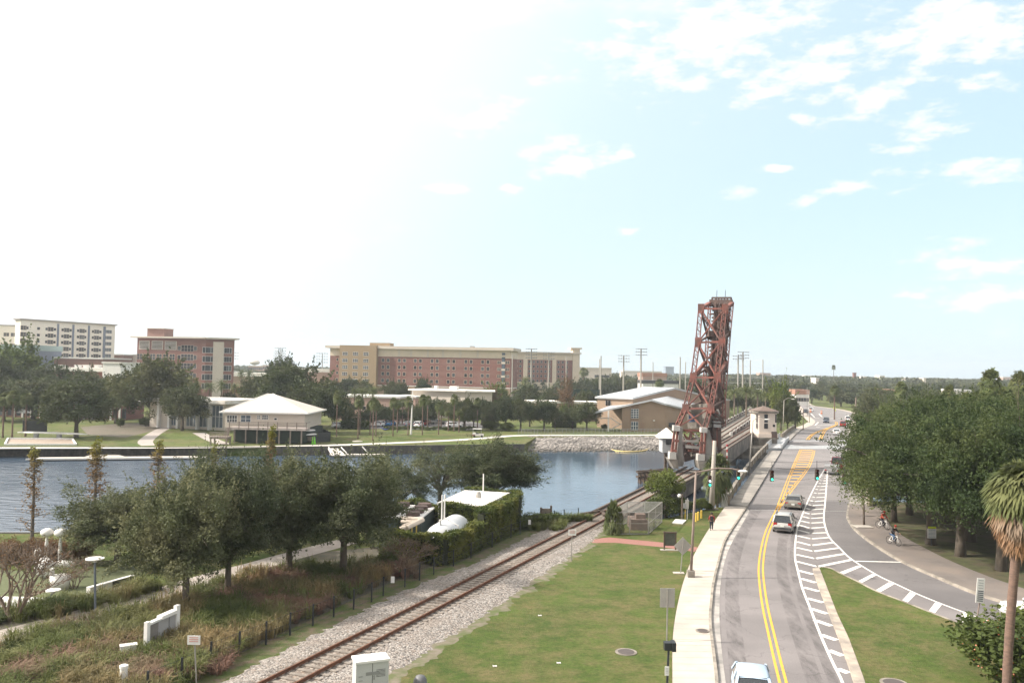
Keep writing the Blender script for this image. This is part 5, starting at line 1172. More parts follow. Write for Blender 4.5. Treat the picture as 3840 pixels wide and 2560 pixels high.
# --- white pavilion
b = Fac('pavilion', 'white flat roofed pavilion with tall windows behind the boathouse', 560, 205, 846, 197)
H = b.z(1512, 760); b.part('wall', m_wall_w, (0, b.W, .6, 14, 0, H)); b.part('roof', m_roofw, (-.8, b.W + .8, -.8, 15, H, H + .9))
for x in (600, 640, 672, 745, 790): b.part('column', m_white, (b.u(x) - .3, b.u(x) + .3, -.3, .62, 0, H))
for x in (657, 718, 768, 815): b.window(b.u(x), H * .52, 3.2, H * .85, m_white, m_glass_b, 2)
for o in [o for o in b.root.children if o.name.startswith('window')]: o.location.y = .55
# --- brick arts building on the left behind trees
b = Fac('arts_building', 'low brick building with white roof line behind the river oaks', -60, 232, 465, 226)
H = b.z(1508, 250); b.part('wall', m_brick, (0, b.W, 0, 10, 0, H))
for x in range(-40, 460, 33): b.part('column', m_white, (b.u(x) - .25, b.u(x) + .25, -.25, .02, 0, H * .8)); b.window(b.u(x + 16), H * .4, 1.2, H * .6, m_dark, m_glass)
b.part('roof', m_roofw, (-.3, b.W + .3, -.4, 10.5, H, H + .4))
def simple(name, lab, xa, Ya, xb, Yb, ytop, D, mw, mr, roof=.5, wins=None, ov=.3, cat='building', group=None, zb=FARZ):
    b = Fac(name, lab, xa, Ya, xb, Yb, cat, zb, group); H = b.z(ytop, (xa + xb) / 2)
    b.part('wall', mw, (0, b.W, 0, D, 0, H)); b.part('roof', mr, (-ov, b.W + ov, -ov, D + ov, H, H + roof))
    if wins:
        n, rows, w, h = wins
        for i in range(n):
            for r in range(rows): b.window(b.W * (i + .5) / n, H - (r + .5) * H / rows * .8 - .4, w, h, m_wall_w, m_glass)
    return b, H
simple('low_building', 'long low brick building with bright white flat roof edge and roof vents', 192, 300, 404, 298, 1392, 22, m_brick, m_roofw, 1.3)
bb_, H = simple('low_building', 'white box shaped lift housing beside the long white roof', 384, 292, 452, 291, 1362, 14, m_white, m_roofw, .5)
bb_, H = simple('low_building', 'brick building with thin white parapet below the cream residence block', 128, 345, 384, 343, 1344, 22, m_brick2, m_white, .6)
for i, x in enumerate((214, 232, 293, 325, 367)): q = MB(); p = PD(x, 1378, 307); q.bb(-.9, .9, -.9, .9, -1.5, .8); q.bb(-1.05, 1.05, -1.05, 1.05, .8, 1.0); tag(q.build('roof_vent', m_white, loc=tuple(p)), 'small white roof vent on the long low roof', 'vent', 'vents on the long low roof')
simple('low_building', 'pale green roofed low building at the frame edge below the cream block', -120, 330, 126, 330, 1312, 20, m_slate, mat('green_roof', (.32, .40, .38)), 2.2)
simple('low_building', 'small brick block between the cream residence and the office block', 425, 430, 462, 430, 1331, 15, m_brick2, m_white, .6)
simple('low_building', 'small grey block tucked against the brick office', 482, 440, 512, 440, 1331, 15, m_wall_w, m_white, .6)
simple('low_building', 'pink stuccoed low building with white parapet behind the date palms', 1265, 245, 1500, 243, 1490, 14, m_pink, m_white, .5, (8, 1, 1.4, 1.2))
simple('low_building', 'brick and tan shop building behind the date palms by the office', 872, 262, 960, 262, 1470, 10, m_tanb, m_brick, 1.4, (3, 1, 1.4, 1.6))
simple('low_building', 'salmon flat roofed building above the parked cars', 1470, 262, 1560, 260, 1490, 12, m_pink, m_roofw, .5)
simple('low_building', 'distant tan flat building with pale roof left of the residence hall', 1130, 430, 1240, 430, 1395, 20, m_pink, m_roofw, 1.6)
simple('low_building', 'wide pale hall roof behind the oak by the long residence', 860, 480, 1120, 480, 1412, 20, m_tanb, m_roofw, 2.0)
simple('low_building', 'long low tan building with white roof line behind the riverside trees', 1975, 262, 2243, 262, 1512, 10, m_tanb, m_roofw, .6, (10, 1, 1.2, 1.2))
simple('screen_wall', 'dark green windscreen of the ball field beyond the bare cypress', 2102, 345, 2250, 345, 1460, .4, m_greenw, m_greenw, .1, cat='screen')
bb_, H = simple('parking_deck', 'pale parking deck with open dark levels on the skyline', 2172, 640, 2293, 640, 1380, 30, m_wall_w, m_white, .6, cat='parking deck')
for r in range(3): bb_.part('level_shade_strip', m_dark, (bb_.W * .48, bb_.W * .94, -.3, .1, H - 7 - r * 4.6, H - 5.2 - r * 4.6))  # solid dark strips stand in for the shade inside the levels
simple('distant_building', 'long pale flat building on the horizon right of the parking deck', 2340, 1000, 2482, 1000, 1393, 30, m_wall_w, m_white, 1)
simple('distant_building', 'terracotta roofed distant building right of the pale parking deck', 2410, 520, 2500, 520, 1412, 20, m_pink, m_cloth_g, 2.4)
simple('office_tower', 'lone bluish office tower on the far skyline', 2496, 1500, 2527, 1500, 1376, 20, mat('blue_tower', (.22, .27, .33), (.18, .22, .28), scale=.1), m_slate, 1, cat='tower')
simple('stadium_roof', 'dark flat stadium canopy with white stands beneath', 2410, 420, 2545, 420, 1438, 16, m_white, m_dark, 1.6, cat='grandstand')
simple('distant_building', 'grey distant apartment block on the far left horizon', 930, 900, 985, 900, 1374, 20, m_tanb, m_wall_w, 1, (7, 3, 2.4, 2.0))
simple('distant_building', 'brownish distant block left of the light masts', 985, 880, 1022, 880, 1371, 20, m_pink, m_wall_w, 1, (5, 3, 2.4, 2.0))
simple('distant_building', 'reddish distant block just right of the net poles', 2850, 1300, 2890, 1300, 1400, 20, m_pink, m_pink, 1)
simple('brick_tower', 'small round topped brick tower above the far tree line', 3201, 900, 3211, 900, 1399, 3, m_brick, m_brick2, .6, cat='tower')
simple('distant_building', 'pale stepped distant building above the trees behind the ramp', 3301, 1300, 3319, 1300, 1410, 20, m_wall_w, m_white, 1)
simple('distant_building', 'low pinkish horizon building behind the tall fan palms', 3762, 1500, 3792, 1500, 1414, 20, m_pink, m_white, 1)
simple('distant_building', 'long low white horizon building left of the skinny palm', 3022, 1500, 3082, 1500, 1409, 20, m_white, m_white, 1)
simple('red_roof_house', 'red tiled roof building at the end of the street', 2984, 430, 3034, 430, 1478, 10, m_white, m_cloth_g, 2.4, (5, 1, 1.5, 2), cat='house')
simple('red_roof_house', 'orange brick building half hidden beyond the street oaks', 3306, 400, 3362, 400, 1472, 10, m_brick, m_cloth_g, 1.6, cat='house')
simple('white_house', 'pale flat building peeping out beside the tall fan palms', 3580, 330, 3640, 330, 1466, 10, m_cream, m_white, .6, cat='house')
# ------------------------------------------------------------------ raised rail bascule bridge
m_red = mat('faded_red_paint', (.27, .092, .068), (.19, .075, .058), scale=1.6, rough=.8, c3=(.12, .07, .058), scale3=.9)
m_reddk = mat('rusty_dark_steel', (.085, .06, .055), (.12, .075, .06), scale=1.4, rough=.85)
m_cw = mat('weathered_pylon', (.30, .28, .255), (.20, .19, .175), scale=.7, rough=.95, c3=(.12, .11, .10), scale3=.5, stretch=(1, 1, .35))
m_cwl = mat('pale_painted_steel', (.52, .49, .45), (.42, .40, .37), scale=1, rough=.8)
Yb = 125.0; lx, ly = math.cos(R(23.6)), -math.sin(R(23.6))
lf = thing('bascule_leaf', 'tall red lattice bascule leaf standing raised over the river channel', 'drawbridge', tuple(PD(2590, 1610, Yb))); L0_ = Vector(lf.location)
WL = 4.15
def node(x, y, Y): return PD(x, y, Y) - L0_
# left and right top-chord nodes (towards the camera), bottom-chord nodes (deck side, farther away)
ys = [(2538, 1602, 2642, 1608, 125), (2569, 1532, 2664, 1530, 126.2), (2598, 1415, 2688, 1415, 128), (2616, 1284, 2705, 1281, 130), (2627, 1157, 2717, 1158, 132)]
TLn = [node(a, b_, Y) for a, b_, c, d, Y in ys]; TRn = [node(c, d, Y - 1.7) for a, b_, c, d, Y in ys]
yb = [(2622, 1600, 2716, 1600, 130), (2634, 1505, 2715, 1500, 131), (2645, 1385, 2724, 1385, 133), (2653, 1262, 2735, 1245, 135), (2662, 1137, 2746, 1137, 137.5)]
BLn = [node(a, b_, Y) for a, b_, c, d, Y in yb]; BRn = [node(c, d, Y - 1.7) for a, b_, c, d, Y in yb]
def lattice(name, a, b_, w, dpt, m=m_red, step=.55):
    "a built-up member: two channels with zigzag lacing between them on both faces"
    k = MB(); d = (b_ - a); L = d.length; d.normalize(); s_ = Vector((lx, ly, 0)); s_ = (s_ - d * s_.dot(d)).normalized(); f_ = d.cross(s_).normalized()
    for i in (-1, 1): k.bar(a + s_ * i * w / 2, b_ + s_ * i * w / 2, .09, dpt, side=f_)
    n = max(2, int(L / step))
    for face in (-1, 1):
        for i in range(n):
            p = a + d * L * i / n + f_ * face * dpt * .45; q = a + d * L * (i + 1) / n + f_ * face * dpt * .45; sg = 1 if i % 2 else -1
            k.bar(p + s_ * sg * w / 2, q - s_ * sg * w / 2, .07, .03, side=f_)
    return k.build(name, m, lf)
def beam(name, a, b_, w=.28, h=None, m=m_red): k = MB(); k.bar(a, b_, w, h); return k.build(name, m, lf)
for N_ in (TLn, TRn):
    for i in range(4): lattice('chord', N_[i], N_[i + 1], .62, .5)
for N_ in (BLn, BRn):
    for i in range(4): lattice('chord', N_[i], N_[i + 1], .42, .5)
for T, B_ in ((TLn, BLn), (TRn, BRn)):
    for i in range(5):
        if i > 0: beam('post', T[i], B_[i], .26, None, m_reddk)
        if i < 4:
            beam('diagonal', T[i + 1], B_[i] if i % 2 else B_[i].lerp(B_[i + 1], .15), .24, .3, m_reddk)
            lattice('lacing_post', T[i + 1].lerp(T[i], .05) , B_[i].lerp(B_[i + 1], .35), .32, .2, m_red, .45)
beam('end_post', TLn[4], BLn[4], .6, .5); beam('end_post', TRn[4], BRn[4], .6, .5); beam('mid_post', TLn[2], BLn[2] + Vector((0, 0, 1.2)), .5, .45); beam('mid_post', TRn[2], BRn[2] + Vector((0, 0, 1.2)), .5, .45)
for i in range(1, 5): beam('cross_strut', TLn[i], TRn[i], .34, .3)
for i in range(4):
    beam('cross_brace', TLn[i], TRn[i + 1], .22, .2); beam('cross_brace', TRn[i], TLn[i + 1], .22, .2)
for N_ in (TLn, TRn):
    for i in range(1, 5): k = MB(); p = N_[i]; k.box(p.x, p.y - .35, p.z, 1.0, .12, 1.5, R(-15)); k.build('gusset', m_red, lf)
# deck side: floor beams, stringers and rails
dk = MB(); dk2 = MB()
for i in range(4):
    a0, a1, b0, b1 = BLn[i], BLn[i + 1], BRn[i], BRn[i + 1]
    for t, w, m_ in ((.30, .55, dk), (.72, .55, dk)): dk.bar(a0.lerp(b0, t), a1.lerp(b1, t), w, .9)
    for t in (.22, .38, .62, .80): dk2.bar(a0.lerp(b0, t) + Vector((0, -.7, 0)), a1.lerp(b1, t) + Vector((0, -.7, 0)), .12, .2)
    dk.bar(a0.lerp(b0, .56), a1.lerp(b1, .56), 1.5, .25, side=Vector((.4, .9, 0))); dk.bar(a0.lerp(b0, .40), a1.lerp(b1, .40), .35, .5); dk.bar(a0.lerp(b0, .84), a1.lerp(b1, .84), .4, .6)
    n = 9
    for j in range(n): t = j / n; p, q = a0.lerp(a1, t), b0.lerp(b1, t); dk.bar(p.lerp(q, .04 if j % 3 == 0 else .14), p.lerp(q, .95), .34, .28)
    p, q = a1, b1; dk.bar(p, q, .7, 1.1)
topa, topb = BLn[4].lerp(BRn[4], .1), BLn[4].lerp(BRn[4], .95); dk.bar(topa + Vector((0, 0, .9)), topb + Vector((0, 0, .9)), .3, .3); [dk.bar(topa.lerp(topb, q9), topa.lerp(topb, q9) + Vector((0, 0, 1.0)), .22) for q9 in (0, .2, .35, .5, .65, .8, 1)]; dk.bar(BLn[4] + Vector((0, 0, .1)), BRn[4] + Vector((0, 0, .1)), .9, 1.0)
dk.build('track_deck', m_reddk, lf); dk2.build('stringer', m_reddk, lf)
k = MB()
for t in (.3, .68): p = BLn[4].lerp(BRn[4], t); k.bar(p, p + Vector((.05, 0, 2.2)), .07)
k.build('tip_guide', m_dark, lf)
for (x0, y0, x1, y1, Y) in [(2655, 1240, 2676, 1262, 134), (2717, 1240, 2738, 1262, 133), (2704, 1368, 2724, 1390, 131.5)]:
    k = MB(); a, b_ = PD(x0, y1, Y) - L0_, PD(x1, y0, Y) - L0_; k.bb(a.x, b_.x, a.y - .5, a.y + .8, a.z, b_.z); k.build('machinery_box', m_reddk, lf)
k = MB(); a = node(2590, 1560, 129); k.bar(a, node(2668, 1556, 127.3), 3.4, 3.6); k.build('counterweight', m_conc2, lf)
k = MB(); a = node(2583, 1568, 126.6); b_ = node(2606, 1568, 126.4); k.bar(a, b_, .1, 1.1); k.build('blue_panel', mat('blue_panel', (.10, .16, .28)), lf)
# towers and supports
bt = thing('bascule_tower', 'weathered concrete pylons and red columns carrying the raised leaf', 'bridge tower', tuple(P(2590, 1760, WATERZ))); B0 = Vector(bt.location)
def tb(x0, y0, x1, y1, Y, D, name, m, taper=0.0):
    a, b_ = PD(x0, y1, Y) - B0, PD(x1, y0, Y) - B0; k = MB(); k.bb(a.x, b_.x, a.y, a.y + D, a.z, b_.z)
    return k.build(name, m, bt)
C1b = lambda x, y: (2420 + x * .2679, 1560 + y * .2679)
def tpoly(name, m, pts, Y, D):
    pp = [PD(*C1b(x, y), Y) - B0 for x, y in pts]; k = MB(); q = [p + Vector((0, D, 0)) for p in pp]; n = len(pp)
    k.add([tuple(p) for p in pp] + [tuple(p) for p in q], [tuple(range(n)), tuple(range(n, 2 * n))[::-1]] + [(i, i + n, (i + 1) % n + n, (i + 1) % n) for i in range(n)]); return k.build(name, m, bt)
tpoly('pylon', m_cw, [(480, 160), (525, 160), (520, 420), (540, 640), (530, 700), (455, 700), (440, 560), (465, 330)], 124, 1.6)
tpoly('pylon', m_cw, [(862, 180), (895, 190), (930, 330), (940, 560), (900, 640), (838, 620), (845, 330)], 123, 1.6)
tpoly('pylon_cap', m_cwl, [(398, 130), (490, 140), (485, 210), (395, 205)], 123.4, 1.2); tpoly('pylon_cap', m_cwl, [(785, 160), (872, 165), (868, 235), (782, 225)], 122, 1.2)
tpoly('pylon_base', m_cwl, [(345, 500), (430, 510), (435, 600), (338, 600)], 123.2, 1.4); tpoly('pylon_base', m_cwl, [(738, 530), (822, 535), (825, 625), (735, 622)], 121.8, 1.4)
tpoly('footing', m_conc2, [(330, 600), (445, 603), (470, 740), (400, 730)], 123, 3); tpoly('footing', m_conc2, [(735, 625), (900, 640), (870, 760), (760, 740)], 121.8, 3)
for (pts, Y) in (([(398, 205), (425, 205), (392, 505), (358, 500)], 123.6), ([(440, 210), (470, 212), (440, 505), (412, 505)], 124.4), ([(785, 230), (812, 232), (800, 530), (760, 528)], 122.2), ([(835, 235), (858, 235), (842, 530), (815, 530)], 123)):
    tpoly('red_column', m_red, pts, Y, .4)
for (x0, y0, x1, y1, Y, w, m) in [(535, 195, 770, 205, 124.5, .3, m_red), (560, 345, 745, 350, 124.5, .3, m_cwl), (540, 250, 650, 420, 124.8, .25, m_red), (640, 210, 600, 390, 124.6, .25, m_red), (620, 400, 770, 300, 124.8, .2, m_cwl), (650, 230, 760, 320, 125, .2, m_red), (560, 420, 745, 440, 124.4, .4, m_cwl), (600, 480, 760, 500, 126, .3, m_red),
                               (380, 340, 470, 345, 123.4, .35, m_red), (370, 480, 440, 485, 123.4, .3, m_red), (760, 370, 850, 372, 122, .35, m_red), (755, 500, 830, 505, 122, .3, m_red), (640, 215, 640, 300, 124.6, .3, m_red), (690, 250, 735, 300, 124.9, .3, m_cwl), (545, 260, 700, 420, 125, .16, m_red), (700, 430, 760, 380, 125, .16, m_red)]:
    k = MB(); k.bar(PD(*C1b(x0, y0), Y) - B0, PD(*C1b(x1, y1), Y) - B0, w); k.build('brace', m, bt)
rg3 = random.Random(3)
for i in range(26):   # the clutter of rusty machinery and stairs behind the columns
    x, y = rg3.uniform(560, 760), rg3.uniform(230, 560); dx, dy = rg3.uniform(-70, 70), rg3.uniform(-50, 50); k = MB(); k.bar(PD(*C1b(x, y), 126.5) - B0, PD(*C1b(x + dx, y + dy), 127) - B0, rg3.choice((.12, .2, .3))); k.build('brace', rg3.choice((m_red, m_reddk, m_conc2)), bt)
tpoly('machinery_pit', m_reddk, [(550, 330), (750, 450), (740, 560), (690, 600), (560, 640), (540, 500)], 128, 2)
tpoly('rear_steel', m_reddk, [(900, 60), (1040, 150), (1050, 560), (960, 560), (930, 300)], 127.5, 3)
for i in range(16):
    x = rg3.uniform(900, 1040); y = rg3.uniform(-80, 520); k = MB(); k.bar(PD(*C1b(x, y), 126.5) - B0, PD(*C1b(x + rg3.uniform(-60, 60), y + rg3.uniform(-90, 90)), 127) - B0, rg3.choice((.15, .25, .35))); k.build('brace', rg3.choice((m_red, m_reddk, m_cw)), bt)
for (x, y0, y1, w) in [(960, 40, 560, .5), (1030, 0, 560, .5), (1000, 170, 560, .3)]: k = MB(); k.bar(PD(*C1b(x, y0), 127) - B0, PD(*C1b(x + 10, y1), 127) - B0, w); k.build('rear_column', m_red if w < .5 else m_reddk, bt)
tpoly('catwalk', m_grey, [(955, 75), (1060, 80), (1060, 95), (955, 90)], 125.5, 2); tpoly('catwalk_rail', m_grey, [(958, 110), (1060, 115), (1060, 160), (958, 155)], 125.4, .08)
# cabin on the river side
cab = thing('control_cabin', 'small grey cabin with hipped pale roof on piles beside the pylons', 'cabin', tuple(PD(*C1b(330, 510), 127))); Z0 = Vector(cab.location)
k = MB(); k.bb(-2.95, 2.0, 0, 3, 0, 7.2 * .9 / .9 if False else 6.6); k.v = [(x * .78, y, z * .62 * 2 * .78 if False else z) for x, y, z in k.v]; 
cw_ = (PD(*C1b(400, 300), 127) - PD(*C1b(240, 300), 127)).length; chh = (PD(*C1b(330, 300), 127) - PD(*C1b(330, 505), 127)).length
x0 = (PD(*C1b(240, 400), 127) - Z0).x; k = MB(); k.bb(x0, x0 + cw_, 0, 3, 0, chh); k.build('wall', mat('cabin_grey', (.42, .42, .42), (.36, .36, .36)), cab)
k = MB(); k.add([(x0 - .6, -.6, chh), (x0 + cw_ + .6, -.6, chh), (x0 + cw_ + .6, 3.6, chh), (x0 - .6, 3.6, chh), (x0 + cw_ * .5, 1.5, chh + 1.5)], [(0, 1, 4), (1, 2, 4), (2, 3, 4), (3, 0, 4), (3, 2, 1, 0)]); k.build('roof', m_roofw, cab)
k = MB(); k.bb(x0 + .5, x0 + 1.8, -.05, .02, chh * .55, chh * .9); k.build('window', m_glass, cab)
for px_ in (x0 + .6, x0 + cw_ - .5): k = MB(); k.bb(px_ - .2, px_ + .2, .3, .7, -3.4, 0); k.build('pile', m_timb, cab)
# rail deck on the near side
nd_ = thing('rail_trestle', 'narrow rail trestle running from the near bank under the raised leaf', 'trestle', tuple(T0)); nd_.rotation_euler = rt.rotation_euler
k = MB(); k.bb(33.6, 78, -1.55, 1.55, -2.1, -.25); k.build('girder', m_girder, nd_)
k = MB(); k.bb(33.6, 78, -1.9, 1.9, -.24, .02); k.build('deck_timber', m_tie, nd_)
for s in (-1, 1): k = MB(); k.bb(26, 80, s * 1.85 - .12, s * 1.85 + .12, .03, .28); k.build('guard_timber', m_timb, nd_); k = MB(); k.bb(33.6, 80, s * .75 - .05, s * .75 + .05, .03, .2); k.build('rail', m_rail, nd_)
for s in (38, 50, 62, 73): k = MB(); k.bb(s - .5, s + .5, -1.7, 1.7, -4.6, -2.0); k.build('pier', m_bank, nd_)
for (x, y, x2, y2) in [(2180, 1930, 2255, 1918), (2255, 1918, 2268, 1936), (2178, 1932, 2165, 1945)]: 
    a, b_ = P(x, y, .15), P(x2, y2, .15); k = MB(); k.bar(a, b_, .35, .4, ); tag(k.build('timber_edge', m_timb, origin=tuple(a)), 'old timber retaining edge where the track meets the trestle', 'timber edge', 'timber edging at the trestle')
# far trestle
def girder(name, lab, a, b_, w, h, posts=0, m=m_girder):
    t = thing(name, lab, 'trestle', tuple(a)); d = b_ - a; k = MB(); k.bar(Vector((0, 0, -h / 2)), d - Vector((0, 0, h / 2)), w, h); k.build('girder', m, t)
    sd = Vector((d.y, -d.x, 0)).normalized()
    for s in (-1, 1): k = MB(); k.bar(sd * s * .75 + Vector((0, 0, .1)), d + sd * s * .75 + Vector((0, 0, .1)), .12, .18); k.build('rail', m_rail, t); k = MB(); k.bar(sd * s * (w / 2 - .15) + Vector((0, 0, .12)), d + sd * s * (w / 2 - .15) + Vector((0, 0, .12)), .25, .22); k.build('guard_timber', m_timb, t)
    n = 4
    for i in range(1, n + 1): p = d * (i / n); k = MB(); k.bar((p.x, p.y, p.z - h), (p.x, p.y, -6 - a.z), 1.4); k.build('pier', m_girder, t)
    if posts:
        for s in (-1, 1):
            for i in range(posts): p = d * (i / (posts - 1)) + sd * s * w / 2; k = MB(); k.box(p.x, p.y, p.z + .6, .5, .5, 1.3); k.build('rail_post', m_cwl, t)
            k = MB(); k.bar(sd * s * w / 2 + Vector((0, 0, .7)), d + sd * s * w / 2 + Vector((0, 0, .7)), .14, .6); k.build('railing', m_reddk, t)
    return t
girder('far_trestle', 'steel girder rail span continuing beyond the raised leaf', PD(2690, 1684, 140), PD(2850, 1588, 215), 3.6, 2.4)
girder('old_viaduct', 'old viaduct with rows of stubby railing posts behind the rail span', PD(2690, 1640, 170), PD(2846, 1540, 300), 5.5, 2.6, 16, m_conc2)
# timber fender in the river
fd = thing('timber_fender', 'broken dark timber fender standing in the river beside the leaf', 'fender', tuple(P(2400, 1815, WATERZ))); F0 = Vector(fd.location)
a = P(2400, 1812, WATERZ); b_ = P(2515, 1800, WATERZ)
for t in np.linspace(0, 1, 9):
    for o_ in (0, 1.4):
        p = a.lerp(b_, t) - F0 + Vector((0, o_, 0)); k = MB(); k.tube([(p.x, p.y, -1.5), (p.x + .1, p.y, 1.75 + .2 * math.sin(t * 20))], .2, 7); k.build('pile', m_timb, fd)
for z, o_ in ((1.7, 0), (1.0, 0), (1.7, 1.4), (.9, 1.4)): k = MB(); k.bar(a - F0 + Vector((-.4, o_ - .2, z)), b_ - F0 + Vector((.4, o_ - .2, z)), .26, .26); k.build('wale', m_timb, fd)
for i in range(3): k = MB(); t = .2 + i * .25; p = a.lerp(b_, t) - F0; k.bar(p + Vector((0, -.3, 1.0)), p + Vector((2.4, 1.2, .5)), .3); k.build('fallen_beam', mat('pinkish_timber', (.30, .20, .16)), fd)
p = P(2378, 1910, 0)
# bridge tender's house
th = thing('tender_house', 'small cream eight sided bridge tender house with brown pyramid roof', 'bridge house', tuple(PD(2876, 1640, 178))); Tn = Vector(th.location)
def octa(r, ch, z0, z1, cy=2.6):
    k = MB(); a = r - ch; P8 = [(-a, -r), (a, -r), (r, -a), (r, a), (a, r), (-a, r), (-r, a), (-r, -a)]; k.prism([(x, y + cy) for x, y in P8], z0, z1); return k
m_th = mat('tender_house_cream', (.66, .56, .48), (.60, .51, .44), scale=.5, rough=.85)
hz_ = (PD(2876, 1549, 178).z - Tn.z); octa(2.35, .75, .0, hz_).build('wall', m_th, th); octa(2.6, .8, 0, .8).build('plinth', m_th, th); octa(2.75, .8, -.35, -.02).build('ledge', m_conc2, th); octa(2.5, .8, -5, -.37).build('pier', m_conc2, th)
octa(2.75, .85, hz_, hz_ + .45).build('cornice', m_conc2, th)
k = MB(); a8 = 1.95; R_ = 2.85; pts = [(-a8, -R_), (a8, -R_), (R_, -a8), (R_, a8), (a8, R_), (-a8, R_), (-R_, a8), (-R_, -a8)]; za = PD(2877, 1522, 180).z - Tn.z
k.add([(x, y + 2.6, hz_ + .46) for x, y in pts] + [(0, 2.6, za)], [(i, (i + 1) % 8, 8) for i in range(8)]); k.build('roof', mat('brown_tile_roof', (.17, .12, .095), (.13, .095, .08), scale=3), th)
for (cx, w, z0, z1) in ((-.15, .75, hz_ - 2.0, hz_ - .25), (-.15, .8, 1.9, 3.0), (1.55, .5, 2.3, 2.8)):
    k = MB(); k.bb(cx - w / 2, cx + w / 2, .18, .3, z0, z1); k.build('window', m_glass, th)
for s, ang in ((-1, 45), (1, -45)):
    for (z0, z1) in ((hz_ - 2.0, hz_ - .25), (1.9, 3.0)):
        if s > 0 and z0 < 2: continue
        k = MB(); k.box(s * (2.35 - .37), .25 + .37, (z0 + z1) / 2, .5, .1, z1 - z0, R(-45 * s)); k.build('window', m_glass, th)
k = MB(); k.bb(1.0, 2.2, -.02, .2, -.2, 1.3); k.build('doorway', m_reddk, th)
# round fender stage below
q = MB()
pp = P(2830, 1690, -1.2); q._lathe(0, 0, [(3.6, -1.3), (3.6, .9), (3.3, .95)], 20); tag(q.build('pier_stage', m_conc2, loc=tuple(pp)), 'round stained concrete pier stage below the tender house', 'pier')
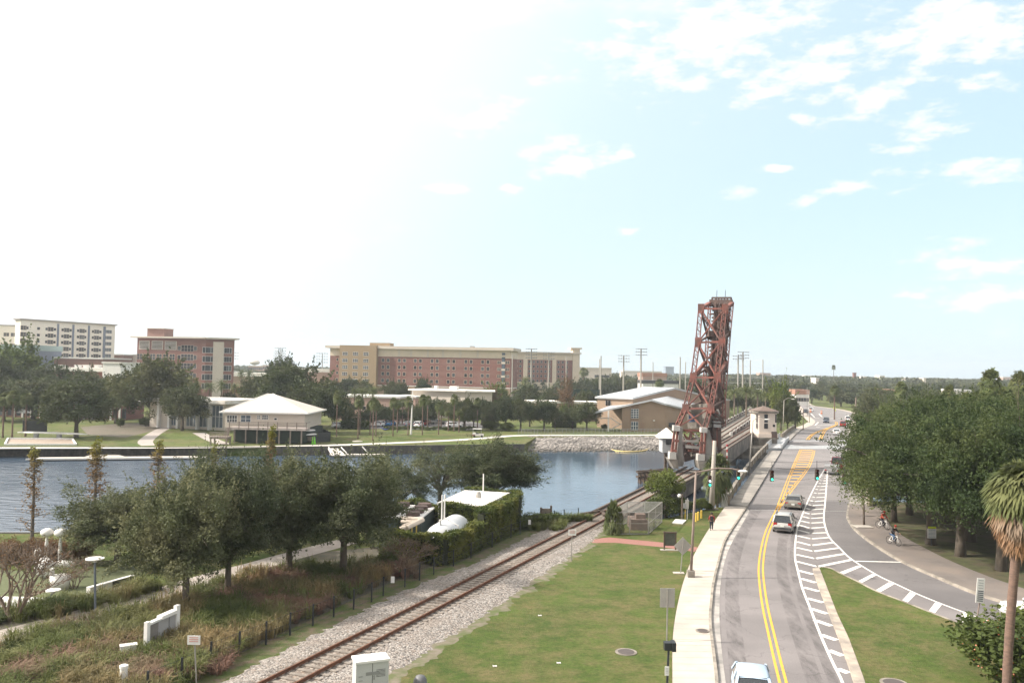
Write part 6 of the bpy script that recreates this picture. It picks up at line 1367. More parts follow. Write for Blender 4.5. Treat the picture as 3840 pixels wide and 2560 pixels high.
# ------------------------------------------------------------------ vehicles
def paint(name, c, rough=.25): return mat(name, c, tuple(v * .93 for v in c), scale=2, rough=rough, spec=.6)
m_tyre = mat('tyre_rubber', (.02, .02, .02), (.03, .03, .03), rough=.9); m_rim = mat('wheel_rim', (.45, .45, .46), rough=.3, metal=.7); m_tail = mat('tail_lens', (.35, .02, .02), rough=.2); m_head = mat('head_lens', (.75, .78, .80), rough=.1)
m_cglass = mat('car_glass', (.02, .024, .028), (.03, .035, .04), rough=.06, spec=.9)
m_plate_n = mat('number_plate', (.70, .70, .66), (.55, .58, .52), scale=8)
def car(name, lab, cat, loc, heading, mp, L=4.6, Wd=1.8, H=1.45, kind='sedan', group=None, detail=True, trim=None):
    t = thing(name, lab, cat, tuple(loc), heading, group); m2 = trim or mp; hw = Wd / 2
    # lower body as stations along its length: (x, underside, shoulder height, half width)
    hb, tb_ = {'sedan': (.92, .98), 'suv': (1.02, 1.08), 'pickup': (1.05, 1.05), 'hatch': (.95, 1.0), 'van': (1.1, 1.3)}[kind]
    St = [(-L / 2, .45, tb_ * .72, hw * .86), (-L / 2 + .08, .28, tb_ * .9, hw * .95), (-L / 2 + .5, .2, tb_, hw), (-L * .2, .2, tb_ * 1.0, hw), (L * .12, .2, hb, hw), (L / 2 - .9, .2, hb * .92, hw * .985), (L / 2 - .3, .22, hb * .82, hw * .93), (L / 2 - .04, .3, hb * .66, hw * .82), (L / 2, .38, hb * .55, hw * .74)]
    k = MB(); vs = []; fs = []
    for x, z0, z1, w in St:
        vs += [(x, -w * .9, z0), (x, -w, z0 + .18), (x, -w * 1.0, (z0 + z1) * .55), (x, -w * .93, z1 - .04), (x, -w * .80, z1), (x, 0, z1 + .03), (x, w * .80, z1), (x, w * .93, z1 - .04), (x, w, (z0 + z1) * .55), (x, w, z0 + .18), (x, w * .9, z0)]
    for i in range(len(St) - 1):
        for j in range(11): a = i * 11 + j; b_ = i * 11 + (j + 1) % 11; fs.append((a, a + 11, b_ + 11, b_))
    fs += [tuple(range(11)), tuple((len(St) - 1) * 11 + j for j in range(11))[::-1]]
    k.add(vs, fs); k.build('body', mp, t, True)
    # cabin: glass house and a roof skin over it
    zb_ = tb_ - .02
    prof = {'sedan': (-L * .36, -L * .22, L * .05, L * .20), 'hatch': (-L * .46, -L * .36, L * .06, L * .24), 'suv': (-L * .485, -L * .43, L * .05, L * .20), 'pickup': (-L * .12, -L * .08, L * .12, L * .23), 'van': (-L * .49, -L * .46, L * .22, L * .36)}[kind]
    xb0, xt0, xt1, xb1 = prof; wb, wt = hw * .92, hw * .74; zt = H - .05
    g = MB(); V8 = [(xb0, -wb, zb_), (xb1, -wb, zb_ - .04), (xb1, wb, zb_ - .04), (xb0, wb, zb_), (xt0, -wt, zt), (xt1, -wt, zt), (xt1, wt, zt), (xt0, wt, zt)]
    g.add(V8, [(0, 1, 5, 4), (1, 2, 6, 5), (2, 3, 7, 6), (3, 0, 4, 7), (4, 5, 6, 7)]); g.build('windows', m_cglass, t)
    r = MB(); rx = [(xt0 - .06, zt - .02), (xt0 + .25, H), ((xt0 + xt1) / 2, H + .03), (xt1 - .25, H), (xt1 + .08, zt - .03)]; vs = []; fs = []
    for x, z in rx: vs += [(x, -wt - .03, z - .06), (x, -wt * .9, z), (x, 0, z + .02), (x, wt * .9, z), (x, wt + .03, z - .06)]
    for i in range(4):
        for j in range(4): a = i * 5 + j; fs.append((a, a + 5, a + 6, a + 1))
    r.add(vs, fs); r.build('roof', mp, t, True)
    p = MB()
    for s in (-1, 1):
        for a, b_ in (((xb0, wb, zb_), (xt0, wt, zt)), ((xb1, wb, zb_), (xt1, wt, zt)), (((xb0 + xb1) / 2 - .1, wb, zb_), ((xt0 + xt1) / 2, wt, zt))):
            A_, B2 = Vector((a[0], a[1] * s, a[2])), Vector((b_[0], b_[1] * s, b_[2])); p.bar(A_, B2, .11, .08)
    p.build('pillars', mp, t)
    if kind == 'pickup':
        q = MB(); q.bb(-L / 2 + .1, -L * .12, -hw * .82, hw * .82, tb_ + .01, tb_ + .02); q.build('bed', m_black, t)
    if kind == 'suv' and detail: q = MB(); [q.bar((xt0 + .1, s * wt * .9, H + .06), (xt1 - .1, s * wt * .9, H + .06), .04) for s in (-1, 1)]; q.build('roof_rail', m_dark, t)
    for sx in (-L * .31, L * .32):
        for s in (-1, 1):
            w = MB(); w.tube([(sx, s * (hw - .2), .33), (sx, s * (hw + .01), .33)], .33, 14); wo = w.build('wheel', m_tyre, t)
            if detail: w = MB(); w.tube([(sx, s * (hw + .005), .33), (sx, s * (hw + .025), .33)], .2, 10); w.build('rim', m_rim, wo)
    for s in (-1, 1):
        q = MB(); q.box(-L / 2 + .09, s * hw * .72, tb_ * .76, .16, hw * .36, .2 if kind != 'suv' else .34); q.build('tail_light', m_tail, t)
        q = MB(); q.box(L / 2 - .2, s * hw * .68, hb * .66, .24, hw * .34, .15); q.build('headlight', m_head, t)
        q = MB(); q.sphere((xb1 - .35, s * (hw + .1), zb_ + .08), .12, 8, 6, (.7, 1, .75)); q.build('mirror', mp, t)
    q = MB(); q.box(-L / 2 - .0, 0, .48, .14, Wd * .88, .2); q.build('bumper', m2, t)
    q = MB(); q.box(L / 2 + .0, 0, .42, .12, Wd * .76, .2); q.build('bumper', m2, t)
    if detail: q = MB(); q.box(-L / 2 - .05, 0, tb_ * .66, .06, .34, .16); q.build('number_plate', m_plate_n, t)
    return t
def heading(p, q): d = q - p; return math.atan2(d.y, d.x)
silver = paint('silver_paint', (.42, .44, .46)); white = paint('white_car_paint', (.72, .72, .72)); taupe = paint('taupe_paint', (.19, .18, .155)); champ = paint('silver_beige_paint', (.40, .39, .37)); redp = paint('red_car_paint', (.28, .025, .02)); navy = paint('dark_blue_paint', (.06, .075, .10)); blue = paint('blue_car_paint', (.03, .16, .36)); pale = paint('pale_silver_blue', (.42, .52, .64))
road_dir = lambda x, y, x2, y2: heading(PR(x, y), PR(x2, y2))
a = P(2822, 2650); car('silver_car', 'pale blue silver car coming towards the camera, cut by the bottom edge', 'car', a, road_dir(2795, 2400, 2825, 2600), pale, 4.4, 1.78, 1.48, 'hatch')
a = P(2942, 1985); car('silver_suv', 'silver sport utility car seen from behind on the curve', 'car', a, road_dir(2937, 2000, 2975, 1930), champ, 4.5, 1.85, 1.72, 'suv', trim=m_dark)
a = P(2978, 1900); car('taupe_sedan', 'taupe grey sedan ahead of the silver sport utility car', 'car', a, road_dir(2970, 1925, 2998, 1850), taupe, 4.9, 1.85, 1.42, 'sedan')
a = P(3140, 1757); car('red_pickup', 'red cabbed pickup with grey rear half hidden by an oak branch', 'pickup', a, road_dir(3130, 1770, 3150, 1690), redp, 5.6, 2.0, 1.9, 'pickup')
t = thing('flat_trailer', 'grey box trailer behind the red pickup under the oak branch', 'trailer', tuple(P(3120, 1776)), road_dir(3130, 1770, 3150, 1690)); k = MB(); k.bb(-1.9, 1.4, -1.05, 1.05, .55, 1.35); k.build('box', mat('trailer_grey', (.30, .30, .30)), t)
for s in (-1, 1): k = MB(); k.tube([(0, s * .85, .33), (0, s * 1.1, .33)], .33, 12); k.build('wheel', m_tyre, t); k = MB(); k.box(-1.92, s * .85, .75, .06, .25, .15); k.build('tail_light', m_tail, t)
far_cars = [(3138, 1629, 3150, 1590, white, 'sedan', 'white sedan driving away beyond the steel grid span', 4.6), (3161, 1598, 3170, 1570, redp, 'suv', 'dark red car farther along the far street', 4.4), (3098, 1584, 3090, 1600, navy, 'suv', 'dark blue car coming over from the far junction', 4.7), (3180, 1578, 3184, 1560, white, 'suv', 'white car in the outer lane at the far junction', 4.6), (3041, 1542, 3038, 1548, white, 'van', 'white van at the far junction beside the traffic pole', 4.8), (3022, 1547, 3018, 1552, navy, 'sedan', 'dark sedan waiting at the kerb by the far junction', 4.4)]
for x, y, x2, y2, m_, kd, lab, L in far_cars: a = PR(x, y, .04); car('car', lab, 'car', a, road_dir(x, y, x2, y2), m_, L, 1.85, 1.5 if kd == 'sedan' else 1.75, kd, 'cars on the far street', False)
for x, y, m_, lab, az_ in [(1428, 1598, white, 'white parked car first behind the palms', 80), (1465, 1596, blue, 'bright blue parked car behind the palms', 80), (1540, 1598, navy, 'dark parked car beside the white flagpole', 70), (1571, 1600, white, 'white parked car right of the white flagpole', 80), (1592, 1594, redp, 'red parked car half hidden by a palm trunk', 80), (1277, 1604, white, 'white parked car half behind the clipped hedge', 20), (1705, 1602, white, 'white pickup shaped car parked at the lot end', 10), (1640, 1590, taupe, 'grey parked car at the back of the lot', 20)]:
    p = P(x, y, FARZ + .03); car('parked_car', lab, 'car', p, R(az_), m_, 4.5, 1.8, 1.55, 'suv' if m_ is white else 'hatch', 'cars parked across the river', False)
# golf cart
p = P(1793, 1638, FARZ + .04); t = thing('golf_cart', 'white roofed golf cart driving along the river walkway', 'golf cart', tuple(p), R(0))
k = MB(); k.bb(-1.3, 1.25, -.6, .6, .3, .75); k.bb(-1.3, -.5, -.6, .6, .75, 1.0); k.build('body', mat('cart_white', (.65, .62, .60)), t); k = MB(); k.bb(-1.35, -.7, -.62, .62, .35, .55); k.build('rear_panel', redp, t); k = MB(); k.bb(-1.3, .8, -.65, .65, 1.85, 1.95); k.build('roof', m_white, t)
for x in (-1.2, .7):
    for s in (-.55, .55): k = MB(); k.bar((x, s, .7), (x, s, 1.86), .05); k.build('post', m_grey, t)
for x in (-.85, .85):
    for s in (-.6, .6): k = MB(); k.tube([(x, s - .1, .25), (x, s + .1, .25)], .25, 10); k.build('wheel', m_tyre, t)
k = MB(); k.bb(-.5, .1, -.5, .5, .75, .95); k.bb(-.6, -.45, -.5, .5, .9, 1.35); k.build('seat', m_black, t)
# right edge car sliver
a = P(3905, 2322); car('white_car', 'white car just entering at the frame edge behind the berry bush', 'car', a, R(155), white, 4.5, 1.8, 1.45, 'sedan', detail=False)

# ------------------------------------------------------------------ people
m_skin = mat('skin', (.36, .22, .15), (.32, .19, .13), rough=.6)
def skinned(name, m, pts, edges, rad, parent, sub=1):
    me = bpy.data.meshes.new(name); me.from_pydata([tuple(p) for p in pts], edges, []); me.materials.append(m); o = link(name, me, parent)
    md = o.modifiers.new('skin', 'SKIN'); md.use_smooth_shade = True
    for i, r in enumerate(rad): me.skin_vertices[0].data[i].radius = (r, r) if not isinstance(r, tuple) else r
    me.skin_vertices[0].data[0].use_root = True
    s_ = o.modifiers.new('sub', 'SUBSURF'); s_.levels = sub; s_.render_levels = sub
    return o
def person(lab, loc, rz, shirt, pants, pose='walk', hat=None, bag=None, hair=(.03, .025, .02), group=None, scale=1.0):
    t = thing('person', lab, 'person', tuple(loc), rz, group); t.scale = (scale,) * 3
    # +x is forward.  joints
    if pose == 'walk':
        hip, chest, neck, head = (0, 0, .93), (.02, 0, 1.28), (.03, 0, 1.47), (.05, 0, 1.60)
        kn = ((.13, -.10, .50), (-.06, .10, .50)); an = ((.20, -.10, .09), (-.30, .10, .16)); to = ((.36, -.10, .04), (-.20, .10, .03))
        el = ((-.14, -.25, 1.14), (.10, -(-.25), 1.14)); wr = ((-.05, -.27, .91), (.27, .26, .95))
    else:
        hip, chest, neck, head = (-.18, 0, .98), (.06, 0, 1.32), (.14, 0, 1.50), (.22, 0, 1.63)
        kn = ((.20, -.11, .78), (.16, .11, .62)); an = ((.06, -.12, .42), (.02, .12, .24)); to = ((.20, -.12, .38), (.17, .12, .20))
        el = ((.22, -.26, 1.18), (.22, .26, 1.18)); wr = ((.44, -.24, 1.08), (.44, .24, 1.08))
    pts = [hip, chest, neck, head, (head[0], 0, head[2] + .11)]; ed = [(0, 1), (1, 2), (2, 3), (3, 4)]; rad = [(.15, .12), (.17, .12), .055, .095, .075]
    for i, s in enumerate((-1, 1)):
        b = len(pts); pts += [(hip[0], s * .10, hip[2] - .06), kn[i], an[i], to[i]]; rad += [.09, .06, .042, .035]; ed += [(0, b), (b, b + 1), (b + 1, b + 2), (b + 2, b + 3)]
        b = len(pts); sh = (chest[0] + .01, s * .19, chest[2] + .11); pts += [sh, el[i], wr[i]]; rad += [.06, .042, .03]; ed += [(1, b), (b, b + 1), (b + 1, b + 2)]
        w = Vector(wr[i]); fd_ = (w - Vector(el[i])).normalized(); palm_ = w + fd_ * .07; b2 = len(pts); pts.append(tuple(palm_)); rad.append(.032); ed.append((b + 2, b2))
        for f in range(5):
            off = Vector((0, 0, 0)) + Vector((fd_.z, 0, -fd_.x)) * (f - 2) * .018; ln = (.045, .075, .085, .08, .06)[f]
            e1 = palm_ + off + fd_ * ln * .6; e2 = e1 + fd_ * ln * .4 + Vector((.0, -s * .015, 0)); pts += [tuple(e1), tuple(e2)]; rad += [.009, .008]; ed += [(b2, len(pts) - 2), (len(pts) - 2, len(pts) - 1)]
    skinned('body', m_skin, pts, ed, rad, t, 2)
    h = Vector(head)
    k = MB(); k.sphere((h.x + .10, .032, h.z + .03), .013, 6, 4); k.sphere((h.x + .10, -.032, h.z + .03), .013, 6, 4); k.build('eyes', m_black, t)
    k = MB(); k.sphere((h.x + .105, 0, h.z - .005), .02, 6, 5, (1, .7, 1.4)); k.build('nose', m_skin, t)
    k = MB(); k.sphere((h.x - .012, 0, h.z + .06), .122, 12, 8, (1, .88, 1)); k.build('helmet' if hat else 'hair', hat or mat('hair_dark', hair), t)
    sp = [hip, chest, (neck[0], 0, neck[2] - .02)]; se = [(0, 1), (1, 2)]; sr = [(.175, .14), (.20, .145), .085]
    for i, s in enumerate((-1, 1)): b = len(sp); sh = (chest[0] + .01, s * .20, chest[2] + .11); sp += [sh, el[i], tuple(Vector(el[i]).lerp(Vector(wr[i]), .85))]; sr += [.078, .06, .045]; se += [(1, b), (b, b + 1), (b + 1, b + 2)]
    skinned('jacket', shirt, sp, se, sr, t, 2)
    pp = [(hip[0], 0, hip[2] + .02)]; pe = []; pr_ = [(.17, .135)]
    for i, s in enumerate((-1, 1)): b = len(pp); pp += [(hip[0], s * .10, hip[2] - .07), kn[i], tuple(Vector(kn[i]).lerp(Vector(an[i]), .92))]; pr_ += [.105, .078, .062]; pe += [(0, b), (b, b + 1), (b + 1, b + 2)]
    skinned('trousers', pants, pp, pe, pr_, t, 2)
    for i in (0, 1):
        a_, b_ = Vector(an[i]), Vector(to[i]); k = MB(); k.tube([a_ - (b_ - a_) * .3 + Vector((0, 0, -.03)), a_ + Vector((0, 0, -.02)), b_ , b_ + (b_ - a_) * .15], [.045, .055, .045, .02], 8); k.build('shoe', m_black, t, True)
    if bag: k = MB(); k.box(chest[0] - .22, 0, chest[2] - .06, .16, .30, .42); k.build('backpack', bag, t)
    return t
m_redc = mat('red_jacket', (.30, .02, .025), (.22, .015, .02), scale=4); m_nav = mat('dark_trousers', (.02, .022, .035), (.03, .03, .04), scale=4); m_blk = mat('black_shirt', (.02, .02, .022)); m_org = mat('red_orange_shirt', (.45, .08, .04)); m_jean = mat('blue_jeans', (.06, .11, .2)); m_hel = mat('helmet_red', (.35, .03, .02))
person('pedestrian in a red jacket with a small dark backpack walking on the grass edge', P(2668, 1990, .02), R(80), m_redc, m_nav, 'walk', bag=m_blk)
def bicycle(lab, loc, rz, m, group=None):
    t = thing('bicycle', lab, 'bicycle', tuple(loc), rz, group)
    for x in (-.52, .52):
        k = MB(); c = [(x + .33 * math.cos(a), 0, .34 + .33 * math.sin(a)) for a in np.linspace(0, 2 * math.pi, 17)]; k.tube(c, .022, 6, False)
        w = k.build('wheel', m_tyre, t); k = MB(); [k.bar((x, 0, .34), (x + .32 * math.cos(a), 0, .34 + .32 * math.sin(a)), .008) for a in np.linspace(0, 5.5, 8)]; k.build('spokes', m_grey, w)
    k = MB()
    for a, b_ in (((-.52, 0, .34), (-.18, 0, .80)), ((-.52, 0, .34), (-.06, 0, .30)), ((-.06, 0, .30), (-.20, 0, .86)), ((-.06, 0, .30), (.36, 0, .78)), ((-.17, 0, .76), (.38, 0, .82)), ((.52, 0, .34), (.38, 0, .98))): k.bar(a, b_, .035)
    k.build('frame', m, t); k = MB(); k.tube([(.44, -.26, 1.02), (.38, 0, 1.0), (.44, .26, 1.02)], .016, 6); k.build('handlebar', m_dark, t); k = MB(); k.box(-.22, 0, .9, .26, .14, .05); k.build('saddle', m_black, t)
    k = MB(); k.bar((-.06, -.1, .30), (.06, -.1, .42), .03); k.bar((-.06, .1, .30), (-.16, .1, .18), .03); k.build('pedals', m_dark, t); return t
for (x, y, rz, sh, pn, ht, l1, l2) in [(3351, 2042, -70, m_blk, m_jean, m_hel, 'cyclist in a black shirt riding towards the camera on the brick walk', 'white framed bicycle under the rider in black'), (3310, 1982, -65, m_org, m_nav, m_hel, 'cyclist in a red shirt farther back in the tree shade', 'pale bicycle under the rider in red')]:
    p = P(x, y, .16); bicycle(l2, p, R(rz), m_white, 'bicycles on the brick walk'); person(l1, p, R(rz), sh, pn, 'ride', hat=ht, group='cyclists on the brick walk')

# ------------------------------------------------------------------ traffic signals, poles and signs
m_pole = mat('galvanised_pole', (.34, .32, .29), (.28, .265, .245), scale=2, rough=.5, metal=.4); m_cpole = mat('concrete_pole', (.40, .36, .31), (.34, .31, .27), scale=1.5, rough=.9); m_wpole = mat('wooden_pole', (.17, .13, .10), (.12, .095, .075), scale=4, rough=1); m_bpole = mat('rusty_pole', (.26, .20, .17), (.20, .15, .13), scale=2)
def emis(name, c, s):
    m = bpy.data.materials.new(name); m.use_nodes = True; b = m.node_tree.nodes['Principled BSDF']; b.inputs['Base Color'].default_value = c + (1,); b.inputs['Emission Color'].default_value = c + (1,); b.inputs['Emission Strength'].default_value = s; return m
m_green_l = emis('green_signal_light', (.05, .85, .55), 1.1); m_amb = mat('dark_amber_lens', (.10, .06, .02)); m_rdl = mat('dark_red_lens', (.10, .02, .02)); m_flash = emis('pale_signal_light', (.75, .8, .8), .7)
m_visor = mat('signal_housing', (.06, .035, .025), (.04, .03, .025), scale=3)
def pole(name, lab, xb, yb, xt, yt, r, m, z=0.0, group=None, cat='pole', r2=None):
    b = P(xb, yb, z); t_ = PD(xt, yt, b.y); o = thing(name, lab, cat, tuple(b), 0, group); k = MB(); k.tube([(0, 0, 0), (t_.x - b.x, 0, t_.z - b.z)], [r, r2 or r * .7], 10); k.build('pole', m, o, True)
    k = MB(); k.box(0, 0, .02, r * 4, r * 4, .1); k.build('base', m_conc2, o); return o, t_ - b
def signal(lab, p, rz=0.0, face=1, n=3, h=1.15):
    o = thing('traffic_signal', lab, 'traffic light', tuple(p), rz, 'traffic signals over the road'); k = MB(); k.box(0, 0, 0, .34, .26, h); k.build('housing', m_visor, o)
    for i, (m_) in enumerate((m_rdl, m_amb, m_green_l)): 
        z = h / 3 - i * h / 3; k = MB(); k.tube([(0, -.13, z), (0, -.16, z)], .14, 12); lens = k.build('lens', m_ if not (lab.startswith('side') and i == 1) else m_flash, o)
        k = MB(); k.tube([(0, -.13, z + .02), (0, -.3, z + .06)], .16, 10, False); k.build('visor', m_visor, lens)
    k = MB(); k.bar((0, 0, h / 2), (0, 0, h / 2 + .9), .04); k.build('hanger', m_dark, o); return o
sY = 88
signal('side mounted signal hanging from the mast arm near the concrete pole', PD(2661, 1803, 86)); signal('green lit signal at the river end of the mast arm', PD(2768, 1777, 86))
signal('green lit signal hanging over the sidewalk side of the road', PD(2894, 1783, sY)); signal('green lit signal hanging over the centre lane', PD(3063, 1779, sY)); signal('green lit signal half lost among the oak leaves', PD(3165, 1795, 88))
o, d = pole('mast_arm_pole', 'slim rusty brown pole with a long curved arm over the sidewalk', 2590, 2168, 2610, 1770, .11, m_bpole, cat='mast arm')
k = MB(); b0 = Vector(o.location); pts = [PD(*q, 62 + i * 3.2) - b0 for i, q in enumerate([(2602, 1770), (2640, 1763), (2690, 1755), (2745, 1755), (2790, 1765)])]; 
pts = [PD(x, y, b0.y + i * 0) - b0 for i, (x, y) in enumerate([(2602, 1772), (2640, 1765), (2690, 1755), (2745, 1757), (2785, 1766)])]; k.tube(pts, .055, 6); k.build('arm', m_bpole, o); k = MB(); k.sphere(tuple(pts[-1]), .3, 10, 6, (1.3, .8, .35)); k.build('lamp_head', m_white, o)
k = MB(); k.box(0, 0, .3, .5, .5, .6); k.build('pedestal', m_conc2, o)
pole('concrete_pole', 'thick pale concrete utility pole by the parapet end', 2668, 1908, 2680, 1652, .32, m_cpole, cat='utility pole', r2=.2)
pole('wooden_pole', 'dark slender pole rising through the oak branches by the ramp', 3240, 1972, 3238, 1840, .11, m_wpole, group='')[0].pop('group', None)
q = MB(); p = P(3236, 1974, .16); q.bb(-.8, .8, -.6, .6, 0, .06); tag(q.build('concrete_pad', m_conc, loc=tuple(p)), 'concrete pad at the foot of the dark pole', 'pad')
def wire(lab, pts, r=.012, sag=.4):
    k = MB()
    for a, b_ in zip(pts[:-1], pts[1:]):
        L = [a.lerp(b_, t) - Vector((0, 0, sag * 4 * t * (1 - t))) for t in np.linspace(0, 1, 12)]; k.tube([p - pts[0] for p in L], r, 4, False)
    return tag(k.build('span_wire', m_dark, loc=tuple(pts[0])), lab, 'cable', 'overhead wires across the road')
wire('upper overhead wire carrying the two centre signals', [PD(2680, 1738, 86), PD(2894, 1752, 88), PD(3063, 1753, 88), PD(3300, 1740, 90)], .02, .12); wire('lower overhead wire tying the signal heads together', [PD(2680, 1775, 86), PD(2894, 1788, 88), PD(3063, 1790, 88), PD(3300, 1780, 90)], .012, .3); wire('thin wire crossing high above the sidewalk', [PD(2640, 1700, 90), PD(3180, 1722, 92)], .012, .6)
def arm_light(lab, xb, yb, xt, yt, dx, m, z=0.0, arm=(0, 0), head_w=.6):
    o, d = pole('street_lamp', lab, xb, yb, xt, yt, .11, m, z, 'street lamps along the bridge road', 'street lamp'); b0 = Vector(o.location); e = PD(xt + dx, yt - 4, b0.y) - b0; s = Vector((d.x, 0, d.z)); k = MB(); k.tube([s, s.lerp(e, .5) + Vector((0, 0, .5)), e], .045, 6); k.build('arm', m, o); k = MB(); k.sphere(tuple(e), .22, 8, 6, (2.0, .9, .5)); k.build('lamp_head', m_white, o); return o
arm_light('street lamp with short arm in front of the tender house', 2808, 1780, 2824, 1576, 52, m_pole)
arm_light('street lamp with curved arm beyond the tender house', 2936, 1618, 2940, 1500, 34, m_cpole)
for i, (xb, yb, xt, yt, r, m, lab) in enumerate([(2982, 1608, 2985, 1500, .28, m_wpole, 'brown wooden pole with foliage beside the far parapet'), (3012, 1610, 3012, 1530, .14, m_wpole, 'short brown pole at the far kerb bend'), (3035, 1585, 3034, 1465, .12, m_cpole, 'white pole at the far junction'), (3208, 1570, 3210, 1490, .35, m_wpole, 'thick brown pole at the far right kerb'), (3232, 1590, 3232, 1520, .3, m_wpole, 'second thick brown pole behind the oak edge'), (3027, 1560, 3027, 1450, .1, m_pole, 'thin grey signal pole at the far junction')]):
    pole('street_pole', lab, xb, yb, xt, yt, r, m, zr(P(xb, yb, -.9).y), cat='pole')
for (x, y) in ((3068, 1521), (3110, 1530)): pass
# orange drum and yellow sign far away
for x, y, lab in ((3040, 1545, 'orange road barrel by the far van'), (3081, 1551, 'orange road barrel in the middle of the junction')):
    p = PR(x, y, .03); q = MB(); q._lathe(0, 0, [(.42, 0), (.36, .1), (.32, 1.2), (.25, 1.3)], 12); b0 = q.build('road_barrel', mat('orange_plastic', (.55, .16, .06), (.5, .14, .05)), loc=tuple(p)); tag(b0, lab, 'barrel', 'orange road barrels'); q = MB(); q._lathe(0, 0, [(.345, .7), (.34, .95)], 12); q.build('reflective_band', m_white, b0)
p = PR(3129, 1546, .03); t = thing('warning_sign', 'fluorescent yellow sign on the far junction island', 'sign', tuple(p)); k = MB(); k.bar((0, 0, 0), (0, 0, 2), .08); k.build('post', m_grey, t); m_fl = mat('fluorescent_yellow', (.62, .72, .04)); k = MB(); k.box(0, 0, 1.9, .9, .05, .9); k.build('panel', m_fl, t); k = MB(); k.box(.2, -.02, .9, .8, .05, .6); k.build('lower_panel', m_fl, t)
# sign backs on the lawn
def sign_back(name, lab, xb, yb, xt, yt, w, h, m, diamond=False, r=.04):
    b = P(xb, yb); t_ = PD(xt, yt, b.y) - b; t = thing(name, lab, 'sign', tuple(b)); k = MB(); k.tube([(0, 0, 0), (t_.x, 0, t_.z)], r, 8); k.build('post', m_pole, t)
    k = MB(); c = Vector((t_.x * .85, .05, t_.z - h / 2)); k.box(0, 0, 0, w, .03, h)
    if diamond: k.v = [((x - z) * .7071, y, (x + z) * .7071) for x, y, z in k.v]
    o = k.build('panel', m, t, loc=tuple(c)); return t
m_back = mat('bare_aluminium', (.40, .38, .345), (.35, .33, .31), scale=2, rough=.45, metal=.4)
sign_back('diamond_sign', 'back of a grey diamond sign on the lawn by the sidewalk', 2552, 2148, 2563, 2023, .95, .95, m_back, True); q = MB(); p = P(2545, 2148); q.bb(-.4, .4, -.25, .25, 0, .05); tag(q.build('concrete_pad', m_conc, loc=tuple(p)), 'small concrete pad under the diamond sign post', 'pad')
sign_back('rectangular_sign', 'back of a large plain rectangular sign in the lawn', 2500, 2412, 2504, 2205, .82, 1.05, m_back)
# dark framed notice board
b = P(2512, 2062); t = thing('notice_board', 'dark brown framed notice board standing on a pad beside the red path', 'notice board', tuple(b)); m_nb = mat('brown_frame', (.10, .07, .05))
for s in (-.48, .48): k = MB(); k.bb(s - .06, s + .06, -.05, .05, 0, 1.55); k.build('post', m_nb, t)
k = MB(); k.bb(-.43, .43, -.03, .03, .42, 1.45); k.build('panel', mat('board_green', (.06, .065, .05), (.09, .09, .07), scale=3), t); k = MB(); k.bb(-.56, .56, -.06, .06, 1.42, 1.54); k.bb(-.5, .5, -.045, .045, .38, .46); k.build('rail', m_nb, t); k = MB(); k.bb(-.8, .9, -.2, .2, .005, .06); k.build('pad', m_conc, t)
# black camera post near the bottom
b = P(2500, 2605); t = thing('signal_post', 'black post with a boxy hooded unit and white plate at the lawn edge', 'post', tuple(b)); tp = PD(2508, 2420, b.y) - b
k = MB(); k.tube([(0, 0, 0), (tp.x, 0, tp.z)], .055, 8); k.build('post', m_black, t); k = MB(); k.box(tp.x - .02, -.05, tp.z + .02, .42, .35, .34); k.box(tp.x + .2, -.05, tp.z + .02, .18, .5, .4); k.build('hooded_unit', m_black, t)
pz = PD(2500, 2512, b.y) - b; k = MB(); k.box(pz.x, -.07, pz.z, .2, .02, .42); k.build('plate', m_white, t); k = MB(); [k.box(pz.x, -.085, pz.z + .12 - i * .07, .12, .006, .012) for i in range(4)]; k.build('plate_lines', m_grey, t)
# chevron-marked white sign and others by the ramp
b = P(3655, 2370); t = thing('street_sign', 'tall narrow white sign with dark bars on a post at the median edge', 'sign', tuple(b)); tp = PD(3680, 2166, b.y) - b; lo_ = PD(3668, 2258, b.y) - b
k = MB(); k.tube([(0, 0, 0), (lo_.x + .1, 0, lo_.z + .1)], .04, 8); k.build('post', m_bpole, t); k = MB(); h = (tp.z - lo_.z) ; cx = (tp.x + lo_.x) / 2; k.box(0, 0, 0, .46, .03, h); pn = k.build('panel', m_white, t, loc=(cx, -.05, (tp.z + lo_.z) / 2)); pn.rotation_euler = (0, R(4.5), 0)
k = MB()
for i in range(6): k.box(.02, -.02, -h / 2 + .12 + i * .115, .34, .01, .055)
for i in range(4): k.box(.0, -.02, h / 2 - .12 - i * .15, .30, .01, .018)
k.build('markings', mat('sign_ink', (.10, .11, .13)), pn)
b = P(3493, 2045); t = thing('park_sign', 'white board with lines of text under a yellow green topper in the oak shade', 'sign', tuple(b)); tp = PD(3492, 1965, b.y) - b
k = MB(); k.bar((0, 0, 0), (0, 0, tp.z), .08); k.build('post', m_dark, t); z1 = (PD(3490, 1982, b.y) - b).z; z0 = (PD(3490, 2016, b.y) - b).z; k = MB(); k.box(0, -.06, (z0 + z1) / 2, .76, .03, z1 - z0); pn = k.build('panel', m_white, t); k = MB()
for i in range(6): k.box(0, -.085, z0 + .09 + i * (z1 - z0 - .12) / 5.6, .64, .008, .04)
k.build('text_lines', mat('sign_blue_ink', (.16, .22, .25)), pn); k = MB(); k.box(.02, -.06, z1 + .14, .7, .04, .16); k.build('topper', m_fl, t)
